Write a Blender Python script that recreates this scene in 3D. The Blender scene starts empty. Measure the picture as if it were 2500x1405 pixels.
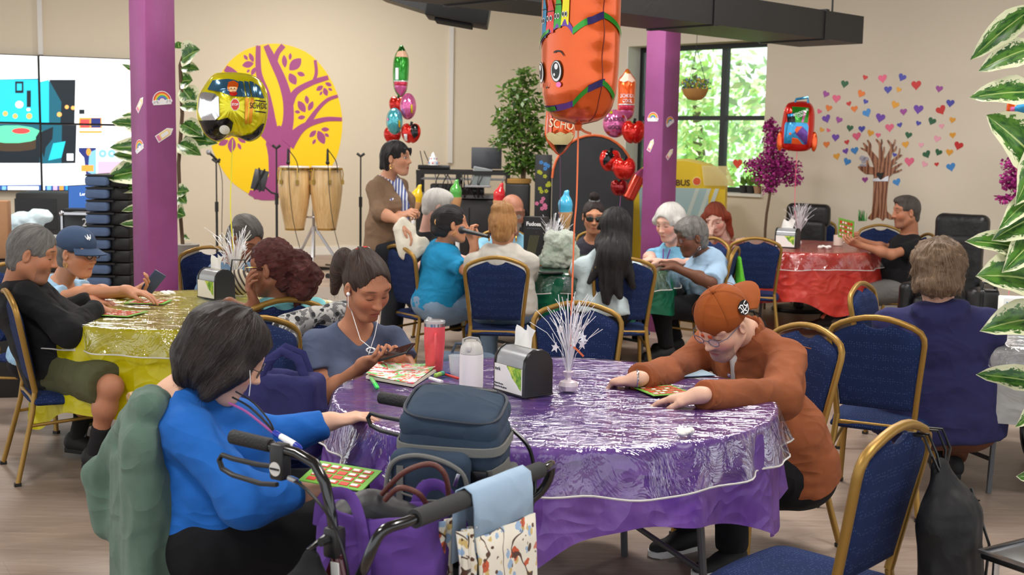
import bpy, bmesh, math, random
import numpy as np
from mathutils import Vector, Matrix, noise as mnoise
R=math.radians; PI=math.pi
rnd=random.Random(7)
SC=bpy.context.scene; COL=SC.collection
# ---------------- camera (2500 x 1405 frame)
FPX=3000.0; HC=1.62; PITCH=math.atan(352.5/FPX); ROLL=0.0175
CAMLOC=Vector((0,0,HC))
_f=Vector((0,math.cos(PITCH),-math.sin(PITCH))); _u=Vector((0,math.sin(PITCH),math.cos(PITCH))); _r=Vector((1,0,0))
CR=_r*math.cos(ROLL)+_u*math.sin(ROLL); CU=_u*math.cos(ROLL)-_r*math.sin(ROLL); CF=_f
cd=bpy.data.cameras.new('camera'); cam=bpy.data.objects.new('camera',cd); COL.objects.link(cam); SC.camera=cam
cd.sensor_width=36; cd.lens=36*FPX/2500; cd.clip_start=.05; cd.clip_end=200
cam.matrix_world=Matrix(((CR.x,CU.x,-CF.x,0),(CR.y,CU.y,-CF.y,0),(CR.z,CU.z,-CF.z,HC),(0,0,0,1)))
cd.dof.use_dof=True; cd.dof.focus_distance=4.6; cd.dof.aperture_fstop=5.6
def ray(px,py): return (CF*FPX+CR*(px-1250)+CU*(702.5-py)).normalized()
def PY(px,py,Y):
    d=ray(px,py); return CAMLOC+d*(Y/d.y)
def PZ(px,py,z):
    d=ray(px,py); return CAMLOC+d*((z-HC)/d.z)
def PP(px,py,o,n):
    d=ray(px,py); return CAMLOC+d*((Vector(o)-CAMLOC).dot(n)/d.dot(n))
def V(*a): return Vector(a)
def proj(p):
    v=Vector(p)-CAMLOC; w=v.dot(CF); return (1250+FPX*v.dot(CR)/w, 702.5-FPX*v.dot(CU)/w)
# ---------------- materials
def lin(c):
    return tuple([((x/255)/12.92 if x/255<=.04045 else ((x/255+.055)/1.055)**2.4) for x in c])+(1,)
_M={}
class NT:
    def __init__(s,name):
        s.m=bpy.data.materials.new(name); s.m.use_nodes=True; s.t=s.m.node_tree; s.n=s.t.nodes; s.b=s.n['Principled BSDF']; s.out=s.n['Material Output']
    def node(s,t,**k):
        n=s.n.new(t)
        for a,v in k.items():
            if a.startswith('_'): setattr(n,a[1:],v)
        return n
    def link(s,a,b): s.t.links.new(a,b)
    def set(s,n,i,v):
        if hasattr(v,'is_linked') or hasattr(v,'links'): s.link(v,n.inputs[i])
        else: n.inputs[i].default_value=v
    def coord(s,kind='Object',scale=(1,1,1),rot=(0,0,0),attr=None):
        if attr: c=s.node('ShaderNodeAttribute',_attribute_name=attr); o=c.outputs['Vector']
        else: c=s.node('ShaderNodeTexCoord'); o=c.outputs[kind]
        m=s.node('ShaderNodeMapping'); m.inputs['Scale'].default_value=scale; m.inputs['Rotation'].default_value=rot
        s.link(o,m.inputs['Vector']); return m.outputs['Vector']
    def noise(s,vec,scale=5,detail=4,rough=.5,dist=0):
        n=s.node('ShaderNodeTexNoise'); n.inputs['Scale'].default_value=scale; n.inputs['Detail'].default_value=detail
        n.inputs['Roughness'].default_value=rough; n.inputs['Distortion'].default_value=dist
        if vec is not None: s.link(vec,n.inputs['Vector'])
        return n.outputs['Fac']
    def ramp(s,fac,stops):
        r=s.node('ShaderNodeValToRGB'); e=r.color_ramp.elements
        while len(e)<len(stops): e.new(.5)
        for i,(p,c) in enumerate(stops):
            e[i].position=p; e[i].color=c if len(c)==4 else tuple(c)+(1,)
        s.link(fac,r.inputs['Fac']); return r.outputs['Color']
    def mix(s,fac,a,b,bt='MIX'):
        x=s.node('ShaderNodeMix',_data_type='RGBA',_blend_type=bt)
        s.set(x,0,fac); s.set(x,6,a); s.set(x,7,b); return x.outputs[2]
    def math(s,op,a,b=0.0,c=None):
        x=s.node('ShaderNodeMath',_operation=op); s.set(x,0,a); s.set(x,1,b)
        if c is not None: s.set(x,2,c)
        return x.outputs[0]
    def bump(s,h,strength=.3,dist=.01,normal=None):
        b=s.node('ShaderNodeBump'); b.inputs['Strength'].default_value=strength; b.inputs['Distance'].default_value=dist
        s.link(h,b.inputs['Height'])
        if normal is not None: s.link(normal,b.inputs['Normal'])
        s.link(b.outputs['Normal'],s.b.inputs['Normal']); return b.outputs['Normal']
    def P(s,**k):
        d=dict(col='Base Color',rough='Roughness',metal='Metallic',coat='Coat Weight',coatr='Coat Roughness',alpha='Alpha',trans='Transmission Weight',ior='IOR',spec='Specular IOR Level',sss='Subsurface Weight',sheen='Sheen Weight',emc='Emission Color',ems='Emission Strength')
        for a,v in k.items(): s.set(s.b,d[a],v)
def mat(name,col=(128,128,128),rough=.6,metal=0,bump=0,bs=60,var=0,vs=6,coat=0,spec=None,emit=0,alpha=1,trans=0,sheen=0,bd=.004,st=(1,1,1)):
    if name in _M: return _M[name]
    t=NT(name); c=lin(col) if len(col)==3 else col
    t.P(col=c,rough=rough,metal=float(metal),coat=float(coat),alpha=float(alpha),trans=float(trans),sheen=float(sheen))
    if coat: t.P(coatr=.08)
    if spec is not None: t.P(spec=float(spec))
    if emit: t.P(emc=c,ems=float(emit))
    if var:
        f=t.noise(t.coord(scale=st),vs,5,.6)
        d=tuple(x*(1-var) for x in c[:3])+(1,); l=tuple(min(1,x*(1+var)) for x in c[:3])+(1,)
        t.P(col=t.ramp(f,[(.3,d),(.7,l)]))
    if bump: t.bump(t.noise(t.coord(scale=st),bs,4,.6),bump,bd)
    _M[name]=t.m; return t.m
# ---------------- objects
def prop(o,label=None,cat=None,group=None,kind=None):
    if label: o['label']=label
    if cat: o['category']=cat
    if group: o['group']=group
    if kind: o['kind']=kind
    return o
def thing(name,label,cat,loc=(0,0,0),rz=0,group=None):
    o=bpy.data.objects.new(name,None); COL.objects.link(o); o.empty_display_size=.1
    o.location=loc; o.rotation_euler=(0,0,rz); return prop(o,label,cat,group)
def rootloc(p):
    l=Vector((0,0,0))
    while p is not None: l=l+p.location; p=p.parent
    return l
def addobj(name,me,parent=None,world=True,smooth=True,sharp=None):
    if world and parent is not None:
        l=rootloc(parent)
        n=len(me.vertices); a=np.empty(n*3,dtype=np.float32); me.vertices.foreach_get('co',a)
        a=a.reshape(-1,3)-np.array(l,dtype=np.float32); me.vertices.foreach_set('co',a.ravel())
    if smooth: me.polygons.foreach_set('use_smooth',[True]*len(me.polygons))
    if sharp is not None: me.set_sharp_from_angle(angle=R(sharp))
    me.update()
    o=bpy.data.objects.new(name,me); COL.objects.link(o)
    if parent is not None: o.parent=parent
    return o
def recenter(o):
    """origin of a single-mesh thing at its base centre"""
    me=o.data; n=len(me.vertices); a=np.empty(n*3,dtype=np.float32); me.vertices.foreach_get('co',a); a=a.reshape(-1,3)
    c=np.array([(a[:,0].min()+a[:,0].max())/2,(a[:,1].min()+a[:,1].max())/2,a[:,2].min()],dtype=np.float32)
    me.vertices.foreach_set('co',(a-c).ravel()); me.update(); o.location=Vector(c.tolist())+o.location; return o
def kids(o): return [c for c in bpy.data.objects if c.parent==o]
def dup(root,loc,rz=None,label=None,group=None,scale=None):
    r=root.copy(); COL.objects.link(r); r.location=loc
    if rz is not None: r.rotation_euler=(0,0,rz)
    if scale: r.scale=(scale,)*3
    if label: r['label']=label
    if group: r['group']=group
    for ch in list(root.children):
        c=ch.copy(); COL.objects.link(c); c.parent=r
        for g in list(ch.children):
            d=g.copy(); COL.objects.link(d); d.parent=c
    return r
class MB:
    def __init__(s): s.v=[]; s.f=[]; s.m=[]; s.a={}; s.T=None
    def vert(s,p,a=None):
        if s.T is not None: p=s.T@Vector(p)
        s.v.append(tuple(p))
        if a is not None: s.a[len(s.v)-1]=a
        return len(s.v)-1
    def face(s,ix,m=0): s.f.append(tuple(ix)); s.m.append(m)
    def quad(s,a,b,c,d,m=0): s.face([s.vert(a),s.vert(b),s.vert(c),s.vert(d)],m)
    def box(s,c,d,m=0,rz=0,M=None,bev=0):
        c=Vector(c); hx,hy,hz=d[0]/2,d[1]/2,d[2]/2
        Q=M if M is not None else Matrix.Rotation(rz,3,'Z')
        if bev:
            b=bev; pr=[(hx-b,-hy),(hx-b*.3,-hy+b*.3),(hx,-hy+b),(hx,hy-b),(hx-b*.3,hy-b*.3),(hx-b,hy),(-hx+b,hy),(-hx+b*.3,hy-b*.3),(-hx,hy-b),(-hx,-hy+b),(-hx+b*.3,-hy+b*.3),(-hx+b,-hy)]
            rings=[(-hz,1-b/max(hx,1e-4),1-b/max(hy,1e-4)),(-hz+b*.3,1-.3*b/hx,1-.3*b/hy),(-hz+b,1,1),(hz-b,1,1),(hz-b*.3,1-.3*b/hx,1-.3*b/hy),(hz,1-b/hx,1-b/hy)]
            R_=[[s.vert(c+Q@Vector((x*sx,y*sy,z))) for x,y in pr] for z,sx,sy in rings]
            s.rings(R_,m,True,True,True); return
        p=[s.vert(c+Q@Vector((x*hx,y*hy,z*hz))) for x in(-1,1) for y in(-1,1) for z in(-1,1)]
        for q in((0,1,3,2),(4,6,7,5),(0,4,5,1),(2,3,7,6),(0,2,6,4),(1,5,7,3)): s.face([p[i] for i in q],m)
    def rings(s,R_,m=0,closed=True,c0=False,c1=False):
        for a,b in zip(R_,R_[1:]):
            n=len(a)
            for i in range(n if closed else n-1):
                j=(i+1)%n; s.face([a[i],a[j],b[j],b[i]],m)
        if c0: s.face(list(reversed(R_[0])),m)
        if c1: s.face(R_[-1],m)
    def tube(s,pts,r,n=8,m=0,cap=True,closed=False,flat=None):
        pts=[Vector(p) for p in pts]; k=len(pts); rs=r if isinstance(r,(list,tuple)) else [r]*k
        R_=[]; pn=None
        for i,p in enumerate(pts):
            if closed: t=(pts[(i+1)%k]-pts[i-1])
            else: t=(pts[min(i+1,k-1)]-pts[max(i-1,0)])
            if t.length<1e-9: t=Vector((0,0,1))
            t.normalize()
            if pn is None:
                q=Vector((0,0,1)) if abs(t.z)<.9 else Vector((0,1,0))
                if flat is not None: q=Vector(flat)
                pn=(q-t*q.dot(t)).normalized()
            else:
                pn=(pn-t*pn.dot(t))
                pn=pn.normalized() if pn.length>1e-6 else t.orthogonal().normalized()
            bn=t.cross(pn)
            fa=1.0 if flat is None else .35
            R_.append([s.vert(p+pn*(math.cos(2*PI*j/n)*rs[i]*fa)+bn*(math.sin(2*PI*j/n)*rs[i])) for j in range(n)])
        if closed: R_.append(R_[0])
        s.rings(R_,m,True,cap and not closed,cap and not closed)
    def sweep(s,pts,w,d,ref,m=0,cap=True,bev=.25,closed=False):
        """rectangular tube: w across ref x tangent, d along ref"""
        pts=[Vector(p) for p in pts]; k=len(pts); R_=[]; ref=Vector(ref)
        b=bev*min(w,d)/1.0
        pr=[(w/2-b,-d/2),(w/2,-d/2+b),(w/2,d/2-b),(w/2-b,d/2),(-w/2+b,d/2),(-w/2,d/2-b),(-w/2,-d/2+b),(-w/2+b,-d/2)]
        for i,p in enumerate(pts):
            t=(pts[(i+1)%k]-pts[i-1]) if closed else (pts[min(i+1,k-1)]-pts[max(i-1,0)])
            t.normalize(); n=(ref-t*ref.dot(t)).normalized(); bn=t.cross(n)
            R_.append([s.vert(p+bn*a+n*c) for a,c in pr])
        if closed: R_.append(R_[0])
        s.rings(R_,m,True,cap and not closed,cap and not closed)
    def lathe(s,prof,c=(0,0,0),n=24,m=0,ax=None,cap=True,M=None):
        """prof: (r,z) list; ax: Matrix 3x3 for orientation"""
        c=Vector(c); Q=ax if ax is not None else Matrix.Identity(3)
        R_=[[s.vert(c+Q@Vector((r*math.cos(2*PI*j/n),r*math.sin(2*PI*j/n),z))) for j in range(n)] for r,z in prof]
        s.rings(R_,m,True,cap,cap)
    def sph(s,c,r,n=12,m=0,sc=(1,1,1),Q=None):
        h=max(4,n//2+1); c=Vector(c); Q=Q or Matrix.Identity(3)
        R_=[]
        for i in range(h+1):
            a=-PI/2+PI*i/h; a=max(-PI/2+.02,min(PI/2-.02,a))
            R_.append([s.vert(c+Q@Vector((math.cos(a)*math.cos(2*PI*j/n)*r*sc[0],math.cos(a)*math.sin(2*PI*j/n)*r*sc[1],math.sin(a)*r*sc[2]))) for j in range(n)])
        s.rings(R_,m,True,True,True)
    def build(s,name,mats,parent=None,world=True,smooth=True,sharp=40):
        me=bpy.data.meshes.new(name); me.from_pydata(s.v,[],s.f)
        if not isinstance(mats,(list,tuple)): mats=[mats]
        for q in mats: me.materials.append(q)
        if len(mats)>1: me.polygons.foreach_set('material_index',s.m)
        if s.a:
            at=me.attributes.new('lc','FLOAT_VECTOR','POINT'); z=np.zeros((len(s.v),3),dtype=np.float32)
            for i,q in s.a.items(): z[i]=q
            at.data.foreach_set('vector',z.ravel())
        return addobj(name,me,parent,world,smooth,sharp)
def axes(d,up=(0,0,1)):
    """3x3 with z along d"""
    z=Vector(d).normalized(); x=Vector(up).cross(z)
    if x.length<1e-4: x=Vector((1,0,0)).cross(z)
    if x.length<1e-4: x=Vector((0,1,0))
    x.normalize(); y=z.cross(x)
    return Matrix((x,y,z)).transposed()
class Frame:
    """flat frame: origin o, right x, up y, normal n"""
    def __init__(s,o,x,y=(0,0,1)):
        s.o=Vector(o); s.x=Vector(x).normalized(); y=Vector(y); s.y=(y-s.x*y.dot(s.x)).normalized(); s.n=s.x.cross(s.y)
    def __call__(s,a,b,c=0): return s.o+s.x*a+s.y*b+s.n*c
def flat(mb,poly,fr,th=.002,z0=0,m=0,back=True):
    """extruded polygon lying on a frame"""
    top=[mb.vert(fr(a,b,z0+th)) for a,b in poly]; mb.face(top,m)
    if th>0:
        bot=[mb.vert(fr(a,b,z0)) for a,b in poly]; n=len(poly)
        for i in range(n): mb.face([bot[i],bot[(i+1)%n],top[(i+1)%n],top[i]],m)
def smooth_poly(pts,k=4,closed=True):
    n=len(pts); o=[]
    rg=range(n if closed else n-1)
    for i in rg:
        if closed: p0,p1,p2,p3=[Vector(pts[(i+d)%n]) for d in(-1,0,1,2)]
        else: p0,p1,p2,p3=Vector(pts[max(i-1,0)]),Vector(pts[i]),Vector(pts[i+1]),Vector(pts[min(i+2,n-1)])
        for j in range(k):
            t=j/k; o.append(.5*((2*p1)+(p2-p0)*t+(2*p0-5*p1+4*p2-p3)*t*t+(3*p1-p0-3*p2+p3)*t**3))
    if not closed: o.append(Vector(pts[-1]))
    return o
def circ(cx,cy,rx,ry=None,n=24,a0=0,a1=2*PI):
    ry=rx if ry is None else ry
    full=abs(a1-a0-2*PI)<1e-6
    k=n if full else n+1
    return [(cx+rx*math.cos(a0+(a1-a0)*i/n),cy+ry*math.sin(a0+(a1-a0)*i/n)) for i in range(k)]
def heart(cx,cy,s,rot=0,n=22):
    o=[]
    for i in range(n):
        t=2*PI*i/n; x=16*math.sin(t)**3/17; y=(13*math.cos(t)-5*math.cos(2*t)-2*math.cos(3*t)-math.cos(4*t)+2)/17
        o.append((cx+s*(x*math.cos(rot)-y*math.sin(rot)),cy+s*(x*math.sin(rot)+y*math.cos(rot))))
    return list(reversed(o))
def stroke(mb,pts,ws,fr,z0=0,th=.002,m=0,k=6):
    P=smooth_poly([(a,b,0) for a,b in pts],k,False); n=len(P)
    W=[ws[min(int(i/k),len(ws)-1)]*(1-(i/k-int(i/k)))+ws[min(int(i/k)+1,len(ws)-1)]*(i/k-int(i/k)) for i in range(n)]
    L=[];Rr=[]
    for i,p in enumerate(P):
        t=(P[min(i+1,n-1)]-P[max(i-1,0)]).normalized(); q=Vector((-t.y,t.x,0))
        L.append((p+q*W[i]/2)[:2]); Rr.append((p-q*W[i]/2)[:2])
    a=[mb.vert(fr(x,y,z0+th)) for x,y in L]; b=[mb.vert(fr(x,y,z0+th)) for x,y in Rr]
    for i in range(n-1): mb.face([b[i],b[i+1],a[i+1],a[i]],m)
def text_mesh(s,size,ext=.001,bold=0,align='CENTER',sx=1.0):
    cu=bpy.data.curves.new('lettering','FONT'); cu.body=s; cu.size=size; cu.extrude=ext; cu.align_x=align; cu.align_y='CENTER'; cu.offset=bold; cu.resolution_u=3
    o=bpy.data.objects.new('t',cu); COL.objects.link(o)
    dg=bpy.context.evaluated_depsgraph_get(); me=bpy.data.meshes.new_from_object(o.evaluated_get(dg))
    bpy.data.objects.remove(o); bpy.data.curves.remove(cu)
    return me
def text(s,size,fr,m,parent,name='lettering',ext=.001,bold=0,align='CENTER',a=0,b=0,c=0,sx=1,fn=None,label=None):
    me=text_mesh(s,size,ext,bold,align)
    for v in me.vertices:
        p=v.co; v.co=(fn or fr)(a+p.x*sx,b+p.y,c+p.z+ext)
    me.materials.clear(); me.materials.append(m)
    o=addobj(name,me,parent,True,False)
    if label: o['label']=label
    return o
def pillow(mb,outline,fr,T=.03,Tb=None,p=6,rg=(1,.985,.95,.88,.75,.5,.25),m=0,cen=None,fn=None,wr=0,mb_=None):
    """star-convex outline puffed on both sides"""
    Tb=T if Tb is None else Tb; n=len(outline)
    cx=sum(a for a,b in outline)/n if cen is None else cen[0]; cy=sum(b for a,b in outline)/n if cen is None else cen[1]
    def ring(s,sg,TT):
        h=TT*max(0,(1-s**p))**.5 if s<1 else 0
        return [mb.vert(fr(cx+(a-cx)*s,cy+(b-cy)*s,sg*(h if not wr else h*(1+wr*s*s*math.sin(i*2.4)*math.cos(i*1.3))))) for i,(a,b) in enumerate(outline)]
    for sg,TT in((1,T),(-1,Tb)):
        if TT==0 and sg==-1:
            e=ring(1,1,0); mb.face(list(reversed(e)),m); continue
        R_=[ring(s,sg,TT) for s in rg]
        c=mb.vert(fr(cx,cy,sg*TT))
        for a,b in zip(R_,R_[1:]):
            for i in range(n):
                j=(i+1)%n
                q=[a[i],a[j],b[j],b[i]]; mb.face(q if sg>0 else q[::-1],m)
        for i in range(n):
            j=(i+1)%n; q=[R_[-1][i],R_[-1][j],c]; mb.face(q if sg>0 else q[::-1],m)
# ---------------- implicit surfaces
F32=np.float32
def _h(ix,iy,iz,seed):
    n=(ix*374761393+iy*668265263+iz*2147483647+seed*1274126177)&0xffffffff
    n=((n^(n>>13))*1274126177)&0xffffffff
    return ((n^(n>>16))&0xffff)/65535.0*2-1
def vnoise(P,seed=0):
    i=np.floor(P).astype(np.int64); f=P-i; f=f*f*(3-2*f); r=0
    for a in(0,1):
        for b in(0,1):
            for c in(0,1):
                w=(f[:,0] if a else 1-f[:,0])*(f[:,1] if b else 1-f[:,1])*(f[:,2] if c else 1-f[:,2])
                r=r+w*_h(i[:,0]+a,i[:,1]+b,i[:,2]+c,seed)
    return r
def fbm(P,o=3,seed=0):
    r=0;a=1
    for k in range(o): r=r+a*vnoise(P*(2**k),seed+k); a*=.5
    return r
class SDF:
    def __init__(s): s.p=[]
    def cap(s,a,b,ra,rb=None,k=.02,w=None,wf=1.0,op='u',flat=0,cut=None):
        rb=ra if rb is None else rb; a=np.array(a,F32); b=np.array(b,F32)
        if w is not None: w=np.array(Vector(w).normalized(),F32)
        ba=b-a; L2=float((ba*ba).sum())+1e-12
        def fn(X,Y,Z):
            x=X-a[0];y=Y-a[1];z=Z-a[2]
            t=(x*ba[0]+y*ba[1]+z*ba[2])/L2; tc=np.clip(t,0,1)
            x=x-tc*ba[0];y=y-tc*ba[1];z=z-tc*ba[2]
            q=x*x+y*y+z*z
            if w is not None:
                c=x*w[0]+y*w[1]+z*w[2]; q=q+c*c*(1/(wf*wf)-1)
            d=np.sqrt(q)-(ra+tc*(rb-ra))
            if flat&1: d=np.maximum(d,-t*math.sqrt(L2))
            if flat&2: d=np.maximum(d,(t-1)*math.sqrt(L2))
            return d
        m=max(ra,rb)*max(1,wf); s.p.append((fn,np.minimum(a,b)-m,np.maximum(a,b)+m,k,op)); return s
    def ell(s,c,r,Q=None,k=.02,op='u'):
        c=np.array(c,F32); r=np.array(r if hasattr(r,'__len__') else (r,r,r),F32)
        q=np.eye(3,dtype=F32) if Q is None else np.array(Q,F32)  # columns = axes
        def fn(X,Y,Z):
            x=X-c[0];y=Y-c[1];z=Z-c[2]
            a=(x*q[0,0]+y*q[1,0]+z*q[2,0])/r[0]; b=(x*q[0,1]+y*q[1,1]+z*q[2,1])/r[1]; e=(x*q[0,2]+y*q[1,2]+z*q[2,2])/r[2]
            k0=np.sqrt(a*a+b*b+e*e); k1=np.sqrt((a/r[0])**2+(b/r[1])**2+(e/r[2])**2)+1e-9
            return k0*(k0-1)/k1
        e=np.abs(q)@r if Q is not None else r
        s.p.append((fn,c-e,c+e,k,op)); return s
    def box(s,c,r,Q=None,k=.01,op='u',rd=.0):
        c=np.array(c,F32); r=np.array(r,F32); q=np.eye(3,dtype=F32) if Q is None else np.array(Q,F32)
        def fn(X,Y,Z):
            x=X-c[0];y=Y-c[1];z=Z-c[2]
            a=np.abs(x*q[0,0]+y*q[1,0]+z*q[2,0])-r[0]+rd; b=np.abs(x*q[0,1]+y*q[1,1]+z*q[2,1])-r[1]+rd; e=np.abs(x*q[0,2]+y*q[1,2]+z*q[2,2])-r[2]+rd
            return np.sqrt(np.maximum(a,0)**2+np.maximum(b,0)**2+np.maximum(e,0)**2)+np.minimum(np.maximum(a,np.maximum(b,e)),0)-rd
        e=np.abs(q)@r
        s.p.append((fn,c-e,c+e,k,op)); return s
    def grid(s,lo,hi,h):
        lo=np.array(lo,F32); hi=np.array(hi,F32); n=np.maximum(np.ceil((hi-lo)/h).astype(int)+1,3)
        ax=[lo[i]+h*np.arange(n[i],dtype=F32) for i in range(3)]
        F=np.full(n,.2,F32)
        for fn,a,b,k,op in s.p:
            m=k+3*h; sl=[]
            for i in range(3):
                i0=int(np.searchsorted(ax[i],a[i]-m)); i1=int(np.searchsorted(ax[i],b[i]+m)); sl.append(slice(i0,i1))
            if any(q.start>=q.stop for q in sl): continue
            X=ax[0][sl[0]][:,None,None]; Y=ax[1][sl[1]][None,:,None]; Z=ax[2][sl[2]][None,None,:]
            d=fn(X,Y,Z).astype(F32); f=F[tuple(sl)]
            if op=='u':
                hh=np.maximum(k-np.abs(f-d),0)/k; F[tuple(sl)]=np.minimum(f,d)-hh*hh*k*.25
            else:
                d=-d; hh=np.maximum(k-np.abs(f-d),0)/k; F[tuple(sl)]=np.maximum(f,d)+hh*hh*k*.25
        return F,lo
    def bounds(s):
        u=[p for p in s.p if p[4]=='u']
        return np.min([p[1] for p in u],axis=0),np.max([p[2] for p in u],axis=0)
    def mesh(s,h,boxes=()):
        """boxes: list of (lo,hi,hfine); returns verts, quads"""
        lo,hi=s.bounds(); m=2.5*h; out=[]
        F,o=s.grid(lo-m,hi+m,h); v,q=surfnet(F,o,h)
        for a,b,hf in boxes:
            a=np.array(a,F32); b=np.array(b,F32)
            ins=np.all((v>a+h*.5)&(v<b-h*.5),axis=1)
            keep=~np.all(ins[q],axis=1); q=q[keep]
        out.append((v,q))
        for a,b,hf in boxes:
            a=np.maximum(np.array(a,F32),lo-.02); b=np.minimum(np.array(b,F32),hi+.02)
            F,o=s.grid(a,b,hf); out.append(surfnet(F,o,hf))
        V_=[];Q_=[];n=0
        for v,q in out: V_.append(v); Q_.append(q+n); n+=len(v)
        v=np.concatenate(V_); q=np.concatenate(Q_)
        used=np.unique(q); mp=np.full(len(v),-1); mp[used]=np.arange(len(used))
        return v[used],mp[q]
def surfnet(F,o,h):
    S=F<0; n=F.shape; c=np.zeros(tuple(x-1 for x in n),np.int8)
    cs=[(a,b,d) for a in(0,1) for b in(0,1) for d in(0,1)]
    for a,b,d in cs: c+=S[a:n[0]-1+a,b:n[1]-1+b,d:n[2]-1+d]
    m=(c>0)&(c<8); idx=np.full(m.shape,-1,np.int64); ci=np.argwhere(m); idx[m]=np.arange(len(ci))
    if len(ci)==0: return np.zeros((0,3),F32),np.zeros((0,4),int)
    pos=np.zeros((len(ci),3),F32); cnt=np.zeros(len(ci),F32)
    for i in range(8):
        for j in range(i+1,8):
            A=np.array(cs[i]);B=np.array(cs[j])
            if np.abs(A-B).sum()!=1: continue
            fa=F[ci[:,0]+A[0],ci[:,1]+A[1],ci[:,2]+A[2]]; fb=F[ci[:,0]+B[0],ci[:,1]+B[1],ci[:,2]+B[2]]
            cr=(fa<0)!=(fb<0); t=np.where(cr,fa/np.where(fa==fb,1,fa-fb),0)
            pos+=np.where(cr[:,None],A+t[:,None]*(B-A),0); cnt+=cr
    v=o+h*(ci+pos/cnt[:,None])
    qs=[]
    for ax in range(3):
        u,w=[(1,2),(2,0),(0,1)][ax]
        a=[slice(None)]*3; b=[slice(None)]*3
        a[ax]=slice(0,n[ax]-1); b[ax]=slice(1,n[ax])
        for t in(u,w): a[t]=b[t]=slice(1,n[t]-1)
        sa=S[tuple(a)]; sb=S[tuple(b)]; e=np.argwhere(sa!=sb)
        if len(e)==0: continue
        fl=sa[e[:,0],e[:,1],e[:,2]]
        e=e.copy(); e[:,u]+=1; e[:,w]+=1
        def g(du,dw):
            k=e.copy(); k[:,u]-=du; k[:,w]-=dw; return idx[k[:,0],k[:,1],k[:,2]]
        q=np.stack([g(1,1),g(0,1),g(0,0),g(1,0)],1)
        q[~fl]=q[~fl][:,::-1]; qs.append(q)
    q=np.concatenate(qs); q=q[np.all(q>=0,axis=1)]
    return v.astype(F32),q
def npmesh(name,v,q,mats,attrs=None):
    me=bpy.data.meshes.new(name); k=q.shape[1]
    me.vertices.add(len(v)); me.vertices.foreach_set('co',v.astype(F32).ravel())
    me.loops.add(len(q)*k); me.loops.foreach_set('vertex_index',q.astype(np.int32).ravel())
    me.polygons.add(len(q)); me.polygons.foreach_set('loop_start',np.arange(0,len(q)*k,k,dtype=np.int32))
    me.update(calc_edges=True)
    for m in (mats if isinstance(mats,(list,tuple)) else [mats]): me.materials.append(m)
    for an,av in (attrs or {}).items():
        at=me.attributes.new(an,'FLOAT_VECTOR','POINT'); at.data.foreach_set('vector',av.astype(F32).ravel())
    return me
def vnorm(v,q):
    a=v[q[:,0]];b=v[q[:,1]];c=v[q[:,2]];d=v[q[:,3]]
    n=np.cross(c-a,d-b); N=np.zeros_like(v)
    for i in range(4): np.add.at(N,q[:,i],n)
    return N/(np.linalg.norm(N,axis=1)[:,None]+1e-9)
def relax(v,q,it=1):
    for _ in range(it):
        s=np.zeros_like(v); c=np.zeros(len(v))
        for i in range(4):
            j=(i+1)%4; np.add.at(s,q[:,i],v[q[:,j]]); np.add.at(c,q[:,i],1); np.add.at(s,q[:,j],v[q[:,i]]); np.add.at(c,q[:,j],1)
        v=v*.4+.6*s/np.maximum(c,1)[:,None]
    return v
def sdfobj(name,S,h,mats,parent,disp=None,boxes=(),attrs=None,rel=1,world=True):
    v,q=S.mesh(h,boxes)
    if rel and not boxes: v=relax(v,q,rel+1)
    if disp is not None:
        N=vnorm(v,q); v=v+N*disp(v)[:,None]
    return addobj(name,npmesh(name,v,q,mats,attrs(v) if attrs else None),parent,world,True)
def wrinkle(amp=.006,sc=(9,9,14),seed=0,o=3):
    s=np.array(sc,float)
    def f(v):
        n=fbm(v*s,o,seed); r=1-np.abs(fbm(v*s*.8+7,2,seed+9))*1.6
        return amp*(n*.7+np.clip(r,-1,1)*.5)
    return f
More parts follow.
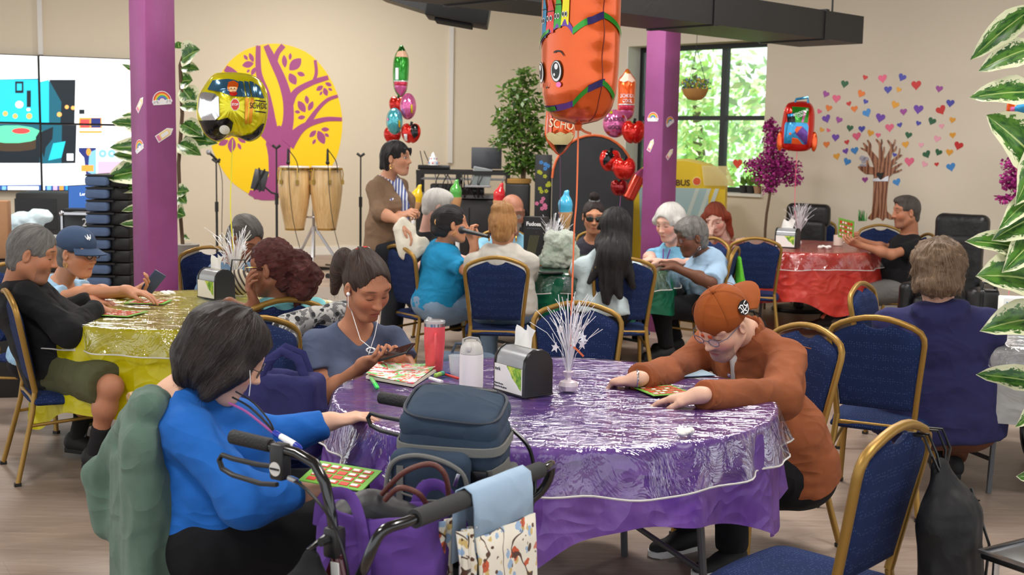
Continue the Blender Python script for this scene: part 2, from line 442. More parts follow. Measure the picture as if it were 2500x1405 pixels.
# ---------------- people
def skin(name,col,lip=(176,92,84),brow=(60,42,34),stub=0,stubc=(90,80,75),eyes='down',rough=.5,blush=.25):
    t=NT(name); a=t.node('ShaderNodeAttribute',_attribute_name='hl'); s=t.node('ShaderNodeSeparateXYZ'); t.link(a.outputs['Vector'],s.inputs[0])
    x,y,z=s.outputs; ay=t.math('ABSOLUTE',y); fr=t.math('GREATER_THAN',x,.045)
    def em(yc,zc,ry,rz,yy=ay,soft=.35,tilt=0):
        dy=t.math('SUBTRACT',yy,yc); zz=t.math('SUBTRACT',z,zc)
        if tilt: zz=t.math('SUBTRACT',zz,t.math('MULTIPLY',dy,tilt))
        d=t.math('ADD',t.math('POWER',t.math('ABSOLUTE',t.math('DIVIDE',dy,ry)),2.),t.math('POWER',t.math('ABSOLUTE',t.math('DIVIDE',zz,rz)),2.))
        m=t.node('ShaderNodeMapRange'); t.link(d,m.inputs[0]); m.inputs[1].default_value=1+soft; m.inputs[2].default_value=1-soft; m.inputs[3].default_value=0; m.inputs[4].default_value=1
        return t.math('MULTIPLY',m.outputs[0],fr)
    base=lin(col); dk=tuple(c*.93 for c in base[:3])+(1,); lt=tuple(min(1,c*1.05) for c in base[:3])+(1,)
    c=t.ramp(t.noise(t.coord(),9,5,.6),[(.3,dk),(.7,lt)])
    if blush: c=t.mix(t.math('MULTIPLY',em(.045,-.025,.028,.022,soft=.9),blush),c,lin((min(255,col[0]+12),int(col[1]*.78),int(col[2]*.74))))
    if stub:
        m=t.math('MULTIPLY',em(0,-.085,.085,.050,soft=.5),t.math('MULTIPLY_ADD',t.noise(t.coord(),260,2),.8,stub-.4)); c=t.mix(m,c,lin(stubc))
        m=t.math('MULTIPLY',em(0,-.048,.030,.008,soft=.5),stub); c=t.mix(m,c,lin(stubc))
    c=t.mix(t.math('MULTIPLY',em(0,-.0650,.021,.0078,soft=.5),.7),c,lin(lip)); c=t.mix(t.math('MULTIPLY',em(0,-.0652,.020,.0012),.8),c,lin(tuple(int(v*.45) for v in lip)))
    if brow: c=t.mix(t.math('MULTIPLY',em(.034,.040,.019,.0042,tilt=-.12,soft=.7),.75),c,lin(brow))
    if eyes=='down':
        c=t.mix(t.math('MULTIPLY',em(.032,.014,.020,.012,soft=.8),.25),c,lin(tuple(int(v*.62) for v in col)))
        c=t.mix(em(.032,.0035,.0155,.0022,soft=.5),c,lin((35,24,22)))
    elif eyes=='open':
        c=t.mix(em(.032,.009,.0155,.0085),c,lin((30,22,20))); c=t.mix(em(.032,.008,.0135,.0058),c,lin((225,218,212))); c=t.mix(em(.032,.008,.0058,.0062),c,lin((42,26,18)))
    t.P(col=c,rough=rough,spec=.3,sss=.06); t.b.inputs['Subsurface Radius'].default_value=(1,.35,.2); t.b.inputs['Subsurface Scale'].default_value=.012
    t.bump(t.noise(t.coord(),220,3),.12,.002)
    return t.m
def hairmat(name,c1,c2,freq=26,rough=.45,light=None,lp=.8):
    t=NT(name); v=t.coord(attr='hs'); n=t.noise(v,freq,5,.7); n2=t.noise(v,freq*.18,3,.6)
    st=[(.3,lin(c1)),(.62,lin(c2))]
    if light: st.append((lp,lin(light)))
    k=t.math('ADD',t.math('MULTIPLY',n,.6),t.math('MULTIPLY',n2,.4))
    t.P(col=t.ramp(k,st),rough=rough,spec=.45); t.b.inputs['Anisotropic'].default_value=.4
    t.bump(n,.9,.012); return t.m
def cloth(name,col,var=.12,weave=900,rough=.88,sheen=.02,fold=.35):
    if name in _M: return _M[name]
    t=NT(name); c=lin(col); n=t.noise(t.coord(),5,4,.6)
    t.P(col=t.ramp(n,[(.3,tuple(x*(1-var) for x in c[:3])+(1,)),(.7,tuple(min(1,x*(1+var)) for x in c[:3])+(1,))]),rough=rough,sheen=sheen)
    rd=t.math('ABSOLUTE',t.math('SUBTRACT',t.noise(t.coord(scale=(1,1,1.5),rot=(.5,.3,.2)),5,1,.5,1.0),.5)); w=t.math('ADD',t.math('MULTIPLY',t.noise(t.coord(),weave,2),.06),t.math('ADD',t.math('MULTIPLY',rd,-1.6),t.math('MULTIPLY',t.noise(t.coord(),16,2,.5,.6),.16)))
    t.P(spec=.25); t.bump(w,min(1,fold*1.1),.03); _M[name]=t.m; return t.m
class Head:
    def __init__(s,c,face,tilt=0,sc=1.0):
        s.c=Vector(c); s.f=Vector(face).normalized(); l=Vector((0,0,1)).cross(s.f).normalized()
        u=s.f.cross(l).normalized(); q=Matrix.Rotation(tilt,3,s.f); s.l=q@l; s.u=q@u; s.s=sc
        s.Q=np.array(Matrix((s.f,s.l,s.u)).transposed(),F32); s.q3=Matrix((s.f,s.l,s.u)).transposed()
    def w(s,x,y=0,z=0): return s.c+(s.f*x+s.l*y+s.u*z)*s.s
    def loc(s,v): return ((v-np.array(s.c,F32))@s.Q)/s.s
def head_sdf(S,H,neck,gender='f',fat=1.0,nose=1.0,nr=.052):
    w=H.w; k=H.s; m=gender=='m'
    S.ell(w(-.012,0,.036),(.094*k,.076*k,.083*k),H.Q,.02)
    S.ell(w(.022,0,-.026),(.068*k,.061*k*fat,.080*k),H.Q,.03)
    S.ell(w(.052,0,-.062),(.036*k,.036*k*fat,.036*k),H.Q,.03)
    jw=.023 if m else .018
    S.cap(w(.068,.010,-.100),w(.068,-.010,-.100),jw*k,k=.028)
    for e in(1,-1):
        S.cap(w(-.002,.052*fat*e,-.055),w(.050,.026*e,-.098),(.022 if m else .019)*k*fat,.016*k,k=.03)
        S.ell(w(.052,.040*e,-.022),(.026*k,.023*k*fat,.024*k),H.Q,.035)
        S.cap(w(.076,.010*e,.036),w(.062,.050*e,.036),.0105*k,.009*k,k=.03)
    for e in(1,-1): S.ell(w(.104,.031*e,.012),(.019*k,.018*k,.013*k),H.Q,.022,'s')
    for e in(1,-1):
        S.ell(w(.0735,.031*e,.010),.0125*k,None,.008)
        S.ell(w(-.008,.080*e,-.006),(.017*k,.0085*k,.031*k),H.Q,.006); S.ell(w(.001,.087*e,-.002),(.009*k,.008*k,.018*k),H.Q,.005,'s')
    S.cap(w(.087,0,.022),w(.103,0,-.020),.0080*k*nose,.0108*k*nose,k=.014)
    S.ell(w(.107,0,-.024),(.0120*k*nose,.0105*k*nose,.0095*k*nose),H.Q,.008)
    for e in(1,-1): S.ell(w(.095,.0115*e,-.028),(.010*k,.0070*k*nose,.0070*k),H.Q,.008)
    S.cap(w(.0845,.013,-.0600),w(.0845,-.013,-.0600),.0062*k,k=.010); S.cap(w(.0835,.011,-.0700),w(.0835,-.011,-.0700),.0070*k,k=.010)
    S.cap(w(.0935,.017,-.0652),w(.0935,-.017,-.0652),.0018*k,k=.004,op='s')
    S.cap(w(-.022,0,-.045),neck,nr*k,nr*1.06*k,k=.03)
def hand_sdf(S,wr,d,n,right,curl=.5,spread=.12,thumb=.6,sc=1.0,curls=None,h=.004):
    d=Vector(d).normalized(); n=Vector(n); n=(n-d*n.dot(d)).normalized()
    sd=n.cross(d) if right else d.cross(n)      # thumb side
    wr=Vector(wr); fi=[]
    S.cap(wr-d*.02*sc,wr+d*.02*sc,.023*sc,.024*sc,k=.02,w=sd,wf=1.2)
    off=[.030,.010,-.010,-.029]; ln=[(.042,.026,.020),(.046,.029,.021),(.042,.027,.020),(.033,.021,.018)]
    for i in range(4):
        kn=wr+(d*(.092-.004*abs(i-1))+sd*off[i]-n*.004)*sc
        S.cap(wr+(d*.015+sd*off[i]*.5)*sc,kn,.0125*sc,.0105*sc,k=.014)
    S.ell(wr+(d*.050+n*.004)*sc,(.045*sc,.038*sc,.013*sc),np.array(Matrix((d,sd,n)).transposed()),.012)
    for i in range(4):
        kn=wr+(d*(.092-.004*abs(i-1))+sd*off[i]-n*.004)*sc; c=(curls[i] if curls else curl*(1+.12*i)); an=c*.55; p=kn; r=.0092*sc*(1 if i<3 else .88)
        dd0=(d+sd*spread*(1.5-i)*.5).normalized(); fi.append([p])
        for j in range(3):
            dd=dd0*math.cos(an)+n*math.sin(an); q=p+dd*ln[i][j]*sc
            S.cap(p,q,r,r*.90,k=.0035 if j else .006); r*=.90; p=q; an+=c*(.85 if j==0 else .6); fi[-1].append(p)
    b=wr+(d*.022+sd*.018+n*.006)*sc; t1=b+(d*.028+sd*.022+n*.010*thumb)*sc
    S.cap(b,t1,.0155*sc,.0125*sc,k=.014)
    t2=t1+(d*.030+sd*(.016-.018*thumb)+n*.016*thumb)*sc; S.cap(t1,t2,.0115*sc,.0098*sc,k=.005)
    t3=t2+(d*.022+sd*(.004-.018*thumb)+n*.012*thumb)*sc; S.cap(t2,t3,.0098*sc,.0080*sc,k=.004); fi.append([t3])
    return fi
def ik(a,b,l1,l2,hint):
    a=Vector(a);b=Vector(b);d=b-a;L=min(d.length,(l1+l2)*.995);d=d.normalized()
    x=(l1*l1-l2*l2+L*L)/(2*L); h=math.sqrt(max(l1*l1-x*x,0)); hv=Vector(hint); hv=(hv-d*hv.dot(d)).normalized()
    return a+d*x+hv*h
class Person:
    """joints in world space"""
    def __init__(s,label,hip,neck,head,face,sk,tilt=0,lat=None,sw=.185,bw=1.0,bd=1.0,belly=.0,bust=.0,arm=1.0,hs=1.0,gender='f',h=.010,hh=.0055,fat=1.0,group=None,nose=1.0,nr=.050,name='person',shd=.082):
        s.hip=Vector(hip); s.neck=Vector(neck); s.H=Head(head,face,tilt,hs); s.sk=sk; s.g=gender
        s.up=(s.neck-s.hip).normalized(); f=Vector(face); f.z=0; f.normalize()
        s.lat=Vector(lat).normalized() if lat is not None else Vector((0,0,1)).cross(f).normalized()
        s.lat=(s.lat-s.up*s.lat.dot(s.up)).normalized(); s.fw=s.lat.cross(s.up).normalized()
        s.sw=sw;s.bw=bw;s.bd=bd;s.belly=belly;s.bust=bust;s.am=arm;s.h=h;s.hh=hh;s.fat=fat;s.nose=nose;s.nr=nr
        s.L=(s.neck-s.hip).length
        base=Vector((s.hip.x,s.hip.y,0)); s.root=thing(name,label,'person',base,0,group)
        s.sh={}; s.el={}; s.wr={}; s.hd={}; s.kn={}; s.an={}; s.fi={}
        for e,k in((1,'l'),(-1,'r')): s.sh[k]=s.neck-s.up*shd+s.lat*sw*e
        s.hj={k:s.hip-s.up*.02+s.lat*.085*bw*e for e,k in((1,'l'),(-1,'r'))}
    def T(s,x=0,y=0,z=0):
        """torso-local point: x forward, y left, z up fraction of hip-neck"""
        return s.hip+s.up*(z*s.L)+s.fw*x+s.lat*y
    def arm(s,k,wrist,d=None,n=(0,0,-1),elbow=None,hint=(0,0,-1),l1=.285,l2=.245,hand=True,**hk):
        s.wr[k]=Vector(wrist); 
        s.el[k]=Vector(elbow) if elbow is not None else ik(s.sh[k],wrist,l1,l2,hint)
        s.hd[k]=(Vector(d) if d is not None else (s.wr[k]-s.el[k]).normalized(),n,hk) if hand else None
    def leg(s,k,knee,ankle): s.kn[k]=Vector(knee); s.an[k]=Vector(ankle)
    def sit(s,legs='lr',fwd=None,kz=.48,kl=.42,out=.09,az=.09,back=.02,gap=.03):
        f=Vector((fwd[0],fwd[1],0)).normalized() if fwd is not None else Vector((s.fw.x,s.fw.y,0)).normalized(); lt=Vector((0,0,1)).cross(f)
        for e,k in((1,'l'),(-1,'r')):
            if k in legs:
                kn=Vector((s.hip.x,s.hip.y,kz))+f*kl+lt*(out*s.bw+gap)*e; s.leg(k,kn,Vector((kn.x,kn.y,az))-f*back)
    def torso(s,S,g=0,k=.05,lower=True):
        Q=np.array(Matrix((s.fw,s.lat,s.up)).transposed(),F32); w,d=s.bw,s.bd; T=s.T
        if lower: S.ell(T(-.01,0,.02),(.120*d+g,.165*w+g,.115+g),Q,k)
        S.ell(T(.01+s.belly*.45,0,.30),(.110*d+s.belly*.55+g,.150*w+g,.15+g),Q,k)
        S.ell(T(-.005,0,.68),(.102*d+g,.150*w*.5+s.sw*.40+g,.17+g),Q,k)
        for e in(1,-1):
            sh=s.sh['l' if e>0 else 'r']
            S.cap(s.neck-s.up*.040+s.lat*.02*e,sh-s.lat*.015*e,.036+g,.030*s.am+g,k=.04)
            S.cap(T(0,0,.72),sh-s.up*.03-s.lat*.02*e,.062*d+g,.036*s.am+g,k=.04)
            if s.bust: S.ell(T(.075*d+s.bust*.35,.072*w*e,.60),(.045+s.bust*.6+g,.062*w+g,.062+s.bust*.3+g),Q,.04)
    def sleeves(s,S,g,upto=.6,arms='lr',flat=True,k=.035,flare=0,ro=0):
        """upto: 0..1 upper arm, 1..2 forearm"""
        for a in arms:
            if a not in s.wr: continue
            A,B,C=s.sh[a],s.el[a],s.wr[a]; m=s.am
            if upto<=1:
                E=A.lerp(B,upto); S.cap(A,E,.040*m+g,.041*m+g+flare,k=k*.7,flat=2)
            else:
                t=upto-1; E=B.lerp(C,t); S.cap(A,B,.040*m+g,.037*m+g,k=k*.7); S.cap(B,E,.040*m+g,.028*(m*.5+.5)+g*.7+flare,k=k,flat=2)
    def body(s,legs=False,name='body'):
        S=SDF(); s.torso(S); head_sdf(S,s.H,s.neck-s.up*.02,s.g,s.fat,s.nose,s.nr); bx=[]
        c=s.H.c; r=.145*s.H.s; lo=np.array(c)-r; hi=np.array(c)+r; bx.append((lo,hi,s.hh))
        for a in s.wr:
            m=s.am; rt=a=='r'
            S.cap(s.sh[a],s.el[a],.038*m,.035*m,k=.03); S.cap(s.el[a],s.wr[a],.039*m,.0235*(m*.5+.5),k=.03)
            mid=s.el[a].lerp(s.wr[a],.3); S.ell(mid,.040*m,None,.03)
            if s.hd[a]:
                d,n,hk=s.hd[a]; s.fi[a]=hand_sdf(S,s.wr[a],d,n,rt,**hk)
                cc=s.wr[a]+Vector(d).normalized()*.085; lo=np.array(cc)-.118; hi=np.array(cc)+.118
                bx.append((lo,hi,min(.0042,s.hh)))
        # drop overlapping fine boxes
        ok=[]
        for b in bx:
            merged=False
            for i,o in enumerate(ok):
                if np.all(b[0]<o[1]) and np.all(o[0]<b[1]):
                    ok[i]=(np.minimum(b[0],o[0]),np.maximum(b[1],o[1]),min(b[2],o[2])); merged=True
            if not merged: ok.append(b)
        if legs:
            for a in s.kn:
                S.cap(s.hj[a],s.kn[a],.075,.052,k=.03); S.cap(s.kn[a],s.an[a],.050,.034,k=.03); S.ell(s.kn[a].lerp(s.an[a],.3)-s.fw*.012,.054,None,.04)
        H=s.H
        def at(v):
            l=H.loc(v); far=np.linalg.norm(l,axis=1)>.17; l[far]=(0,0,-1); return {'hl':l}
        return sdfobj(name,S,s.h,s.sk,s.root,None,ok,at,0)
    def top(s,m,name='shirt',g=.012,upto=.6,neckr=.070,vneck=None,flare=.006,h=None,amp=.006,arms='lr',hem=.0,openf=0,lower=True,extra=None,cutz=None,seed=1,sc=(9,9,14),collar=0,parent=None,backcut=0):
        S=SDF(); s.torso(S,g,lower=lower); s.sleeves(S,g*.8,upto,arms,flare=flare)
        if hem: 
            Q=np.array(Matrix((s.fw,s.lat,s.up)).transposed(),F32); S.cap(s.T(-.01+s.belly*.3,0,.3),s.T(-.01+s.belly*.2,0,-hem),.115*s.bd+g,.125*s.bd+g,k=.05,w=s.lat,wf=1.38*s.bw/s.bd,flat=2)
        if extra: extra(S,s,g)
        nb=s.neck-s.up*.03
        if neckr: S.cap(nb+s.up*.0+s.fw*.012,nb+s.up*.16+s.fw*.03,neckr*.93,neckr*1.25,k=.012,op='s')
        if backcut: S.cap(nb-s.fw*.03-s.up*.01,nb-s.fw*.13-s.up*.02,backcut,backcut,k=.015,w=s.lat,wf=1.5,op='s')
        if vneck:
            dp,wd=vneck
            S.cap(s.neck+s.fw*.10-s.up*.00,s.neck+s.fw*(.125+s.bust)-s.up*dp,wd,.012,k=.012,op='s')
            S.cap(s.neck+s.fw*.20-s.up*.00,s.neck+s.fw*(.23+s.bust)-s.up*dp,wd*1.1,.02,k=.012,op='s')
        if openf:
            a=s.T(.2+s.belly,0,1.1); b=s.T(.2+s.belly,0,-.3)
            for x in(.06,.12,.18,.24): S.cap(s.T(x+s.belly*.7,0,1.02),s.T(x+s.belly*.7,0,-.3),openf*.9,openf,k=.01,op='s')
        if collar:
            for e in(1,-1):
                S.cap(nb+s.up*.018-s.fw*.052,nb+s.up*.012+s.lat*.062*e,.017+collar*.2,k=.012); S.cap(nb+s.up*.012+s.lat*.062*e,nb-s.up*.02+s.fw*.070+s.lat*.030*e,.017+collar*.2,.015,k=.012)
            S.cap(nb+s.fw*.01,nb+s.up*.14+s.fw*.03,neckr*.72,neckr*.95,k=.006,op='s')
        return sdfobj(name,S,h or s.h*.85,m,s.root if parent is None else parent,wrinkle(amp,sc,seed) if amp else None)
    def pants(s,m,name='trousers',g=.014,length=1.0,h=None,amp=.006,knee=.062,cuff=.055):
        S=SDF(); Q=np.array(Matrix((s.fw,s.lat,s.up)).transposed(),F32)
        S.ell(s.T(-.01,0,.0),(.125*s.bd+g,.165*s.bw+g,.12+g),Q,.04)
        S.ell(s.hip-Vector((0,0,.02))+s.fw*.03,(.13*s.bd+g,.165*s.bw+g,.10+g),np.array(Matrix((s.fw,s.lat,Vector((0,0,1)))).transposed(),F32) if abs(s.up.z)>.9 else Q,.04)
        for a in s.kn:
            if length<=.5:
                E=s.hj[a].lerp(s.kn[a],length*2); S.cap(s.hj[a],E,.084*min(1.25,s.bw)+g,.070+g*1.3,k=.05,flat=2)
            else:
                S.cap(s.hj[a],s.kn[a],.086*min(1.35,s.bw)+g,knee+g*.5,k=.05); E=s.kn[a].lerp(s.an[a],(length-.5)*2); S.cap(s.kn[a],E,knee+g*.3,cuff,k=.03,flat=2)
        return sdfobj(name,S,h or s.h,m,s.root,wrinkle(amp,(8,8,8),5))
    def shoes(s,m,sole=None,dirs=None,sock=None,sc=1.0,sockh=.10):
        for a in s.an:
            d=Vector(dirs[a] if dirs else (s.fw.x,s.fw.y,0)).normalized(); A=s.an[a]; b=Vector((A.x,A.y,max(A.z-.07,.02)))
            S=SDF(); S.cap(b-d*.03+V(0,0,.022),b+d*.15*sc+V(0,0,.008),.036,.034,k=.02,w=d.cross(V(0,0,1)),wf=1.15); S.cap(b-d*.02+V(0,0,.05),b+d*.05+V(0,0,.03),.040,.034,k=.03)
            S.ell(b-V(0,0,.06)+d*.06,(.3,.3,.04),None,.003,'s')
            o=sdfobj('shoe',S,.007,m,s.root,None)
            mb=MB(); out=[]
            n=d.cross(V(0,0,1)).normalized()
            pr=[(-.068,0),(-.055,.030),(0,.036),(.07,.038),(.13,.046),(.17,.038),(.188,.012),(.188,-.012),(.17,-.038),(.13,-.044),(.07,-.036),(0,-.036),(-.055,-.030)]
            R_=[[mb.vert(b+d*x*sc*e+n*y*e+V(0,0,z-b.z+max(b.z-.02,0))) for x,y in pr] for z,e in((.0,.97),(.004,1.0),(.024,1.0),(.028,.95))]
            mb.rings(R_,0,True,True,True); mb.build('sole',sole or m,o)
            if sock:
                S=SDF(); S.cap(b+V(0,0,.05),s.an[a].lerp(s.kn[a],sockh/.40),.039,.044,k=.01,flat=2); sdfobj('sock',S,.007,sock,s.root,wrinkle(.003,(5,5,60),3))
    def hair(s,m,prims,subs=(),axis=(-.3,0,1),amp=.004,h=None,freq=7,name='hair',base=.012,hairline=.072,side=-.01,nape=-.05,curl=0,cap=True,pol=.9,front=None,gen=True,strands=0):
        H=s.H; w=H.w; k=H.s; S=SDF()
        if cap:
            S.ell(w(-.014,0,.037),((.094+base)*k,(.076+base)*k,(.083+base)*k),H.Q,.02)
            S.cap(w(-.045,0,.0),w(-.05,0,nape),(.055+base*.5)*k,(.046+base*.5)*k,k=.03,w=H.l,wf=1.18)
        for p in prims:
            if p[0]=='c': S.cap(w(*p[1]),w(*p[2]),p[3]*k,p[4]*k,k=p[5] if len(p)>5 else .02,w=H.l if len(p)>6 else None,wf=p[6] if len(p)>6 else 1)
            elif p[0]=='C': S.cap(p[1],p[2],p[3],p[4],k=p[5] if len(p)>5 else .02)
            else: S.ell(w(*p[1]),tuple(x*k for x in p[2]),H.Q,p[3] if len(p)>3 else .02)
        if gen:
            # face opening
            S.ell(w(.112,0,hairline-.080),(.072*k,.068*k,.092*k),H.Q,.010,'s')
            S.box(w(.075,0,-.09),(.070*k,.12*k,.085*k),H.Q,.012,'s')
            if side is not None:
                for e in(1,-1): S.box(w(.045,.09*e,side-.06),(.055*k,.05*k,.06*k),H.Q,.01,'s')
        if gen and side is not None:
            for e in(1,-1): S.ell(w(-.004,.092*e,-.010),(.023*k,.024*k,.037*k),H.Q,.008,'s')
        for p in subs:
            if p[0]=='e': S.ell(w(*p[1]),tuple(x*k for x in p[2]),H.Q,.01,'s')
            elif p[0]=='b': S.box(w(*p[1]),tuple(x*k for x in p[2]),H.Q,.01,'s')
        ax=Vector(axis).normalized(); e1=ax.orthogonal().normalized(); e2=ax.cross(e1); A=np.array((e1,e2,ax),F32)
        def hs(v):
            l=H.loc(v)-np.array((-.015,0,.02),F32); q=l@A.T; r=np.sqrt(q[:,0]**2+q[:,1]**2)+1e-5; pl=np.arctan2(r,q[:,2]); R_=np.linalg.norm(l,axis=1)
            far=np.clip((R_-.13)*6,0,None)
            tw=curl*np.sin(R_*60)*.12
            ph=np.arctan2(q[:,1],q[:,0])+tw
            return np.stack([np.cos(ph)*1.0,np.sin(ph)*1.0,pl*.16*pol+far*.10+R_*.9*(.2 if not curl else 1.4)],1)
        def dp(v):
            q=hs(v); n=fbm(q*freq,3,3)
            if curl: n=n*.6+fbm(v*45,2,8)*curl
            return n*amp
        v,q=S.mesh(h or s.hh*1.05); v=relax(v,q,1); N=vnorm(v,q); v=v+N*dp(v)[:,None]
        o=addobj(name,npmesh(name,v,q,m,{'hs':hs(v)}),s.root,True,True)
        if strands:
            # loose hair strands following the comb direction
            mb=MB(); rr=random.Random(len(v)); axw=np.array(H.q3@ax,F32); c0=np.array(H.w(-.015,0,.02),F32)
            for i in range(strands):
                j=rr.randrange(len(v)); p=v[j]; n=N[j]; rad=p-c0; tdir=-(axw-n*axw.dot(n)); L=np.linalg.norm(tdir)
                if L<.15: continue
                tdir/=L; sd=np.cross(n,tdir); ln=rr.uniform(.02,.05)*k; lift=rr.uniform(.001,.006); w_=.0006*k; bend=rr.uniform(-.25,.25)
                prev=None
                for t in range(5):
                    u=t/4; pt=p+tdir*ln*(u-.3)+n*(lift*(u**1.5)*1.2+.0008-ln*.35*max(0,u-.3)**2*0)+sd*bend*ln*u*u; ww=w_*(1-u*.8)
                    a=mb.vert(pt-sd*ww,tuple(hs(pt[None,:])[0])); b=mb.vert(pt+sd*ww)
                    if prev: mb.face([prev[0],prev[1],b,a])
                    prev=(a,b)
            mb.a={}; mb.build('loose_strands',m,o)
        return o
    def collar(s,m,r=.072,h=.030,op=.5,lean=.15,parent=None,th=.009):
        S=SDF(); nb=s.neck-s.up*.022; n=14; pts=[]
        for i in range(n+1):
            a=PI-(PI-op)+(2*PI-2*op)*0 if False else (op+(2*PI-2*op)*i/n); pts.append(nb+s.fw*(math.cos(a)*r*1.02+.012)+s.lat*math.sin(a)*r-s.up*(.030*max(0,math.cos(a))-.006))
        for a,b in zip(pts,pts[1:]): S.cap(a,b,th,k=.008,w=s.up,wf=h/th)
        return sdfobj('collar',S,.006,m,parent or s.root,wrinkle(.002,(20,20,20),3))
    def glasses(s,m,lens=None,z=.008,x=.094,r=.021,hh=.017,name='eyeglasses',th=.0012,shade=False):
        H=s.H; mb=MB(); cs=[]
        for e in(1,-1):
            pts=[H.w(x-abs(math.cos(a))*.004*(1 if math.cos(a)*e>0 else 0),e*.032+r*math.cos(a),z+hh*math.sin(a)*(1.0 if math.sin(a)>0 else .95)) for a in [2*PI*i/16 for i in range(16)]]
            mb.tube(pts,th,6,closed=True)
            mb.tube([H.w(x-.004,e*(.032+r),z+.006),H.w(x-.03,e*.074,z+.008),H.w(-.005,e*.080,z+.006),H.w(-.02,e*.080,z-.01)],th,6)
            c=MB(); c.face([c.vert(p) for p in pts]); cs.append(c)
        mb.tube([H.w(x,-.011,z+.003),H.w(x+.004,0,z+.006),H.w(x,.011,z+.003)],th,6)
        g=mb.build(name,m,s.root); [c.build('lens',lens,g,smooth=False) for c in cs]; return g
    def earring(s,m,e=1,r=.014,th=.002,drop=.0):
        H=s.H; mb=MB(); c=H.w(.0,.083*e,-.045-r-drop)
        mb.tube([c+H.f*r*math.cos(a)+V(0,0,1)*r*math.sin(a) for a in [2*PI*i/14 for i in range(14)]],th,6,closed=True); return mb.build('earring',m,s.root)
# ---------------- room
CEIL=3.95
B0=PY(850,620,14.8); cor_dir=Vector((math.cos(R(20)),math.sin(R(20)),0)); rd=ray(1330,500); 
# corner: intersection of left wall plane with the sight plane at px 1330
_nl=Vector((math.sin(R(20)),-math.cos(R(20)),0)); _t=(B0-CAMLOC).dot(_nl)/rd.dot(_nl); CORN=CAMLOC+rd*_t; CORN.z=0
DL=cor_dir; DR=Vector((.72,-.694,0)).normalized()
WL=Frame(CORN,DL); WR=Frame(CORN,DR)
def onw(W,px,py):
    p=PP(px,py,W.o,W.n); d=p-W.o; return (d.dot(W.x),d.dot(W.y))
def wallmat(name,c,c2=None):
    t=NT(name); n=t.noise(t.coord(),.6,3); col=lin(c)
    t.P(col=t.ramp(n,[(.3,tuple(x*.96 for x in col[:3])+(1,)),(.7,col)]),rough=.75,spec=.3); t.bump(t.noise(t.coord(),90,3),.08,.003); return t.m
m_wall=wallmat('wall_cream',(222,209,186)); m_wallr=wallmat('wall_beige',(224,213,194)); m_trim=mat('trim_white',(235,230,220),.5); m_dark=mat('duct_black',(22,21,21),.5,bump=.2,bs=14,bd=.01)
def slab(name,W,a0,a1,z0,z1,th,m,holes=None):
    mb=MB()
    def bx(x0,x1,y0,y1):
        c=W((x0+x1)/2,(y0+y1)/2,-th/2); mb.box(c,(x1-x0,th,y1-y0),0,M=Matrix((W.x,-W.n,W.y)).transposed())
    if holes:
        x0,x1,y0,y1=holes; bx(a0,x0,z0,z1); bx(x1,a1,z0,z1); bx(x0,x1,z0,y0); bx(x0,x1,y1,z1)
    else: bx(a0,a1,z0,z1)
    return prop(mb.build(name,m,None,smooth=False),kind='structure')
WX0,WY1=onw(WR,1532,112); WX1,_=onw(WR,1874,100); _,WY0=onw(WR,1830,474); _,wy1b=onw(WR,1874,98); WY1=(WY1+wy1b)/2
slab('wall_left',WL,-11.5,.3,0,CEIL,.2,m_wall); slab('wall_right',WR,0,13,0,CEIL,.32,m_wallr,(WX0,WX1,WY0,WY1))
# floor with oak-look planks
t=NT('floor_planks'); v=t.coord(rot=(0,0,R(-32))); br=t.node('ShaderNodeTexBrick'); t.link(v,br.inputs['Vector'])
for i,x in (('Scale',1.0),('Mortar Size',.0016),('Brick Width',1.22),('Row Height',.18),('Bias',0.0)): br.inputs[i].default_value=x
br.offset=.37
g=t.noise(t.coord(rot=(0,0,R(-32)),scale=(1.1,14,1)),3.2,6,.62,.8); g2=t.noise(t.coord(rot=(0,0,R(-32)),scale=(.5,3,1)),1.6,3)
br.inputs['Color1'].default_value=lin((160,138,122)); br.inputs['Color2'].default_value=lin((128,110,98)); br.inputs['Mortar'].default_value=lin((105,90,80))
c=t.mix(.45,br.outputs['Color'],t.ramp(g,[(.3,lin((96,80,70))),(.5,lin((150,130,114))),(.72,lin((196,178,160)))]))
c=t.mix(.3,c,t.ramp(g2,[(.3,lin((140,122,112))),(.7,lin((196,180,168)))]))
t.P(col=c,rough=t.ramp(g,[(.2,(.34,)*3),(.8,(.46,)*3)]),spec=.5); t.bump(t.math('ADD',t.math('MULTIPLY',g,.25),br.outputs['Fac']),.12,.003)
m_floor=t.m
mb=MB(); mb.quad((-9,-3,0),(12,-3,0),(12,17,0),(-9,17,0)); f=mb.build('floor',m_floor,None,smooth=False); prop(f,kind='structure')
mb=MB(); mb.box((1.5,7,CEIL+.05),(22,20,.1)); prop(mb.build('ceiling',mat('ceiling_grey',(150,142,130),.9),None,smooth=False),kind='structure')
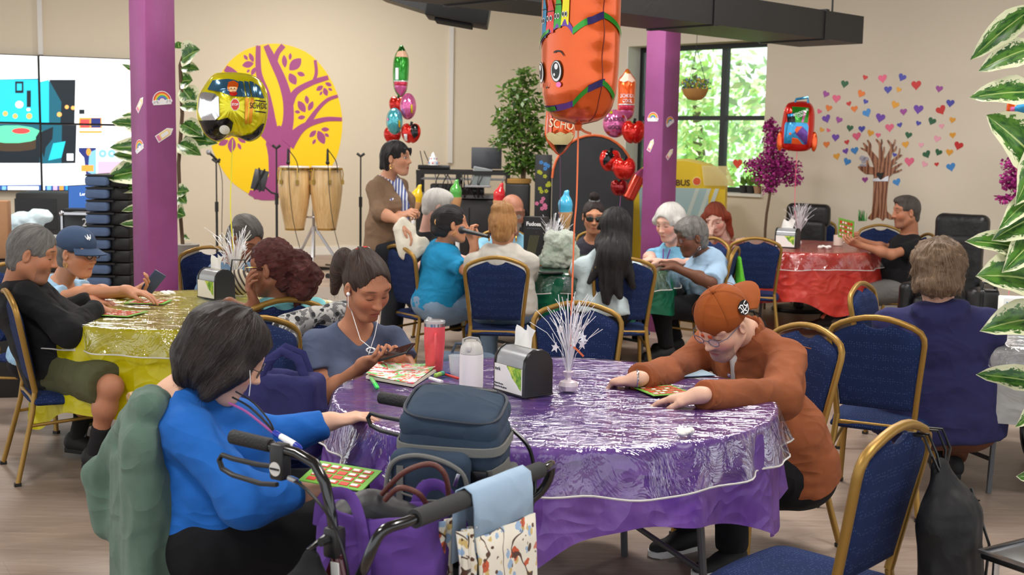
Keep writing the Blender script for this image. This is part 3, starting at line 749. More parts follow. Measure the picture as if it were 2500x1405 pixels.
# stage platform
sp=PZ(800,702,.25); a=sp; mb=MB(); s0=a-DL*7.5; s1=a+DL*2.3; b1=s1+_nl*-1*(((CORN-s1).dot(-_nl))-.0); b0=s0-_nl*((CORN-s0).dot(-_nl))
dep=(CORN-sp).dot(-_nl)
q=[s0,s1,s1-_nl*dep,s0-_nl*dep]
top=[V(p.x,p.y,.25) for p in q]; bot=[V(p.x,p.y,0) for p in q]
tv=[mb.vert(p) for p in top]; bv=[mb.vert(p) for p in bot]; mb.face(tv,0)
for i in range(4): mb.face([bv[i],bv[(i+1)%4],tv[(i+1)%4],tv[i]],1)
prop(mb.build('trim_stage',[m_floor,mat('stage_fascia',(214,206,194),.6)],None,smooth=False,sharp=30),kind='structure')
STG=.25
def skirt(name,W,a0,a1,z):
    mb=MB(); c=W((a0+a1)/2,z+.05,.008); mb.box(c,(a1-a0,.016,.10),0,M=Matrix((W.x,-W.n,W.y)).transposed()); prop(mb.build(name,m_trim,None,smooth=False),kind='structure')
skirt('baseboard_left',WL,-11,-.01,.25); skirt('baseboard_right',WR,.02,12.9,0)
# white wall conduits
mb=MB()
for px,y0,y1 in((1101,66,398),(96,0,134)):
    p=onw(WL,px,y0); q=onw(WL,px,y1); zt=p[1] if y0 else CEIL-.02
    mb.box(WL(p[0],(zt+q[1])/2,.02),(.05,.04,zt-q[1]),0,M=Matrix((WL.x,-WL.n,WL.y)).transposed())
prop(mb.build('trim_1',mat('conduit_white',(222,218,212),.5),None,smooth=False),kind='structure')
# window
m_wf=mat('window_frame_black',(30,36,36),.45); m_reveal=mat('reveal_white',(236,236,228),.7)
def gl():
    t=NT('window_glass'); tr=t.node('ShaderNodeBsdfTransparent'); gg=t.node('ShaderNodeBsdfGlossy'); gg.inputs['Roughness'].default_value=.02; mx=t.node('ShaderNodeMixShader'); fz=t.node('ShaderNodeFresnel'); fz.inputs[0].default_value=1.45
    tr.inputs[0].default_value=(.93,.97,.96,1); t.link(fz.outputs[0],mx.inputs[0]); t.link(tr.outputs[0],mx.inputs[1]); t.link(gg.outputs[0],mx.inputs[2]); t.link(mx.outputs[0],t.out.inputs['Surface']); return t.m
m_glass=gl()
W3=Matrix((WR.x,-WR.n,WR.y)).transposed()
mb=MB()
def wb(x0,x1,y0,y1,d0,d1,m=0): mb.box(WR((x0+x1)/2,(y0+y1)/2,(d0+d1)/2),(x1-x0,abs(d1-d0),y1-y0),m,M=W3)
fw=.055
wb(WX0,WX0+fw,WY0,WY1,-.24,-.31); wb(WX1-fw,WX1,WY0,WY1,-.24,-.31); wb(WX0+fw,WX1-fw,WY1-fw,WY1,-.24,-.31); wb(WX0+fw,WX1-fw,WY0,WY0+fw,-.24,-.31)
xm,_y=onw(WR,1716,280); _,ym=onw(WR,1716,287); xm+=.1
wb(xm-.035,xm+.035,WY0+fw,WY1-fw,-.24,-.31); wb(WX0+fw,xm-.035,ym-.025,ym+.025,-.24,-.31); wb(xm+.035,WX1-fw,ym-.025,ym+.025,-.24,-.31)
wf=prop(mb.build('window_1',m_wf,None,smooth=False),kind='structure')
mb=MB(); wb(WX0+fw,WX1-fw,WY0+fw,WY1-fw,-.272,-.278); o=mb.build('window_glass',m_glass,wf,smooth=False); o['label']='clear glass panes'
mb=MB(); wb(WX0-.01,WX1+.01,WY0-.03,WY0+.002,.03,-.235); wb(WX0,WX0+.012,WY0,WY1,-.002,-.235)
o=mb.build('window_sill',m_reveal,wf,smooth=False)
# foliage outside
m_leafout=[mat('outdoor_leaf_%s'%n,c,.6,var=.3,vs=3) for n,c in(('pale',(206,232,160)),('mid',(170,214,150)),('deep',(140,192,150)))]
def outtree(name,label,c,rad,n,mi,seed,trunk=True):
    rr=random.Random(seed); r=thing(name,label,'tree',(c[0],c[1],-.6),0,'trees outside the window'); mb=MB()
    for i in range(n):
        d=Vector((rr.gauss(0,1),rr.gauss(0,1),rr.gauss(0,1))).normalized(); p=Vector(c)+Vector((d.x*rad[0],d.y*rad[1],d.z*rad[2]))*(rr.random()**.35)
        a=Vector((rr.gauss(0,1),rr.gauss(0,1),rr.gauss(0,.6)-.3)).normalized(); b=a.orthogonal().normalized(); L=rr.uniform(.12,.26); w=L*.26
        q=[p,p+a*L*.5+b*w,p+a*L,p+a*L*.5-b*w]; mb.face([mb.vert(x) for x in q],rr.randrange(2))
    mb.build('foliage',[m_leafout[mi],m_leafout[(mi+1)%3]],r)
    mb=MB(); mb.tube([(c[0],c[1],-.6),(c[0]+.1,c[1],c[2]-.2),(c[0],c[1]+.1,c[2]+rad[2]*.7)],[.12,.09,.03],8); mb.build('trunk',mat('bark_outside',(96,84,70),.9),r)
oc=WR((WX0+WX1)/2,2,-2.8); 
outtree('broadleaf_tree','pale green broadleaf tree filling the left half of the window view',(oc.x-1.4,oc.y+1.6,1.7),(1.5,1.3,1.5),2600,0,1)
outtree('broadleaf_tree','mid green tree behind the upper right window panes',(oc.x+1.9,oc.y+2.4,3.1),(1.5,1.2,1.3),2600,1,2)
outtree('garden_shrub','low bright shrub outside behind the lower right window panes',(oc.x+.9,oc.y-.2,.9),(1.6,1.0,.9),2400,0,3)
mb=MB(); mb.quad((oc.x-9,oc.y-3,-.6),(oc.x+14,oc.y-3,-.6),(oc.x+14,oc.y+16,-.6),(oc.x-9,oc.y+16,-.6))
o=mb.build('lawn',mat('lawn_green',(150,190,110),.9,var=.2),None); prop(o,'bright green lawn outside beyond the window','lawn',kind='structure')
# overhead duct
m_duct=m_dark
d1=PY(2106,107,10.2); d0=PY(1500,38,8.1); dd=(d1-d0); dd.z=0; dd.normalize(); nn=Vector((-dd.y,dd.x,0))
p1=V(d1.x,d1.y,d1.z); p0=p1-dd*((d1-d0).length*2.6); h=PY(2106,40,10.2).z-d1.z
mb=MB(); mid=(p0+p1)/2+nn*.3; mid.z=d1.z+h/2; mb.box(mid,((p1-p0).length,.6,h),0,M=Matrix((dd,nn,V(0,0,1))).transposed())
r=thing('air_duct','long matte black rectangular air duct running under the ceiling toward the right wall','duct',(mid.x,mid.y,d1.z))
mb.build('duct_body',m_duct,r,smooth=False)
for t_ in(.25,.5,.75,.93):
    mb=MB(); c=p0.lerp(p1,t_)+nn*.3; mb.box((c.x,c.y,d1.z+h/2),(.05,.62,h+.02),0,M=Matrix((dd,nn,V(0,0,1))).transposed()); mb.build('seam_band',m_duct,r,smooth=False)
for t_ in(.55,.8,.96):
    mb=MB(); c=p0.lerp(p1,t_)+nn*.1; mb.tube([(c.x,c.y,d1.z+h),(c.x,c.y,CEIL)],.008,6); mb.build('hanger_rod',m_duct,r)
# hung loudspeaker and slab at top
r=thing('ceiling_speaker','black box loudspeaker hung from the ceiling above the conduit','speaker',PY(1120,64,9.2))
a=PY(1036,35,9.2);b=PY(1188,62,9.2); c=(a+b)/2; mb=MB(); ex=(b-a); ex.normalize(); up=ex.cross(V(0,1,0)).normalized()*-1; up=V(0,0,1) if up.z<0 else up
M3=Matrix((ex,V(0,0,1).cross(ex).normalized(),ex.cross(V(0,0,1).cross(ex).normalized()))).transposed()
mb.box(c+M3@V(0,.2,.13),((b-a).length,.4,.26),0,M=M3,bev=.01); mb.build('cabinet',mat('speaker_black',(22,22,23),.55),r)
mb=MB(); mb.box(c+M3@V(-.02,.2,-.012),((b-a).length*.6,.3,.02),0,M=M3,bev=.004); mb.build('grille',mat('grille_black',(14,14,15),.8,bump=.5,bs=300),r)
mb=MB(); mb.box((c.x,c.y+.25,(c.z+CEIL)/2+.12),(.06,.06,CEIL-c.z-.24)); mb.build('bracket',m_dark,r)
r=thing('ceiling_beam','black sloping panel hanging above the mural, beside the hung loudspeaker','panel',PY(980,20,9.8))
mb=MB(); a=PY(912,-12,10.0); b=PY(1046,30,9.6); 
for p_ in (1,): 
    A=[a,b,b+V(.05,.5,0),a+V(.05,.5,0)]; T_=[x+V(0,0,.22) for x in A]; ia=[mb.vert(x) for x in A]; it=[mb.vert(x) for x in T_]; mb.face(ia[::-1]); mb.face(it); mb.rings([ia,it])
mb.build('panel_body',m_dark,r,smooth=False); mb=MB(); m_=(a+b)/2+V(0,.25,.2); mb.tube([m_,V(m_.x,m_.y,CEIL)],.012,6); mb.build('hanger_rod',m_dark,r)
# pillars
def pillar(pxc,Yc,name,label,side=.212,yaw=-46):
    c=PY(pxc,500,Yc); c.z=0
    t=NT('pillar_paint_'+name); 
    t.P(col=t.ramp(t.noise(t.coord(),3,4),[(.3,lin((136,62,116))),(.7,lin((150,74,132)))]),rough=.45); t.bump(t.noise(t.coord(scale=(1,1,.5)),40,5,.65),.35,.006)
    mb=MB(); mb.box((c.x,c.y,CEIL/2),(side,side,CEIL),0,rz=R(yaw),bev=.008)
    o=mb.build(name,t.m,None); prop(o,kind='structure'); return c
PL=pillar(378,7.75,'trim_pillar_left','',.205); PR=pillar(1608,10.75,'trim_pillar_right','',.21)
def pface(c,ang,side,az=0):
    n=Vector((math.cos(R(ang)),math.sin(R(ang)),0)); x=V(0,0,1).cross(n); return Frame(c+n*(side/2+.001),x)
PLr=pface(PL,-46,.205); PLl=pface(PL,-136,.205); PRr=pface(PR,-46,.21); PRl=pface(PR,-136,.21)
# stickers
SW=mat('sticker_white',(240,236,238),.4)
cm={n:mat('paint_'+n,c,.4) for n,c in dict(red=(222,60,50),orange=(240,140,50),yellow=(250,205,70),green=(90,180,90),blue=(70,140,210),violet=(130,80,180),pink=(235,130,170),cream=(240,225,190),black=(25,25,25),cloud=(245,240,245),teal=(90,190,210),white=(245,245,245)).items()}
def rainbow(W,px,py,r,rot,label,pale=False):
    a,b=onw(W,px,py); o=W(a,b); fr=Frame(o,W.x*math.cos(rot)+W.y*math.sin(rot),W.y*math.cos(rot)-W.x*math.sin(rot)); fr.n=W.n
    root=thing('rainbow_sticker',label,'sticker',o)
    mb=MB(); flat(mb,circ(0,0,r*1.08,r*1.08,24,0,PI)+[(-r*1.08,-.01),(-r*1.0,-.02),(r*1.0,-.02)],fr,.0008); mb.build('backing',SW,root,smooth=False)
    mb=MB(); cs=['red','orange','yellow','green','blue','violet']
    for i,c in enumerate(cs):
        r1=r*(1-i*.11); r0=r*(1-(i+1)*.11); A=circ(0,0,r1,r1,18,0,PI); B=circ(0,0,r0,r0,18,0,PI)
        ia=[mb.vert(fr(x,y,.0012)) for x,y in A]; ib=[mb.vert(fr(x,y,.0012)) for x,y in B]
        for j in range(18): mb.face([ib[j],ia[j],ia[j+1],ib[j+1]],i)
    mb.build('arc',[cm[c] for c in cs],root,smooth=False)
    for e in(1,-1):
        mb=MB()
        for x,y,q in((0,0,.28),(.22,.06,.2),(-.22,.05,.2)): flat(mb,circ(e*r*.72+x*r,-.05*r+y*r,q*r,q*r*.9,14),fr,.0018)
        mb.build('cloud',cm['cloud'],root,smooth=False)
def pencilst(W,px,py,L,rot,label):
    a,b=onw(W,px,py); o=W(a,b); fr=Frame(o,W.x*math.cos(rot)+W.y*math.sin(rot),W.y*math.cos(rot)-W.x*math.sin(rot)); fr.n=W.n
    root=thing('pencil_sticker',label,'sticker',o); w=L*.16
    mb=MB(); flat(mb,[(-L/2-.006,-w-.006),(L*.3,-w-.006),(L/2+.012,0),(L*.3,w+.006),(-L/2-.006,w+.006)],fr,.0008); mb.build('backing',SW,root,smooth=False)
    mb=MB(); flat(mb,[(-L/2,-w),(-L*.32,-w),(-L*.32,w),(-L/2,w)],fr,.0014); mb.build('eraser',cm['pink'],root,smooth=False)
    mb=MB(); flat(mb,[(-L*.30,-w),(L*.28,-w),(L*.28,w),(-L*.30,w)],fr,.0014); mb.build('barrel',cm['yellow'],root,smooth=False)
    mb=MB(); flat(mb,[(-L*.25,-w*.7),(L*.24,-w*.7),(L*.24,w*.7),(-L*.25,w*.7)],fr,.0018); mb.build('name_patch',SW,root,smooth=False)
    mb=MB(); flat(mb,[(L*.29,-w),(L/2,0),(L*.29,w)],fr,.0014); mb.build('tip',cm['cream'],root,smooth=False)
rainbow(PLr,396,248,.060,.1,'rainbow sticker with white clouds on the left purple pillar'); pencilst(PLr,402,328,.115,.55,'yellow pencil sticker on the left purple pillar under the rainbow')
pencilst(PLl,342,255,.10,.8,'pale pencil sticker on the shaded face of the left pillar'); rainbow(PLl,341,362,.05,.4,'small rainbow sticker low on the side face of the left pillar')
rainbow(PRl,1594,291,.055,0,'rainbow sticker on the left face of the right pillar'); rainbow(PRr,1636,300,.05,.5,'tilted rainbow sticker on the right face of the right pillar')
pencilst(PRl,1589,355,.10,1.1,'pencil sticker on the left face of the right pillar'); pencilst(PRr,1635,376,.10,.8,'pencil sticker on the right face of the right pillar')
# mural
mroot=thing('wall_mural','round yellow mural with a purple branching tree painted on the cream wall','mural',WL(*onw(WL,674,480)))
m_my=mat('mural_yellow',(255,212,0),.5); m_mp=mat('mural_purple',(166,74,132),.5)
def mp(x,y): return onw(WL,480+x*.29186,90+y*.2918)
mur=[mp(*p) for p in((665,1358),(540,1350),(410,1300),(270,1190),(160,1010),(112,850),(110,640),(150,430),(240,250),(370,130),(520,72),(660,57),(800,80),(950,150),(1080,290),(1170,460),(1213,640),(1215,800),(1180,980),(1120,1100),(1010,1240),(860,1330))]
dsc=[tuple(p[:2]) for p in smooth_poly([(a,b,0) for a,b in mur],4)]
mb=MB(); flat(mb,list(reversed(dsc)),WL,.003); mb.build('yellow_disc',m_my,mroot,smooth=False)
mb=MB(); U=.29186*15/3000
_z=[.0045]
def br_(pts,ws):
    _z[0]+=.0006; stroke(mb,[mp(*p) for p in pts],[w*U*1.0 for w in ws],WL,0,_z[0])
br_([(690,1350),(690,1150),(690,1000),(680,880),(640,760)],[170,165,175,200,110]); br_([(470,1330),(560,1290),(640,1230),(680,1150)],[60,110,130,120])
br_([(660,1345),(540,1335),(440,1300)],[40,60,40])
br_([(700,900),(760,740),(765,560),(720,380),(640,200),(580,72)],[130,90,80,70,62,44]); br_([(655,195),(680,130),(725,72)],[44,40,44])
br_([(640,820),(625,680),(580,480),(520,300),(515,74)],[90,62,62,46,36]); br_([(690,900),(560,800),(490,740),(420,650)],[110,70,60,40])
br_([(600,800),(500,560),(330,330),(240,262)],[60,60,60,50])
br_([(780,560),(830,460),(960,385),(1100,340)],[60,50,42,36]); br_([(975,385),(1000,300),(990,195)],[30,26,24])
br_([(760,900),(850,790),(940,730),(1080,690),(1214,690)],[120,70,46,36,30]); br_([(920,740),(1000,620),(1090,530),(1180,495)],[50,32,28,24])
o=mb.build('tree_branches',m_mp,mroot,smooth=False)
def leafp(x,y,L,w,ang):
    n=10; o=[]
    for i in range(n+1): t=i/n; o.append((t,math.sin(PI*t)**.8*w))
    for i in range(n-1,0,-1): t=i/n; o.append((t,-math.sin(PI*t)**.8*w))
    ca,sa=math.cos(ang),math.sin(ang); return [mp(x+(a*L)*ca-b*sa*L,y+(a*L)*sa+b*ca*L) for a,b in o]
mb=MB()
for x,y,L,w,an in((395,150,55,.25,55),(440,135,85,.22,65),(380,240,100,.28,-10),(420,300,35,.3,-50),(490,255,75,.24,115),(730,150,110,.2,85),(785,135,60,.22,95),(775,280,140,.3,-45),(840,300,70,.28,20),(775,305,110,.3,60),(1000,450,70,.28,-35),(1075,385,60,.28,25),(1065,425,75,.28,70),(1030,490,40,.25,-60),(1100,430,40,.3,30),(848,535,115,.26,58),(915,490,75,.24,80),(935,620,90,.24,-65),(820,625,48,.3,8),(845,680,65,.28,-10),(943,840,80,.25,-45),(1040,775,70,.26,0),(1015,785,125,.26,65),(970,900,50,.25,-60),(1070,810,45,.3,35),(183,905,90,.28,-25),(300,840,130,.26,95),(345,890,60,.22,65),(340,830,90,.24,40),(215,830,90,.25,-10)):
    flat(mb,leafp(x,y,L,w,R(an)),WL,.005)
mb.build('painted_leaves',m_mp,mroot,smooth=False)
# hearts
hc=dict(red=(200,50,45),pink=(225,100,130),orange=(225,120,45),amber=(225,160,50),green=(45,95,60),blue=(70,140,205),navy=(75,75,165),purple=(110,65,165),plum=(160,75,150),rose=(235,165,180))
hm={k:mat('foil_'+k,c,.25,.25,bump=.3,bs=25) for k,c in hc.items()}
HE=[(2062,206,9,'green'),(2112,190,6,'red'),(2155,193,10,'pink'),(2202,190,9,'navy'),(2237,209,11,'red'),(2293,218,8,'plum'),(2016,231,8,'plum'),(2168,220,9,'navy'),(2194,220,6,'amber'),(2042,242,10,'pink'),(2102,230,9,'orange'),(2113,249,6,'navy'),(2320,253,9,'navy'),(2073,254,6,'red'),(2185,257,9,'amber'),(2023,265,8,'orange'),(2086,267,8,'orange'),(2117,277,10,'blue'),(2206,274,8,'plum'),(2242,268,11,'purple'),(2298,270,11,'red'),(2000,273,6,'pink'),(2018,291,10,'purple'),(2149,289,11,'purple'),(2048,294,8,'plum'),(2275,297,9,'green'),(2325,294,7,'amber'),(2197,306,6,'navy'),(2242,302,6,'navy'),(2172,313,10,'pink'),(2299,309,6,'rose'),(2075,314,8,'green'),(2104,316,8,'navy'),(2006,318,6,'amber'),(2022,319,5,'pink'),(2125,326,8,'amber'),(2092,334,10,'pink'),(2144,331,6,'pink'),(2218,331,8,'green'),(2326,331,7,'amber'),(2040,337,9,'purple'),(2288,340,8,'rose'),(2068,348,6,'red'),(2211,354,8,'amber'),(2340,357,10,'red'),(2018,354,8,'orange'),(2249,355,6,'rose'),(2065,370,7,'purple'),(2087,369,9,'blue'),(2184,379,5,'navy'),(2263,378,9,'green'),(2291,373,8,'green'),(2318,373,8,'amber'),(2043,383,8,'amber'),(2068,396,9,'blue'),(2220,396,11,'pink'),(2257,402,7,'rose'),(2287,402,5,'red'),(2322,409,10,'blue'),(2112,440,7,'plum'),(2190,446,9,'blue')]
cnt={}
nearf=lambda x,y: ('at the top' if y<235 else 'upper middle' if y<300 else 'lower middle' if y<360 else 'at the bottom')
for i,(x,y,r,c) in enumerate(HE):
    a,b=onw(WR,x,y); s=r*1.16*(PP(x,y,WR.o,WR.n)-CAMLOC).length/3000
    mb=MB(); o=WR(a,b); flat(mb,[(q[0],q[1]) for q in heart(0,0,s,rnd.uniform(-.5,.5))],Frame(o,WR.x,WR.y),.003)
    ob=mb.build('heart_sticker',hm[c],None,smooth=False); recenter(ob)
    side='left side' if x<2090 else 'left of centre' if x<2165 else 'right of centre' if x<2240 else 'right side'
    prop(ob,'%s %s heart sticker %s of the cluster, %s'%('small' if r<7 else 'large' if r>9 else 'medium',c,nearf(x,y),side),'sticker','heart stickers above the paper tree'); cnt.setdefault(ob['label'],[]).append(ob)
for k,l in cnt.items():
    if len(l)>1:
        l.sort(key=lambda o:-(o.location.z))
        names=['highest','next lower','third','fourth','fifth'] if len(l)>2 else ['upper','lower']
        for o,n in zip(l,names): o['label']=k.replace(' sticker',' sticker, the %s one'%n)
# paper tree
tr=thing('tree_sticker','brown woodgrain foil tree sticker with bare branches on the beige wall','sticker',WR(*onw(WR,2150,538)))
t=NT('foil_wood'); w=t.node('ShaderNodeTexWave'); w.inputs['Scale'].default_value=9; w.inputs['Distortion'].default_value=7; w.inputs['Detail'].default_value=2; t.link(t.coord(scale=(1.2,1.2,.25)),w.inputs['Vector'])
t.P(col=t.ramp(w.outputs['Fac'],[(.25,lin((112,66,44))),(.6,lin((172,120,88)))]),rough=.28,metal=.2); t.bump(t.noise(t.coord(),20,3),.3,.01)
def tp(x,y): return onw(WR,2060+x*.1708,320+y*.1708)
_z[0]=.0032
poly=[tp(*p) for p in((340,1250),(400,1170),(412,1050),(420,880),(430,620),(440,560),(500,520),(640,510),(655,640),(630,800),(615,1000),(620,1150),(700,1220),(740,1265),(660,1270),(600,1240),(560,1290),(520,1250),(470,1240),(400,1280))]
mb=MB(); flat(mb,list(reversed(poly)),WR,.003)
U=.1708*(PP(2150,450,WR.o,WR.n)-CAMLOC).length/3000
def tb(pts,ws):
    _z[0]+=.0004; stroke(mb,[tp(*p) for p in pts],[w_*U*1.2 for w_ in ws],WR,0,_z[0])
tb([(530,640),(500,520),(440,400),(350,270),(280,170)],[170,120,80,50,14]); tb([(370,290),(375,200),(340,130)],[45,35,16]); tb([(350,280),(290,265),(240,240)],[40,26,10])
tb([(545,600),(550,450),(530,320),(520,200),(460,115)],[140,80,50,34,14]); tb([(522,210),(545,170),(540,115)],[30,22,12]); tb([(555,340),(575,290),(578,225)],[34,24,12])
tb([(560,640),(610,460),(660,330),(690,230),(625,130)],[120,80,50,36,18]); tb([(690,230),(720,190),(738,120)],[30,24,12]); tb([(690,290),(735,270),(755,215)],[30,26,12])
tb([(600,620),(660,500),(710,430),(800,360),(840,345)],[110,60,40,26,10]); tb([(775,370),(795,310),(805,245)],[22,18,8]); tb([(680,480),(730,465),(762,445)],[24,18,8])
tb([(560,660),(680,580),(750,520),(835,460)],[120,60,34,12]); tb([(700,590),(770,580),(835,550)],[34,24,12]); tb([(520,620),(430,570),(330,560),(210,515)],[120,80,90,12]); tb([(370,560),(345,480),(345,410)],[50,30,10])
mb.build('trunk_and_branches',t.m,tr,smooth=False)
mb=MB(); flat(mb,[tp(*p) for p in((420,720),(640,720),(650,640),(600,660),(540,700),(500,670),(430,680))],WR,.013); mb.build('torn_foil_patch',mat('foil_silver',(225,225,228),.2,.6,bump=.3,bs=30),tr,smooth=False)
mb=MB(); flat(mb,[tp(*p) for p in((530,700),(470,620),(500,590),(530,605),(580,590),(560,650))],WR,.0145); mb.build('dark_patch',cm['black'],tr,smooth=False)
mb=MB(); 
for x,y,r in((270,390,45),(320,400,40),(285,440,30),(260,500,35),(310,495,30)): flat(mb,[tp(x+a,y+b) for a,b in circ(0,0,r,r*.8,12)][::-1],WR,.006)
mb.build('owl_sticker_shapes',mat('foil_grey',(180,178,190),.3,.5,bump=.5,bs=60),tr,smooth=False)
for cx,lab,w in((2106,'small tuft of grass sticker left of the paper tree roots',1),(2192,'small tuft of grass sticker right of the paper tree, beside the man in black',.9)):
    mb=MB(); rr=random.Random(cx)
    for i in range(26):
        x0=cx+rr.uniform(-10,10)*w; x1=x0+rr.uniform(-5,5); y1=535-rr.uniform(8,24)
        a=onw(WR,x0-1.2,540); b=onw(WR,x0+1.2,540); c=onw(WR,x1,y1); flat(mb,[a,b,c],WR,.003,m=i%2)
    o=mb.build('grass_sticker',[cm['green'],mat('grass_dk',(70,120,60),.5)],None,smooth=False); recenter(o); prop(o,lab,'sticker','grass stickers')
# ---------------- banquet chairs
t=NT('chair_fabric'); v=t.coord(scale=(1,1,1))
vo=t.node('ShaderNodeTexVoronoi'); vo.inputs['Scale'].default_value=95; vo.inputs['Randomness'].default_value=.4; t.link(v,vo.inputs['Vector'])
dt=t.math('LESS_THAN',vo.outputs['Distance'],.22); n=t.noise(t.coord(),3,3)
base=t.ramp(n,[(.3,lin((24,36,72))),(.7,lin((31,48,92)))])
t.P(col=t.mix(t.math('MULTIPLY',dt,.38),base,lin((92,116,168))),rough=.88,spec=.2); t.bump(t.noise(t.coord(),7,3),.25,.012)
m_fab=t.m
m_gold=mat('frame_gold',(158,122,58),.42,.55,bump=.05,bs=30); m_foot=mat('glide_black',(25,24,22),.6)
def make_chair():
    r=thing('banquet_chair','x','chair')
    rec=lambda z:-.195-(z-.45)*.20
    half=[(.170,.425),(.176,.50),(.186,.60),(.197,.70),(.205,.775),(.203,.805),(.188,.832),(.155,.852),(.10,.872),(.05,.884),(0,.888)]
    pts=[V(-x,rec(z),z) for x,z in half]+[V(x,rec(z),z) for x,z in reversed(half[:-1])]
    mb=MB(); mb.sweep(pts,.024,.026,(0,1,.2)); bf=mb.build('back_frame',m_gold,r,world=False,sharp=50)
    # pad: outline with crown dip at the hand hole
    hp=[(.158,.475),(.166,.55),(.178,.66),(.191,.76),(.190,.79),(.176,.812),(.140,.833),(.095,.851),(.060,.862),(.045,.852),(.022,.843),(0,.840)]
    out=[V(x,z,0) for x,z in hp]+[V(-x,z,0) for x,z in reversed(hp[:-1])]
    out=[V(-.15,.468,0)]+[V(-.05,.465,0),V(.05,.465,0),V(.15,.468,0)]+out[1:-1] if False else out+[V(-.15,.466,0),V(-.05,.464,0),V(.05,.464,0),V(.15,.466,0)]
    o2=[(p.x,p.y-.65) for p in smooth_poly(out,3)]
    yd=Vector((0,-.2,1)).normalized()
    fr=Frame((0,rec(.65)-.002,.65),(-1,0,0),yd)   # normal toward +y (front)
    mb=MB(); pillow(mb,o2,fr,.030,.012,p=9,cen=(0,0)); mb.build('backrest',m_fab,r,world=False)
    so=[(-.165,-.205),(.165,-.205),(.200,-.15),(.222,.0),(.225,.14),(.21,.185),(.17,.205),(0,.215),(-.17,.205),(-.21,.185),(-.225,.14),(-.222,0),(-.200,-.15)]
    so=[(p.x,p.y) for p in smooth_poly([(a,b,0) for a,b in so],3)]
    mb=MB(); pillow(mb,so,Frame((0,0,.375),(1,0,0),(0,1,0)),.040,.020,p=7,cen=(0,0)); mb.build('seat',m_fab,r,world=False)
    mb=MB()
    for e in(1,-1): mb.sweep([V(.166*e,-.20,.388),V(.190*e,-.10,.380),V(.197*e,.10,.380)],.022,.022,(0,0,1))
    mb.sweep([V(-.166,-.195,.388),V(.166,-.195,.388)],.022,.022,(0,0,1)); mb.sweep([V(-.19,.15,.375),V(.19,.15,.375)],.022,.022,(0,0,1)); mb.build('seat_frame',m_gold,r,world=False,sharp=50)
    for e in(1,-1):
        mb=MB(); mb.sweep([V(.197*e,.09,.381),V(.199*e,.145,.378),V(.201*e,.175,.362),V(.203*e,.188,.330),V(.212*e,.205,.20),V(.222*e,.222,.012)],.022,.024,(1,0,0)); l=mb.build('leg',m_gold,r,world=False,sharp=50)
        mb=MB(); mb.box((.222*e,.222,.008),(.026,.028,.016)); mb.build('foot_glide',m_foot,l,world=False,smooth=False)
    for e in(1,-1):
        mb=MB(); mb.sweep([V(.168*e,-.192,.425),V(.176*e,-.205,.33),V(.20*e,-.25,.15),V(.222*e,-.285,.012)],.022,.026,(1,0,0)); l=mb.build('leg',m_gold,r,world=False,sharp=50)
        mb=MB(); mb.box((.222*e,-.286,.008),(.026,.03,.016)); mb.build('foot_glide',m_foot,l,world=False,smooth=False)
        mb=MB(); mb.sweep([V(.185*e,-.222,.27),V(.205*e,.192,.30)],.015,.015,(0,0,1)); mb.build('stretcher',m_gold,r,world=False,sharp=50)
    return r
chair0=make_chair(); chairs=[]
def chair(x,y,face,label,group='blue and gold banquet chairs'):
    """face: direction vector the seat faces"""
    rz=math.atan2(face[1],face[0])-PI/2
    if not chairs:
        r=chair0; r.location=(x,y,0); r.rotation_euler=(0,0,rz); prop(r,label,None,group)
    else: r=dup(chair0,(x,y,0),rz,label,group)
    chairs.append(r); return r
# ---------------- tables
def vinyl(name):
    t=NT(name); t.n.remove(t.b); tr=t.node('ShaderNodeBsdfTransparent'); g=t.node('ShaderNodeBsdfGlossy'); g.inputs['Roughness'].default_value=.07; g.inputs['Color'].default_value=(1,1,1,1)
    mx=t.node('ShaderNodeMixShader'); lw=t.node('ShaderNodeLayerWeight'); lw.inputs['Blend'].default_value=.34
    b=t.node('ShaderNodeBump'); b.inputs['Strength'].default_value=.9; b.inputs['Distance'].default_value=.02
    n1=t.noise(t.coord(scale=(1,2.6,1),rot=(0,0,.5)),6,4,.6,1.2); n2=t.math('ABSOLUTE',t.math('SUBTRACT',t.noise(t.coord(scale=(1,1.8,1),rot=(0,0,-.3)),6,1,.5,.8),.5))
    h=t.math('ADD',n1,t.math('MULTIPLY',n2,-.7)); t.link(h,b.inputs['Height'])
    t.link(b.outputs['Normal'],g.inputs['Normal']); t.link(b.outputs['Normal'],lw.inputs['Normal'])
    tr.inputs[0].default_value=(.97,.97,.98,1)
    f=t.math('MULTIPLY_ADD',lw.outputs['Facing'],.62,.06); t.link(f,mx.inputs[0]); t.link(tr.outputs[0],mx.inputs[1]); t.link(g.outputs[0],mx.inputs[2]); t.link(mx.outputs[0],t.out.inputs['Surface']); return t.m
m_vinyl=vinyl('clear_vinyl'); m_cord=mat('cord_white',(215,212,208),.5)
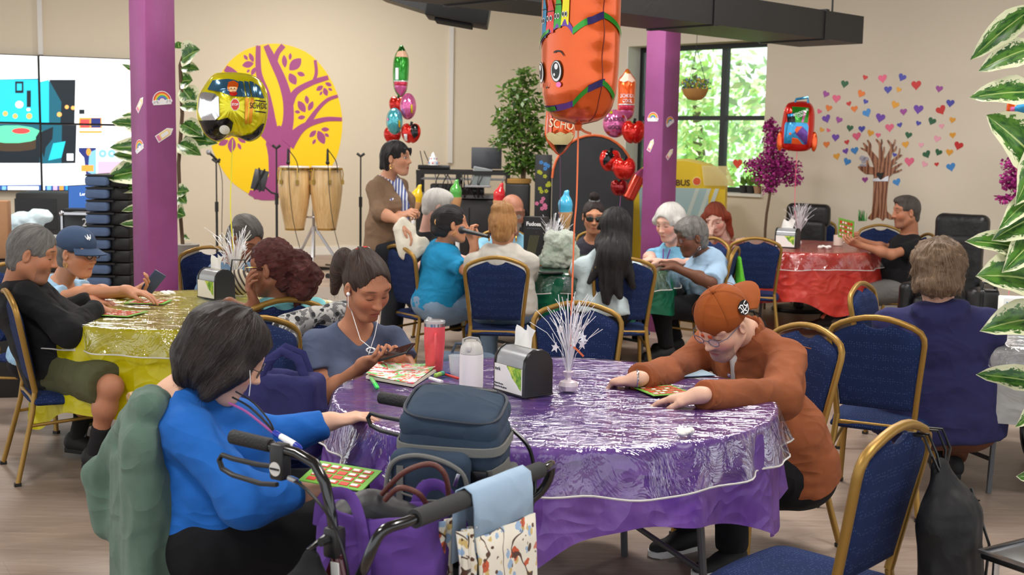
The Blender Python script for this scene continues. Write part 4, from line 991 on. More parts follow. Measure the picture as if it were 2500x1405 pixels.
def plastic(name,c,d,tl=.35):
    t=NT(name); n=t.noise(t.coord(scale=(1,1,.8)),5,4,.6,1.0); r1=t.math('ABSOLUTE',t.math('SUBTRACT',t.noise(t.coord(scale=(1,1,.6)),4.5,1,.5,.4),.5)); r2=t.math('ABSOLUTE',t.math('SUBTRACT',t.noise(t.coord(scale=(1,1,1.4)),7.5,1,.5,.3),.5)); t.P(col=t.ramp(n,[(.35,lin(d)),(.65,lin(c))]),rough=.33,spec=.5)
    b=t.bump(t.math('ADD',t.math('MULTIPLY',n,.4),t.math('ADD',t.math('MULTIPLY',r1,-2.4),t.math('MULTIPLY',r2,-1.4))),.7,.03)
    tl_=t.node('ShaderNodeBsdfTranslucent'); t.set(tl_,0,lin(c)); mx=t.node('ShaderNodeMixShader'); mx.inputs[0].default_value=tl; t.link(t.b.outputs[0],mx.inputs[1]); t.link(tl_.outputs[0],mx.inputs[2]); t.link(mx.outputs[0],t.out.inputs['Surface']); return t.m
def clothmesh(c,rad,zt,drop,fold,nf,seed,th0=0.0,rows=14,n=160,flare=.03,wave=.02,sq=0,sqa=0):
    """round top plus hanging folds. drop: function of angle or number"""
    v=[];q=[]; rr=random.Random(seed); ph=[rr.uniform(0,6.28) for _ in range(6)]
    prof=[(0,0)]+[(rad*k,0) for k in(.2,.4,.6,.8,.92,.98)]+[(rad+.004,-.004)]
    for i in range(rows): prof.append((None,(i+1)/rows))
    R_=[]
    for (r,k) in prof:
        row=[]
        for j in range(n):
            a=2*PI*j/n; D=drop(a) if callable(drop) else drop
            fo=math.sin(nf*a+ph[0])+.55*math.sin((nf*1.7)*a*1.0+ph[1]+math.sin(3*a))+.4*math.sin(5*a+ph[2])
            if r is None:
                t_=k; rad_=rad+.006+flare*t_+fold*fo*(t_**.75)+.006*math.sin(23*a+ph[3]+t_*4)*t_
                z=-.006-D*t_+ (wave*math.sin(7*a+ph[4])*t_ if wave else 0)
            else: rad_=r; z=k
            row.append((c[0]+rad_*math.cos(a),c[1]+rad_*math.sin(a),zt+z))
        R_.append(row)
    mb=MB(); I=[[mb.vert(p) for p in row] for row in R_]; mb.rings(I,0,True,False,False); return mb,R_[-1]
m_tleg=mat('table_leg_steel',(95,96,100),.4,.5); m_ttop=mat('table_top_grey',(150,150,150),.6)
def round_table(c,rad,label,clabel,vlabel,cm_,drop,vdrop,fold,nf,seed,legs=True,rot=0,grp=True,vfold=.012):
    t_=thing('round_table',label,'table',(c[0],c[1],0),0,'round folding tables')
    mb=MB(); mb.lathe([(0.01,.718),(rad-.02,.716),(rad-.004,.722),(rad-.002,.733),(rad-.006,.737),(.01,.738)],(c[0],c[1],0),64); mb.build('tabletop',m_ttop,t_)
    for e in(1,-1):
        ca,sa=math.cos(rot),math.sin(rot)
        def W(x,y,z): return V(c[0]+x*ca-y*sa,c[1]+x*sa+y*ca,z)
        for f_ in(1,-1):
            mb=MB(); mb.tube([W(e*.40,f_*.30,.715),W(e*.42,f_*.31,.4),W(e*.45,f_*.33,.0)],.014,8); mb.build('leg',m_tleg,t_)
        mb=MB(); mb.tube([W(e*.437,-.32,.16),W(e*.437,.32,.16)],.011,8); mb.build('crossbar',m_tleg,t_)
    mb,hem=clothmesh(c,rad+.003,.742,drop,fold,nf,seed,flare=.02)
    o=mb.build('tablecloth',cm_,None,sharp=None); o.location=(0,0,0); recenter(o); prop(o,clabel,'tablecloth','coloured plastic tablecloths')
    mb,hem=clothmesh(c,rad+.008,.7455,vdrop,vfold*1.3,nf+4,seed+5,flare=.035,rows=8,wave=.006)
    r=thing('vinyl_table_cover',vlabel,'table cover',(c[0],c[1],.7),0,'clear vinyl covers'); mb.build('clear_sheet',m_vinyl,r,sharp=None)
    mb=MB(); mb.tube(hem[::1],.0032,5,closed=True); mb.build('hem_cord',m_cord,r)
    return t_
def cen(pn,pf):
    a=PZ(*pn,.74); b=PZ(*pf,.74); return a,b
TP=(.155,4.255); RP=.765
m_pc=plastic('cloth_purple',(150,104,198),(112,68,172)); m_yc=plastic('cloth_yellow',(238,226,10),(220,206,0)); m_gc=plastic('cloth_green',(30,128,90),(18,100,72)); m_rc=plastic('cloth_red',(238,84,70),(214,58,52)); m_wc=plastic('cloth_grey',(196,196,194),(172,172,172))
def sqdrop(base,ex,a0,pw=6): return lambda a: base+ex*abs(math.cos(2*(a-a0)))**pw
round_table(TP,RP,'round folding table under the purple plastic cloth','purple plastic cloth hanging over the nearest round table','clear crinkled vinyl cover over the purple cloth in front',m_pc,sqdrop(.25,.17,R(-20)),.135,.022,11,3,rot=R(20))
a,b=PZ(500,812,.74),PZ(500,707,.74); TY=(-1.66,(a.y+b.y)/2)
round_table(TY,.76,'round folding table under the yellow plastic cloth','glossy yellow plastic cloth over the round table at left','clear vinyl cover over the yellow cloth',m_yc,sqdrop(.42,.12,R(30)),.115,.020,10,11,rot=R(-10))
a=PZ(1310,677,.74); TG=(.43,9.05)
round_table(TG,.76,'round folding table under the green plastic cloth','green plastic cloth over the middle round table','clear vinyl cover over the green cloth',m_gc,sqdrop(.30,.15,R(10)),.13,.022,11,21,rot=R(40))
a=PZ(2010,641,.74); TR=(2.56,11.1)
round_table(TR,.76,'round folding table under the red plastic cloth','red plastic cloth over the round table by the recliners','clear vinyl cover over the red cloth',m_rc,sqdrop(.42,.10,R(15)),.14,.026,10,31,rot=R(10))
print('TABLES',TP,TY,TG,TR,[proj((q[0],q[1],.74)) for q in (TP,TY,TG,TR)])
TW=(2.64,6.15)
round_table(TW,.76,'round folding table under the pale grey plastic cloth at the right edge','pale grey plastic cloth over the round table at the right edge','clear vinyl cover over the pale grey cloth',m_wc,sqdrop(.36,.08,R(25)),.13,.016,9,41,rot=R(15))
# ---------------- chair placement
def CH(px,py,face,label,z=.888):
    """px,py: where the middle of the back's top edge shows"""
    p=PZ(px,py,z); f=Vector((face[0],face[1],0)).normalized(); c=p+f*.285; return chair(c.x,c.y,(f.x,f.y),label)
def CC(x,y,face,label): return chair(x,y,face,label)
C18=CH(2140,776,(.45,.9),'blue chair seen from behind with the person in navy on its far corner')
C20=CH(2205,1040,(-.74,.67),'blue chair nearest the camera with a black drawstring bag on its back')
C2=CC(1.0,4.92,(-.85,-.52),'blue chair under the man in the brown jacket')
C9=CH(1411,740,(-.10,-1),'empty blue chair across the purple table behind the centrepiece')
C8=CH(1527,631,(-.10,1),'blue chair under the woman with very long black hair')
C7=CH(1212,629,(.05,1),'blue chair under the woman with the blonde bun')
C6=CH(968,600,(.75,.6),'blue chair turned sideways under the woman holding a microphone')
C4=CH(700,732,(-.5,.86),'blue chair under the woman with reddish curly hair at the yellow table')
C4b=CC(-.86,4.80,(.70,-.71),'blue chair holding the navy tote bag, left of the purple table')
C1=CC(-2.14,5.88,(.85,.5),'blue chair under the man in the black jacket at far left')
C2y=CC(-2.0,7.98,(.15,-1),'blue chair behind the yellow table by the left pillar')
C11=CC(2.02,10.25,(.15,1),'empty blue chair seen from behind between the green and red tables')
C12=CH(1800,605,(-.93,.3),'blue chair seen edge-on under the grey haired woman in pale blue')
C14=CH(1993,535,(-.12,-1),'empty blue chair behind the red table in front of the left recliner')
C15=CH(2150,550,(-.25,-1),'empty blue chair behind the red table near the man in the black tee')
C16=CH(2270,572,(-.98,-.1),'blue chair under the man holding up a green bingo card')
C17=CH(2100,692,(.8,-.55),'blue chair seen edge-on at the pale grey table behind the person in navy')
C5=CC(-.80,3.50,(.93,.36),'blue chair under the woman in the bright blue top, a green fleece on it')
C3=CC(-.66,5.12,(.6,-.8),'blue chair under the young woman looking at her phone')
C13=CC(1.93,11.7,(.5,-.85),'blue chair under the red haired woman by the window')
C19=CC(-2.62,6.85,(.95,-.3),'blue chair under the woman in the navy cap')
C21=CC(-1.72,8.12,(.1,-1),'blue chair under the grey haired person in denim')
C22=CC(-.68,9.75,(.85,-.5),'blue chair under the white haired man in the black tee')
C23=CC(-.02,10.25,(.25,-1),'blue chair under the bald bearded man')
C24=CC(.72,10.35,(-.15,-1),'blue chair under the woman in sunglasses')
C25=CC(1.38,9.75,(-.85,-.45),'blue chair under the white haired woman in light blue')
# ---------------- people definitions
K=PY
sk_pale=skin('skin_pale',(226,178,152),brow=(70,50,40)); sk_fair=skin('skin_fair',(222,176,152),stub=.55,stubc=(120,100,88),brow=(95,80,66))
sk_tan=skin('skin_tan',(196,138,106),brow=(40,28,24)); sk_med=skin('skin_medium',(188,128,98),stub=.35,stubc=(90,75,68),brow=(60,50,46))
sk_olv=skin('skin_olive',(186,126,94),brow=(70,50,40)); sk_brn=skin('skin_brown',(150,98,72),lip=(130,70,62),brow=(30,22,20)); sk_dkb=skin('skin_deep_brown',(112,72,54),lip=(104,58,52),brow=(60,55,52))
sk_bald=skin('skin_bald_man',(172,116,92),stub=.9,stubc=(170,160,150),lip=(150,86,76),brow=(70,60,56)); sk_smile=skin('skin_standing',(204,148,118),eyes='open',lip=(200,90,90),brow=(30,22,20)); sk_ros=skin('skin_rosy',(226,176,158),lip=(190,100,96),brow=(170,150,130),blush=.5); sk_red=skin('skin_redhead',(232,190,172),lip=(200,110,105),brow=(120,60,40),blush=.5)
h_dk=hairmat('hair_dark_brown',(18,12,11),(46,32,27),light=(92,70,58),lp=.85); h_bl=hairmat('hair_black',(10,9,10),(34,30,32),light=(90,84,86),rough=.35,lp=.9); h_wh=hairmat('hair_white',(196,190,182),(238,234,228)); h_gr=hairmat('hair_grey',(70,66,64),(150,146,142),light=(190,186,182)); h_br=hairmat('hair_brown',(34,22,18),(78,54,40),light=(150,112,80),lp=.75); h_rb=hairmat('hair_red_brown',(44,16,16),(108,48,42),light=(150,80,64)); h_bd=hairmat('hair_blonde',(150,92,52),(214,160,98),light=(238,198,144)); h_rd=hairmat('hair_copper',(96,34,20),(176,76,44),light=(200,100,60)); h_lb=hairmat('hair_light_brown',(82,62,46),(150,122,96),light=(186,160,130)); h_sp=hairmat('hair_salt_pepper',(34,30,29),(92,86,82),light=(160,154,148))
m_lens=mat('lens_clear',(235,240,245),.05,alpha=.25,coat=1); m_shade=mat('lens_dark',(14,12,14),.08,coat=1); m_blkp=mat('plastic_black',(22,21,22),.35); m_goldj=mat('jewellery_gold',(222,176,80),.25,1); m_silv=mat('silver',(200,200,204),.22,1); m_shoe=mat('shoe_black',(20,19,20),.7,bump=.3,bs=80); m_sock=mat('sock_black',(24,23,25),.95); m_greyp=mat('frame_grey',(60,62,70),.3)
m_dpants=cloth('cloth_black',(20,20,23),fold=.5); m_jean=cloth('denim_pale',(132,156,184),var=.08)
def handto(P,a,px,py,Y=None,z=None,to=None,n=(0,0,-1),elb=None,hint=(0,0,-1),**k):
    w=K(px,py,Y) if Y else PZ(px,py,z); d=None
    if to is not None:
        t_=K(to[0],to[1],to[2] if len(to)>2 else w.y); d=t_-w
    P.arm(a,w,d,n,K(*elb) if elb else None,hint,**k); return w
# --- woman in blue, front left
p=Person('woman with dark bobbed hair and bright blue top sitting at front left',K(515,1285,3.42),K(440,955,3.40),K(553,868,3.36),(.86,.10,-.50),sk_pale,lat=(-.30,.95,0),sw=.185,bw=1.35,bd=1.35,belly=.075,bust=.055,arm=1.38,fat=1.12,h=.009,hh=.0045,hs=1.0,nr=.060)
handto(p,'l',803,1030,3.78,to=(925,1012,3.82),elb=(665,1075,3.72),curl=.35,sc=1.0); handto(p,'r',738,1200,3.2,to=(800,1188,3.24),n=(.1,.2,1),elb=(600,1225,3.10),curl=.25)
p.sit(fwd=(.92,.38),kz=.50,kl=.44,out=.10,gap=.05); p.body()
p.top(cloth('knit_blue',(30,98,182),fold=.6),'top',g=.014,upto=1.93,neckr=.092,backcut=.088,flare=.004,h=.0075,amp=.007,hem=.05,seed=3)
p.pants(m_dpants,'trousers',g=.03,cuff=.08,knee=.085); p.shoes(m_shoe)
p.hair(h_dk,[('e',(-.02,0,.035),(.128,.112,.108)),('e',(-.035,0,-.045),(.108,.112,.075),.04),('c',(.05,.088,-.01),(.01,.092,-.095),.034,.026,.03),('c',(.05,-.088,-.01),(.01,-.092,-.095),.034,.026,.03),('c',(-.09,.03,-.06),(-.07,-.03,-.105),.034,.026,.03)],subs=[('e',(.140,0,-.02),(.080,.085,.115)),('e',(.12,0,-.10),(.07,.075,.08))],gen=False,amp=.009,axis=(.1,.2,1),h=.0045,curl=.18,freq=4,strands=1500)
p.glasses(m_blkp,m_lens,x=.104)
W_BLUE=p
# --- man in brown jacket
p=Person('man in rust brown jacket and backwards orange cap looking down at his card',K(1915,1140,4.88),K(1818,808,4.70),K(1764,790,4.56),(-.60,-.52,-.62),sk_fair,lat=(.52,-.82,0),sw=.195,bw=1.18,bd=1.18,belly=.03,arm=1.22,gender='m',h=.009,hh=.0042,hs=1.05,tilt=-.12,nr=.058)
wr_=handto(p,'r',1556,926,z=.785,to=(1480,936,4.42),elb=(1672,905,4.80),curl=1.0,thumb=.9,sc=1.02); wl_=handto(p,'l',1706,966,z=.79,to=(1615,978,4.12),elb=(1905,972,4.34),curl=.30,spread=.2,sc=1.05)
p.sit(fwd=(-.85,-.5),kl=.40); p.body()
p.top(mat('tee_white',(232,230,226),.85,bump=.2,bs=20),'undershirt',g=.012,upto=.3,neckr=.072,h=.010,amp=0)
m_rust=cloth('jacket_rust',(152,86,52),fold=.7); jk=p.top(m_rust,'jacket',g=.028,upto=1.93,neckr=.078,openf=.032,collar=.035,hem=.07,h=.0075,amp=.010,seed=7,flare=.006,sc=(8,8,12))
for a in('l','r'):
    E=p.el[a].lerp(p.wr[a],.80); F_=p.el[a].lerp(p.wr[a],.955); S=SDF(); S.cap(E,F_,.034*p.am+.014,.030*p.am+.016,k=.01,flat=3); sdfobj('cuff',S,.006,m_rust,jk,wrinkle(.003,(9,9,9),4))
p.pants(m_dpants,cuff=.06); 
p.shoes(m_shoe,mat('sole_white',(225,225,220),.6))
# cap
H=p.H; w=H.w; m_cap=cloth('cap_orange',(146,74,28),fold=.2)
S=SDF(); S.ell(w(-.012,0,.050),(.112,.094,.094),H.Q,.01); S.box(w(0,0,-.075),(.2,.2,.092),H.Q,.004,'s'); S.ell(w(-.012,0,.040),(.101,.084,.086),H.Q,.01,'s')
S.ell(w(.108,0,.012),(.03,.034,.030),H.Q,.006,'s')
cp=sdfobj('cap',S,.0042,m_cap,p.root); mb=MB()
rows=[]
for i in range(9):
    t_=i/8; row=[]
    for j in range(13):
        a=-1.05+2.1*j/12; r0=.098; ln=.098*math.cos(a*.9)**.6*t_; row.append(mb.vert(w(-.012-(r0+ln)*math.cos(a)*1.0,(r0+ln*.25)*math.sin(a)*.92,.026-t_*.012+.016*math.cos(a)-.010*t_*t_)))
    rows.append(row)
mb.rings(rows,0,False); n0=len(mb.v); rows2=[]
for row in rows: rows2.append([mb.vert(Vector(mb.v[i])-H.u*.004) for i in row])
mb.rings(rows2,0,False); mb.build('bill',m_cap,cp); mb=MB(); mb.sph(w(-.012,0,.145),.008,10); mb.build('button',m_cap,cp)
for a in(0,60,120):
    mb=MB(); mb.tube([w(-.012+.1125*math.sin(t)*math.cos(R(a)),.0945*math.sin(t)*math.sin(R(a)),.050+.0945*math.cos(t)) for t in [-1.5+3.0*i/20 for i in range(21)]],.0011,4); mb.build('cap_seam',m_cap,cp)
# emblem on the side of the cap
ec=w(-.035,.086,.070); en=(H.l*.95+H.u*.30-H.f*.08).normalized(); ex=(H.f*-1); fr=Frame(ec+en*.006,ex-en*ex.dot(en),en.cross(ex)); fr.n=en
mb=MB(); flat(mb,circ(0,0,.030,.027,20),fr,.001); e_=mb.build('emblem',mat('thread_black',(20,20,20),.8),cp,smooth=False)
mb=MB()
E_=1.35
for pts in ([(-.019,.012),(-.006,.013),(-.002,.006)],[(-.012,.012),(-.010,-.004),(-.014,-.010)],[(0,.010),(-.004,-.004),(.002,-.014)],[(.018,.010),(.006,.008),(.008,.0),(.016,-.004),(.010,-.012)],[(-.02,-.002),(0,-.006),(.018,-.002)],[(-.012,-.014),(.0,-.018),(.012,-.014)]): stroke(mb,[(a*E_,b*E_) for a,b in pts],[.0042]*4,fr,0,.0018)
mb.build('embroidery',cm['white'],cp,smooth=False)
mb=MB(); fr=Frame(w(.093,0,.028),H.l,H.u); mb.box(w(.094,0,.024),(.004,.05,.016),0,M=H.q3,bev=.002); mb.build('cap_strap',mat('strap_red',(206,84,40),.6),cp)
p.glasses(mat('frame_blue_grey',(70,84,110),.3),m_lens,x=.104,th=.0015)
mb=MB(); mb.tube([p.wr['r']+Vector((math.cos(a)*.0,math.cos(a)*.034,math.sin(a)*.031)) for a in [2*PI*i/16 for i in range(16)]],.0045,6,closed=True); mb.build('bracelet',m_silv,p.root)
p.collar(m_rust,.078,.042,.55,parent=jk)
for z_ in(.86,.66,.46):
    mb=MB(); mb.lathe([(.009,0),(.009,.003),(.006,.004)],p.T(.168+.01*(1-z_),.050,z_),12,ax=axes(p.fw)); mb.build('button',m_silv,jk)
for pts in ([p.sh['l']+p.up*.052-p.fw*.02,p.sh['l']+p.lat*.045+p.up*.02,p.sh['l']+p.lat*.060-p.up*.02-p.fw*.02],[p.T(-.148,-.17,.80),p.T(-.150,0,.80),p.T(-.148,.17,.80)]):
    mb=MB(); mb.tube(smooth_poly(pts,5,False),.0028,5); mb.build('stitched_seam',mat('seam_rust',(110,58,32),.8),jk)
MAN_RUST=p
# --- young woman with phone
p=Person('young woman with a high ponytail and slate tee looking at her phone',K(850,1075,5.1),K(868,785,5.02),K(896,700,4.92),(.55,-.66,-.52),sk_olv,lat=(.92,.38,0),sw=.165,bw=1.0,bd=1.0,bust=.035,arm=1.1,h=.009,hh=.0042,hs=1.06,tilt=.10,nr=.046)
handto(p,'r',892,888,4.72,to=(950,872,4.60),n=(.3,.35,.8),elb=(800,968,4.90),curl=.55,thumb=.9,sc=.95); handto(p,'l',1000,905,4.70,to=(968,868,4.62),n=(-.6,.2,.6),elb=(1008,900,5.02),curl=.8,thumb=.7,sc=.95)
p.el['l']=K(1010,930,4.98); p.wr['l']=K(992,905,4.74)
p.sit(fwd=(.6,-.8)); p.body()
p.top(cloth('tee_slate',(88,98,124),fold=.4),'tee',g=.010,upto=.52,neckr=.075,vneck=(.20,.058),flare=.010,h=.0075,amp=.006,hem=.05,seed=11)
p.pants(m_dpants)
p.hair(h_br,[('e',(-.070,.0,.075),(.05,.055,.05),.03),('e',(-.135,-.035,.02),(.048,.045,.062),.02),('c',(-.14,-.045,-.02),(-.125,-.055,-.11),.036,.018,.02)],axis=(-1.0,0,.75),amp=.005,h=.0045,hairline=.112,freq=6,base=.006,strands=700)
mb=MB(); c=p.H.w(-.098,.005,.098); mb.tube([c+p.H.f*.010*math.cos(a)+p.H.l*.026*math.sin(a)+p.H.u*.020*math.cos(a) for a in [2*PI*i/14 for i in range(14)]],.008,7,closed=True); o=mb.build('hair_tie',mat('elastic_red',(210,40,30),.5),p.root)
mb=MB(); mb.sph(c+p.H.l*.03,.012,12); mb.build('bead',cm['white'],o)
mb=MB(); e=p.H.w(.012,-.085,-.012); mb.tube([e,e-V(0,0,.05),K(858,760,4.90),K(880,830,4.82),K(905,850,4.80)],.0016,5); mb.tube([K(925,770,4.82),K(915,820,4.80),K(905,850,4.80),K(900,866,4.78)],.0016,5)
for i in range(3): mb.tube([K(905,856,4.79)+V(.014*math.cos(a)*(1+.2*i),.004*i,.010*math.sin(a)) for a in [2*PI*j/12 for j in range(12)]],.0014,4,closed=True)
mb.sph(e,.008,10); eb=mb.build('earbuds',cm['white'],None); recenter(eb); prop(eb,'white wired earbuds hanging from the ear of the young woman with the phone','earphones')
ph=thing('smartphone','black smartphone in a red trimmed case held by the young woman','phone',K(965,862,4.60)); d=(K(1000,850,4.58)-K(940,868,4.64)).normalized(); nz=Vector((-.1,-.35,.9)).normalized(); nz=(nz-d*nz.dot(d)).normalized(); M3=Matrix((d,nz.cross(d),nz)).transposed()
mb=MB(); mb.box(K(968,861,4.60),(.145,.075,.009),0,M=M3,bev=.004); mb.build('case',m_blkp,ph); mb=MB(); mb.box(K(968,861,4.60)+nz*.0052,(.132,.066,.001),0,M=M3); mb.build('screen',mat('phone_screen',(30,24,28),.1),ph); mb=MB(); mb.box(K(968,861,4.60)-nz*.005,(.06,.028,.002),0,M=M3); mb.build('case_badge',cm['red'],ph)
W_PHONE=p
# --- woman with reddish curly hair
p=Person('woman with reddish brown ponytail and aqua tee resting her chin on her hand',K(700,960,5.75),K(686,728,5.72),K(664,656,5.68),(-.93,.22,-.10),sk_brn,lat=(-.78,-.62,0),sw=.18,bw=1.1,bd=1.1,belly=.03,arm=1.15,hs=1.06,h=.010)
handto(p,'l',622,748,5.58,to=(606,702,5.56),n=(.8,.2,.2),elb=(560,775,5.62),curl=.6,sc=1.0); handto(p,'r',560,740,5.95,to=(540,740,6.1),elb=(600,775,5.95),curl=.4)
p.sit(fwd=(-.5,.86)); p.body(); p.top(cloth('tee_aqua',(142,216,222)),'tee',g=.013,upto=.62,hem=.05,h=.009,seed=13); p.pants(m_dpants)
p.hair(h_rb,[('e',(-.13,.005,.01),(.062,.060,.062),.02),('e',(-.155,-.01,-.05),(.072,.075,.060),.02),('e',(-.125,-.02,-.10),(.060,.070,.05),.02),('e',(-.17,.03,-.02),(.045,.05,.05),.02),('c',(-.14,0,-.11),(-.11,0,-.16),.045,.018,.02)],axis=(-1,0,.1),amp=.010,curl=.9,h=.0055,freq=6,hairline=.088,strands=500)
mb=MB(); mb.sph(p.H.w(-.112,.012,.040),.024,14,sc=(.7,1.2,1)); o=mb.build('scrunchie',mat('scrunchie_white',(225,220,215),.8,bump=.6,bs=120),p.root)
p.glasses(m_goldj,m_lens,x=.106); 
# --- grey haired person in denim
p=Person('person with grey swept back hair and denim shirt looking down at the yellow table',K(560,800,8.05),K(560,640,8.02),K(598,584,7.88),(.62,-.42,-.62),sk_brn,lat=(.6,.8,0),sw=.19,bw=1.1,bd=1.1,arm=1.1,h=.012,hh=.0062,hs=1.12)
handto(p,'r',560,705,7.5,to=(590,705,7.45),elb=(500,715,7.7)); handto(p,'l',640,700,7.5,to=(620,705,7.4),elb=(650,700,7.8)); p.body()
p.top(cloth('denim_blue',(104,128,152),var=.2),'denim_shirt',g=.018,upto=1.9,collar=.015,h=.011,seed=17)
p.hair(h_sp,[('e',(-.03,0,.07),(.088,.080,.055),.03),('c',(-.08,0,-.01),(-.085,0,-.07),.050,.035,.03)],axis=(1,0,.6),amp=.006,freq=6,h=.0065,hairline=.088,curl=.2); p.sit(kl=.36)
p.pants(m_dpants,h=.014)
# --- woman in navy cap
p=Person('woman in a navy cap, dark glasses and light blue tee reaching across the yellow table',K(105,865,6.72),K(148,690,6.66),K(188,618,6.58),(.93,-.30,-.16),sk_tan,lat=(.2,.95,0),sw=.17,bw=1.15,bd=1.1,belly=.03,bust=.04,arm=1.15,h=.010,hh=.005,hs=1.05,fat=1.1)
handto(p,'r',312,710,6.30,to=(368,722,6.28),elb=(192,722,6.45),curl=.35,l1=.3); handto(p,'l',330,716,6.55,to=(366,690,6.50),n=(.3,-.5,.7),elb=(215,715,6.8),curl=.6)
p.sit(fwd=(.95,-.3)); p.body(); p.top(cloth('tee_sky',(150,186,214)),'tee',g=.014,upto=.66,flare=.014,hem=.05,h=.009,seed=19); p.pants(m_dpants)
p.hair(h_gr,[],base=.006,hairline=.06,freq=6,amp=.003); p.glasses(mat('frame_maroon',(50,18,18),.3),m_lens,x=.104,th=.003); p.earring(m_goldj,-1,.012)
H=p.H; w=H.w; m_nc=cloth('cap_navy',(56,72,98),fold=.2); S=SDF(); S.ell(w(-.012,0,.048),(.112,.094,.095),H.Q,.01); S.box(w(0,0,-.075),(.2,.2,.094),H.Q,.004,'s'); S.ell(w(-.012,0,.036),(.101,.084,.086),H.Q,.01,'s'); cp=sdfobj('cap',S,.0055,m_nc,p.root); mb=MB(); rows=[]
for i in range(7):
    t_=i/6; rows.append([mb.vert(w(-.012+(.100+.082*math.cos(a*.9)**.6*t_)*math.cos(a),(.098+.02*t_)*math.sin(a)*.9,.034-t_*.016+.010*math.cos(a)-.012*t_*abs(math.sin(a)))) for a in [-1.1+2.2*j/12 for j in range(13)]])
mb.rings(rows,0,False); rows2=[[mb.vert(Vector(mb.v[i])-H.u*.005) for i in row] for row in rows]; mb.rings(rows2,0,False); mb.build('bill',m_nc,cp)
en=(H.f*.75+H.u*.5-H.l*.35).normalized(); fr=Frame(w(.075,-.030,.098)+en*.004,H.l*1.0-en*H.l.dot(en),en.cross(H.l)); fr.n=en; mb=MB()
for pts in ([(-.016,.012),(-.008,-.012),(0,.010),(.008,-.012),(.016,.012)],[(-.012,-.004),(.012,-.004)],[(0,.016),(0,-.018)]): stroke(mb,pts,[.0035]*6,fr,0,.0018)
mb.build('emblem',cm['white'],cp,smooth=False)
w_=K(372,692,6.50); ph=thing('smartphone','black smartphone held up by the woman in the navy cap','phone',w_); M3=axes((.55,-.2,.8)); mb=MB(); lg=Vector((.62,.05,.78)).normalized(); tk=Vector((.45,-.80,-.3)); tk=(tk-lg*tk.dot(lg)).normalized(); mb.box(w_,(.010,.072,.145),0,M=Matrix((tk,lg.cross(tk),lg)).transposed(),bev=.003); mb.build('case',mat('phone_navy',(50,62,90),.4),ph)
# --- man in black jacket
p=Person('grey haired man in a black jacket and olive shorts at the far left',K(150,895,5.95),K(38,690,5.92),K(80,620,5.82),(.90,.16,-.30),sk_med,lat=(-.5,.86,0),sw=.20,bw=1.25,bd=1.2,belly=.07,arm=1.15,gender='m',h=.010,hh=.005,hs=1.08,nr=.062)
handto(p,'r',236,752,z=.78,to=(268,760,6.05),elb=(168,812,5.66),curl=.7); handto(p,'l',225,735,6.35,to=(262,742,6.35),elb=(140,770,6.3),curl=.5)
p.leg('r',K(272,945,5.52),K(232,1100,5.62)); p.leg('l',K(225,930,6.0),K(188,1062,6.1)); p.body(legs=True)
p.top(cloth('tee_royal',(34,78,170)),'shirt',g=.010,upto=.3,hem=.03,h=.011,seed=2); p.top(cloth('jacket_black',(26,26,28),fold=.55),'jacket',g=.028,upto=1.95,neckr=.085,openf=.035,collar=.018,hem=.13,h=.009,amp=.011,seed=23); p.collar(_M['jacket_black'],.080,.036,.6)
p.pants(cloth('shorts_olive',(84,84,56),fold=.5),'shorts',g=.024,length=.47,h=.009,amp=.008); p.shoes(m_shoe,None,{'r':(.9,-.35,0),'l':(.95,-.25,0)},sock=m_sock,sockh=.16)
p.hair(h_gr,[],base=.010,hairline=.066,axis=(.3,0,1),amp=.004,freq=7,h=.005,side=.0)
# --- standing woman
p=Person('smiling woman standing in a brown cardigan and striped blouse with a cream bag',K(950,598,8.92),K(945,430,8.90),K(968,387,8.84),(.93,-.32,-.02),sk_smile,lat=(.55,.83,0),sw=.150,bw=1.0,bd=.95,bust=.045,arm=1.05,h=.010,hh=.0055,hs=1.0)
handto(p,'r',985,545,8.62,to=(1010,580,8.6),elb=(928,520,8.70),curl=.5); handto(p,'l',978,528,8.66,to=(1000,520,8.62),n=(0,.6,-.8),elb=(968,520,8.95),curl=1.1)
p.leg('r',V(p.hip.x+.03,p.hip.y-.08,.47),V(p.hip.x-.02,p.hip.y-.08,.09)); p.leg('l',V(p.hip.x+.05,p.hip.y+.10,.47),V(p.hip.x+.02,p.hip.y+.10,.09)); p.body()
t=NT('stripe_blouse'); wv=t.node('ShaderNodeTexWave'); wv.inputs['Scale'].default_value=14; wv.wave_type='BANDS'; wv.bands_direction='X'; t.link(t.coord(),wv.inputs['Vector']); t.P(col=t.ramp(wv.outputs['Fac'],[(.45,lin((232,234,242))),(.55,lin((74,92,160)))]),rough=.8); t.bump(t.noise(t.coord(),14,4),.3,.02)
p.top(t.m,'blouse',g=.010,upto=.2,flare=0,neckr=.062,hem=.14,h=.009,seed=5,collar=.008); p.top(cloth('cardigan_brown',(132,106,84),fold=.5),'cardigan',g=.020,upto=1.10,neckr=.075,openf=.050,hem=.05,h=.009,amp=.008,seed=29,flare=.008)
S=SDF(); S.cap(p.T(.10,.01,.92),p.T(.13,.0,.70),.028,.042,k=.02); S.cap(p.T(.13,0,.72),p.T(.15,.01,.35),.040,.022,k=.02); S.cap(p.T(.13,0,.70),p.T(.14,-.045,.48),.03,.012,k=.02); sdfobj('neck_bow',S,.008,t.m,p.root,wrinkle(.006,(20,20,20),4))
p.pants(mat('trousers_navy_black',(24,26,34),.8,bump=.3,bs=20),g=.014,h=.011); p.shoes(m_shoe)
p.hair(h_bl,[('c',(-.085,0,.0),(-.115,0,-.07),.045,.018,.02),('c',(.085,.045,.07),(.085,.060,-.01),.012,.007,.01),('c',(.085,-.045,.07),(.090,-.058,-.02),.012,.006,.01)],axis=(.35,0,1),amp=.003,hairline=.060,h=.0055); p.earring(m_goldj,-1,.013)
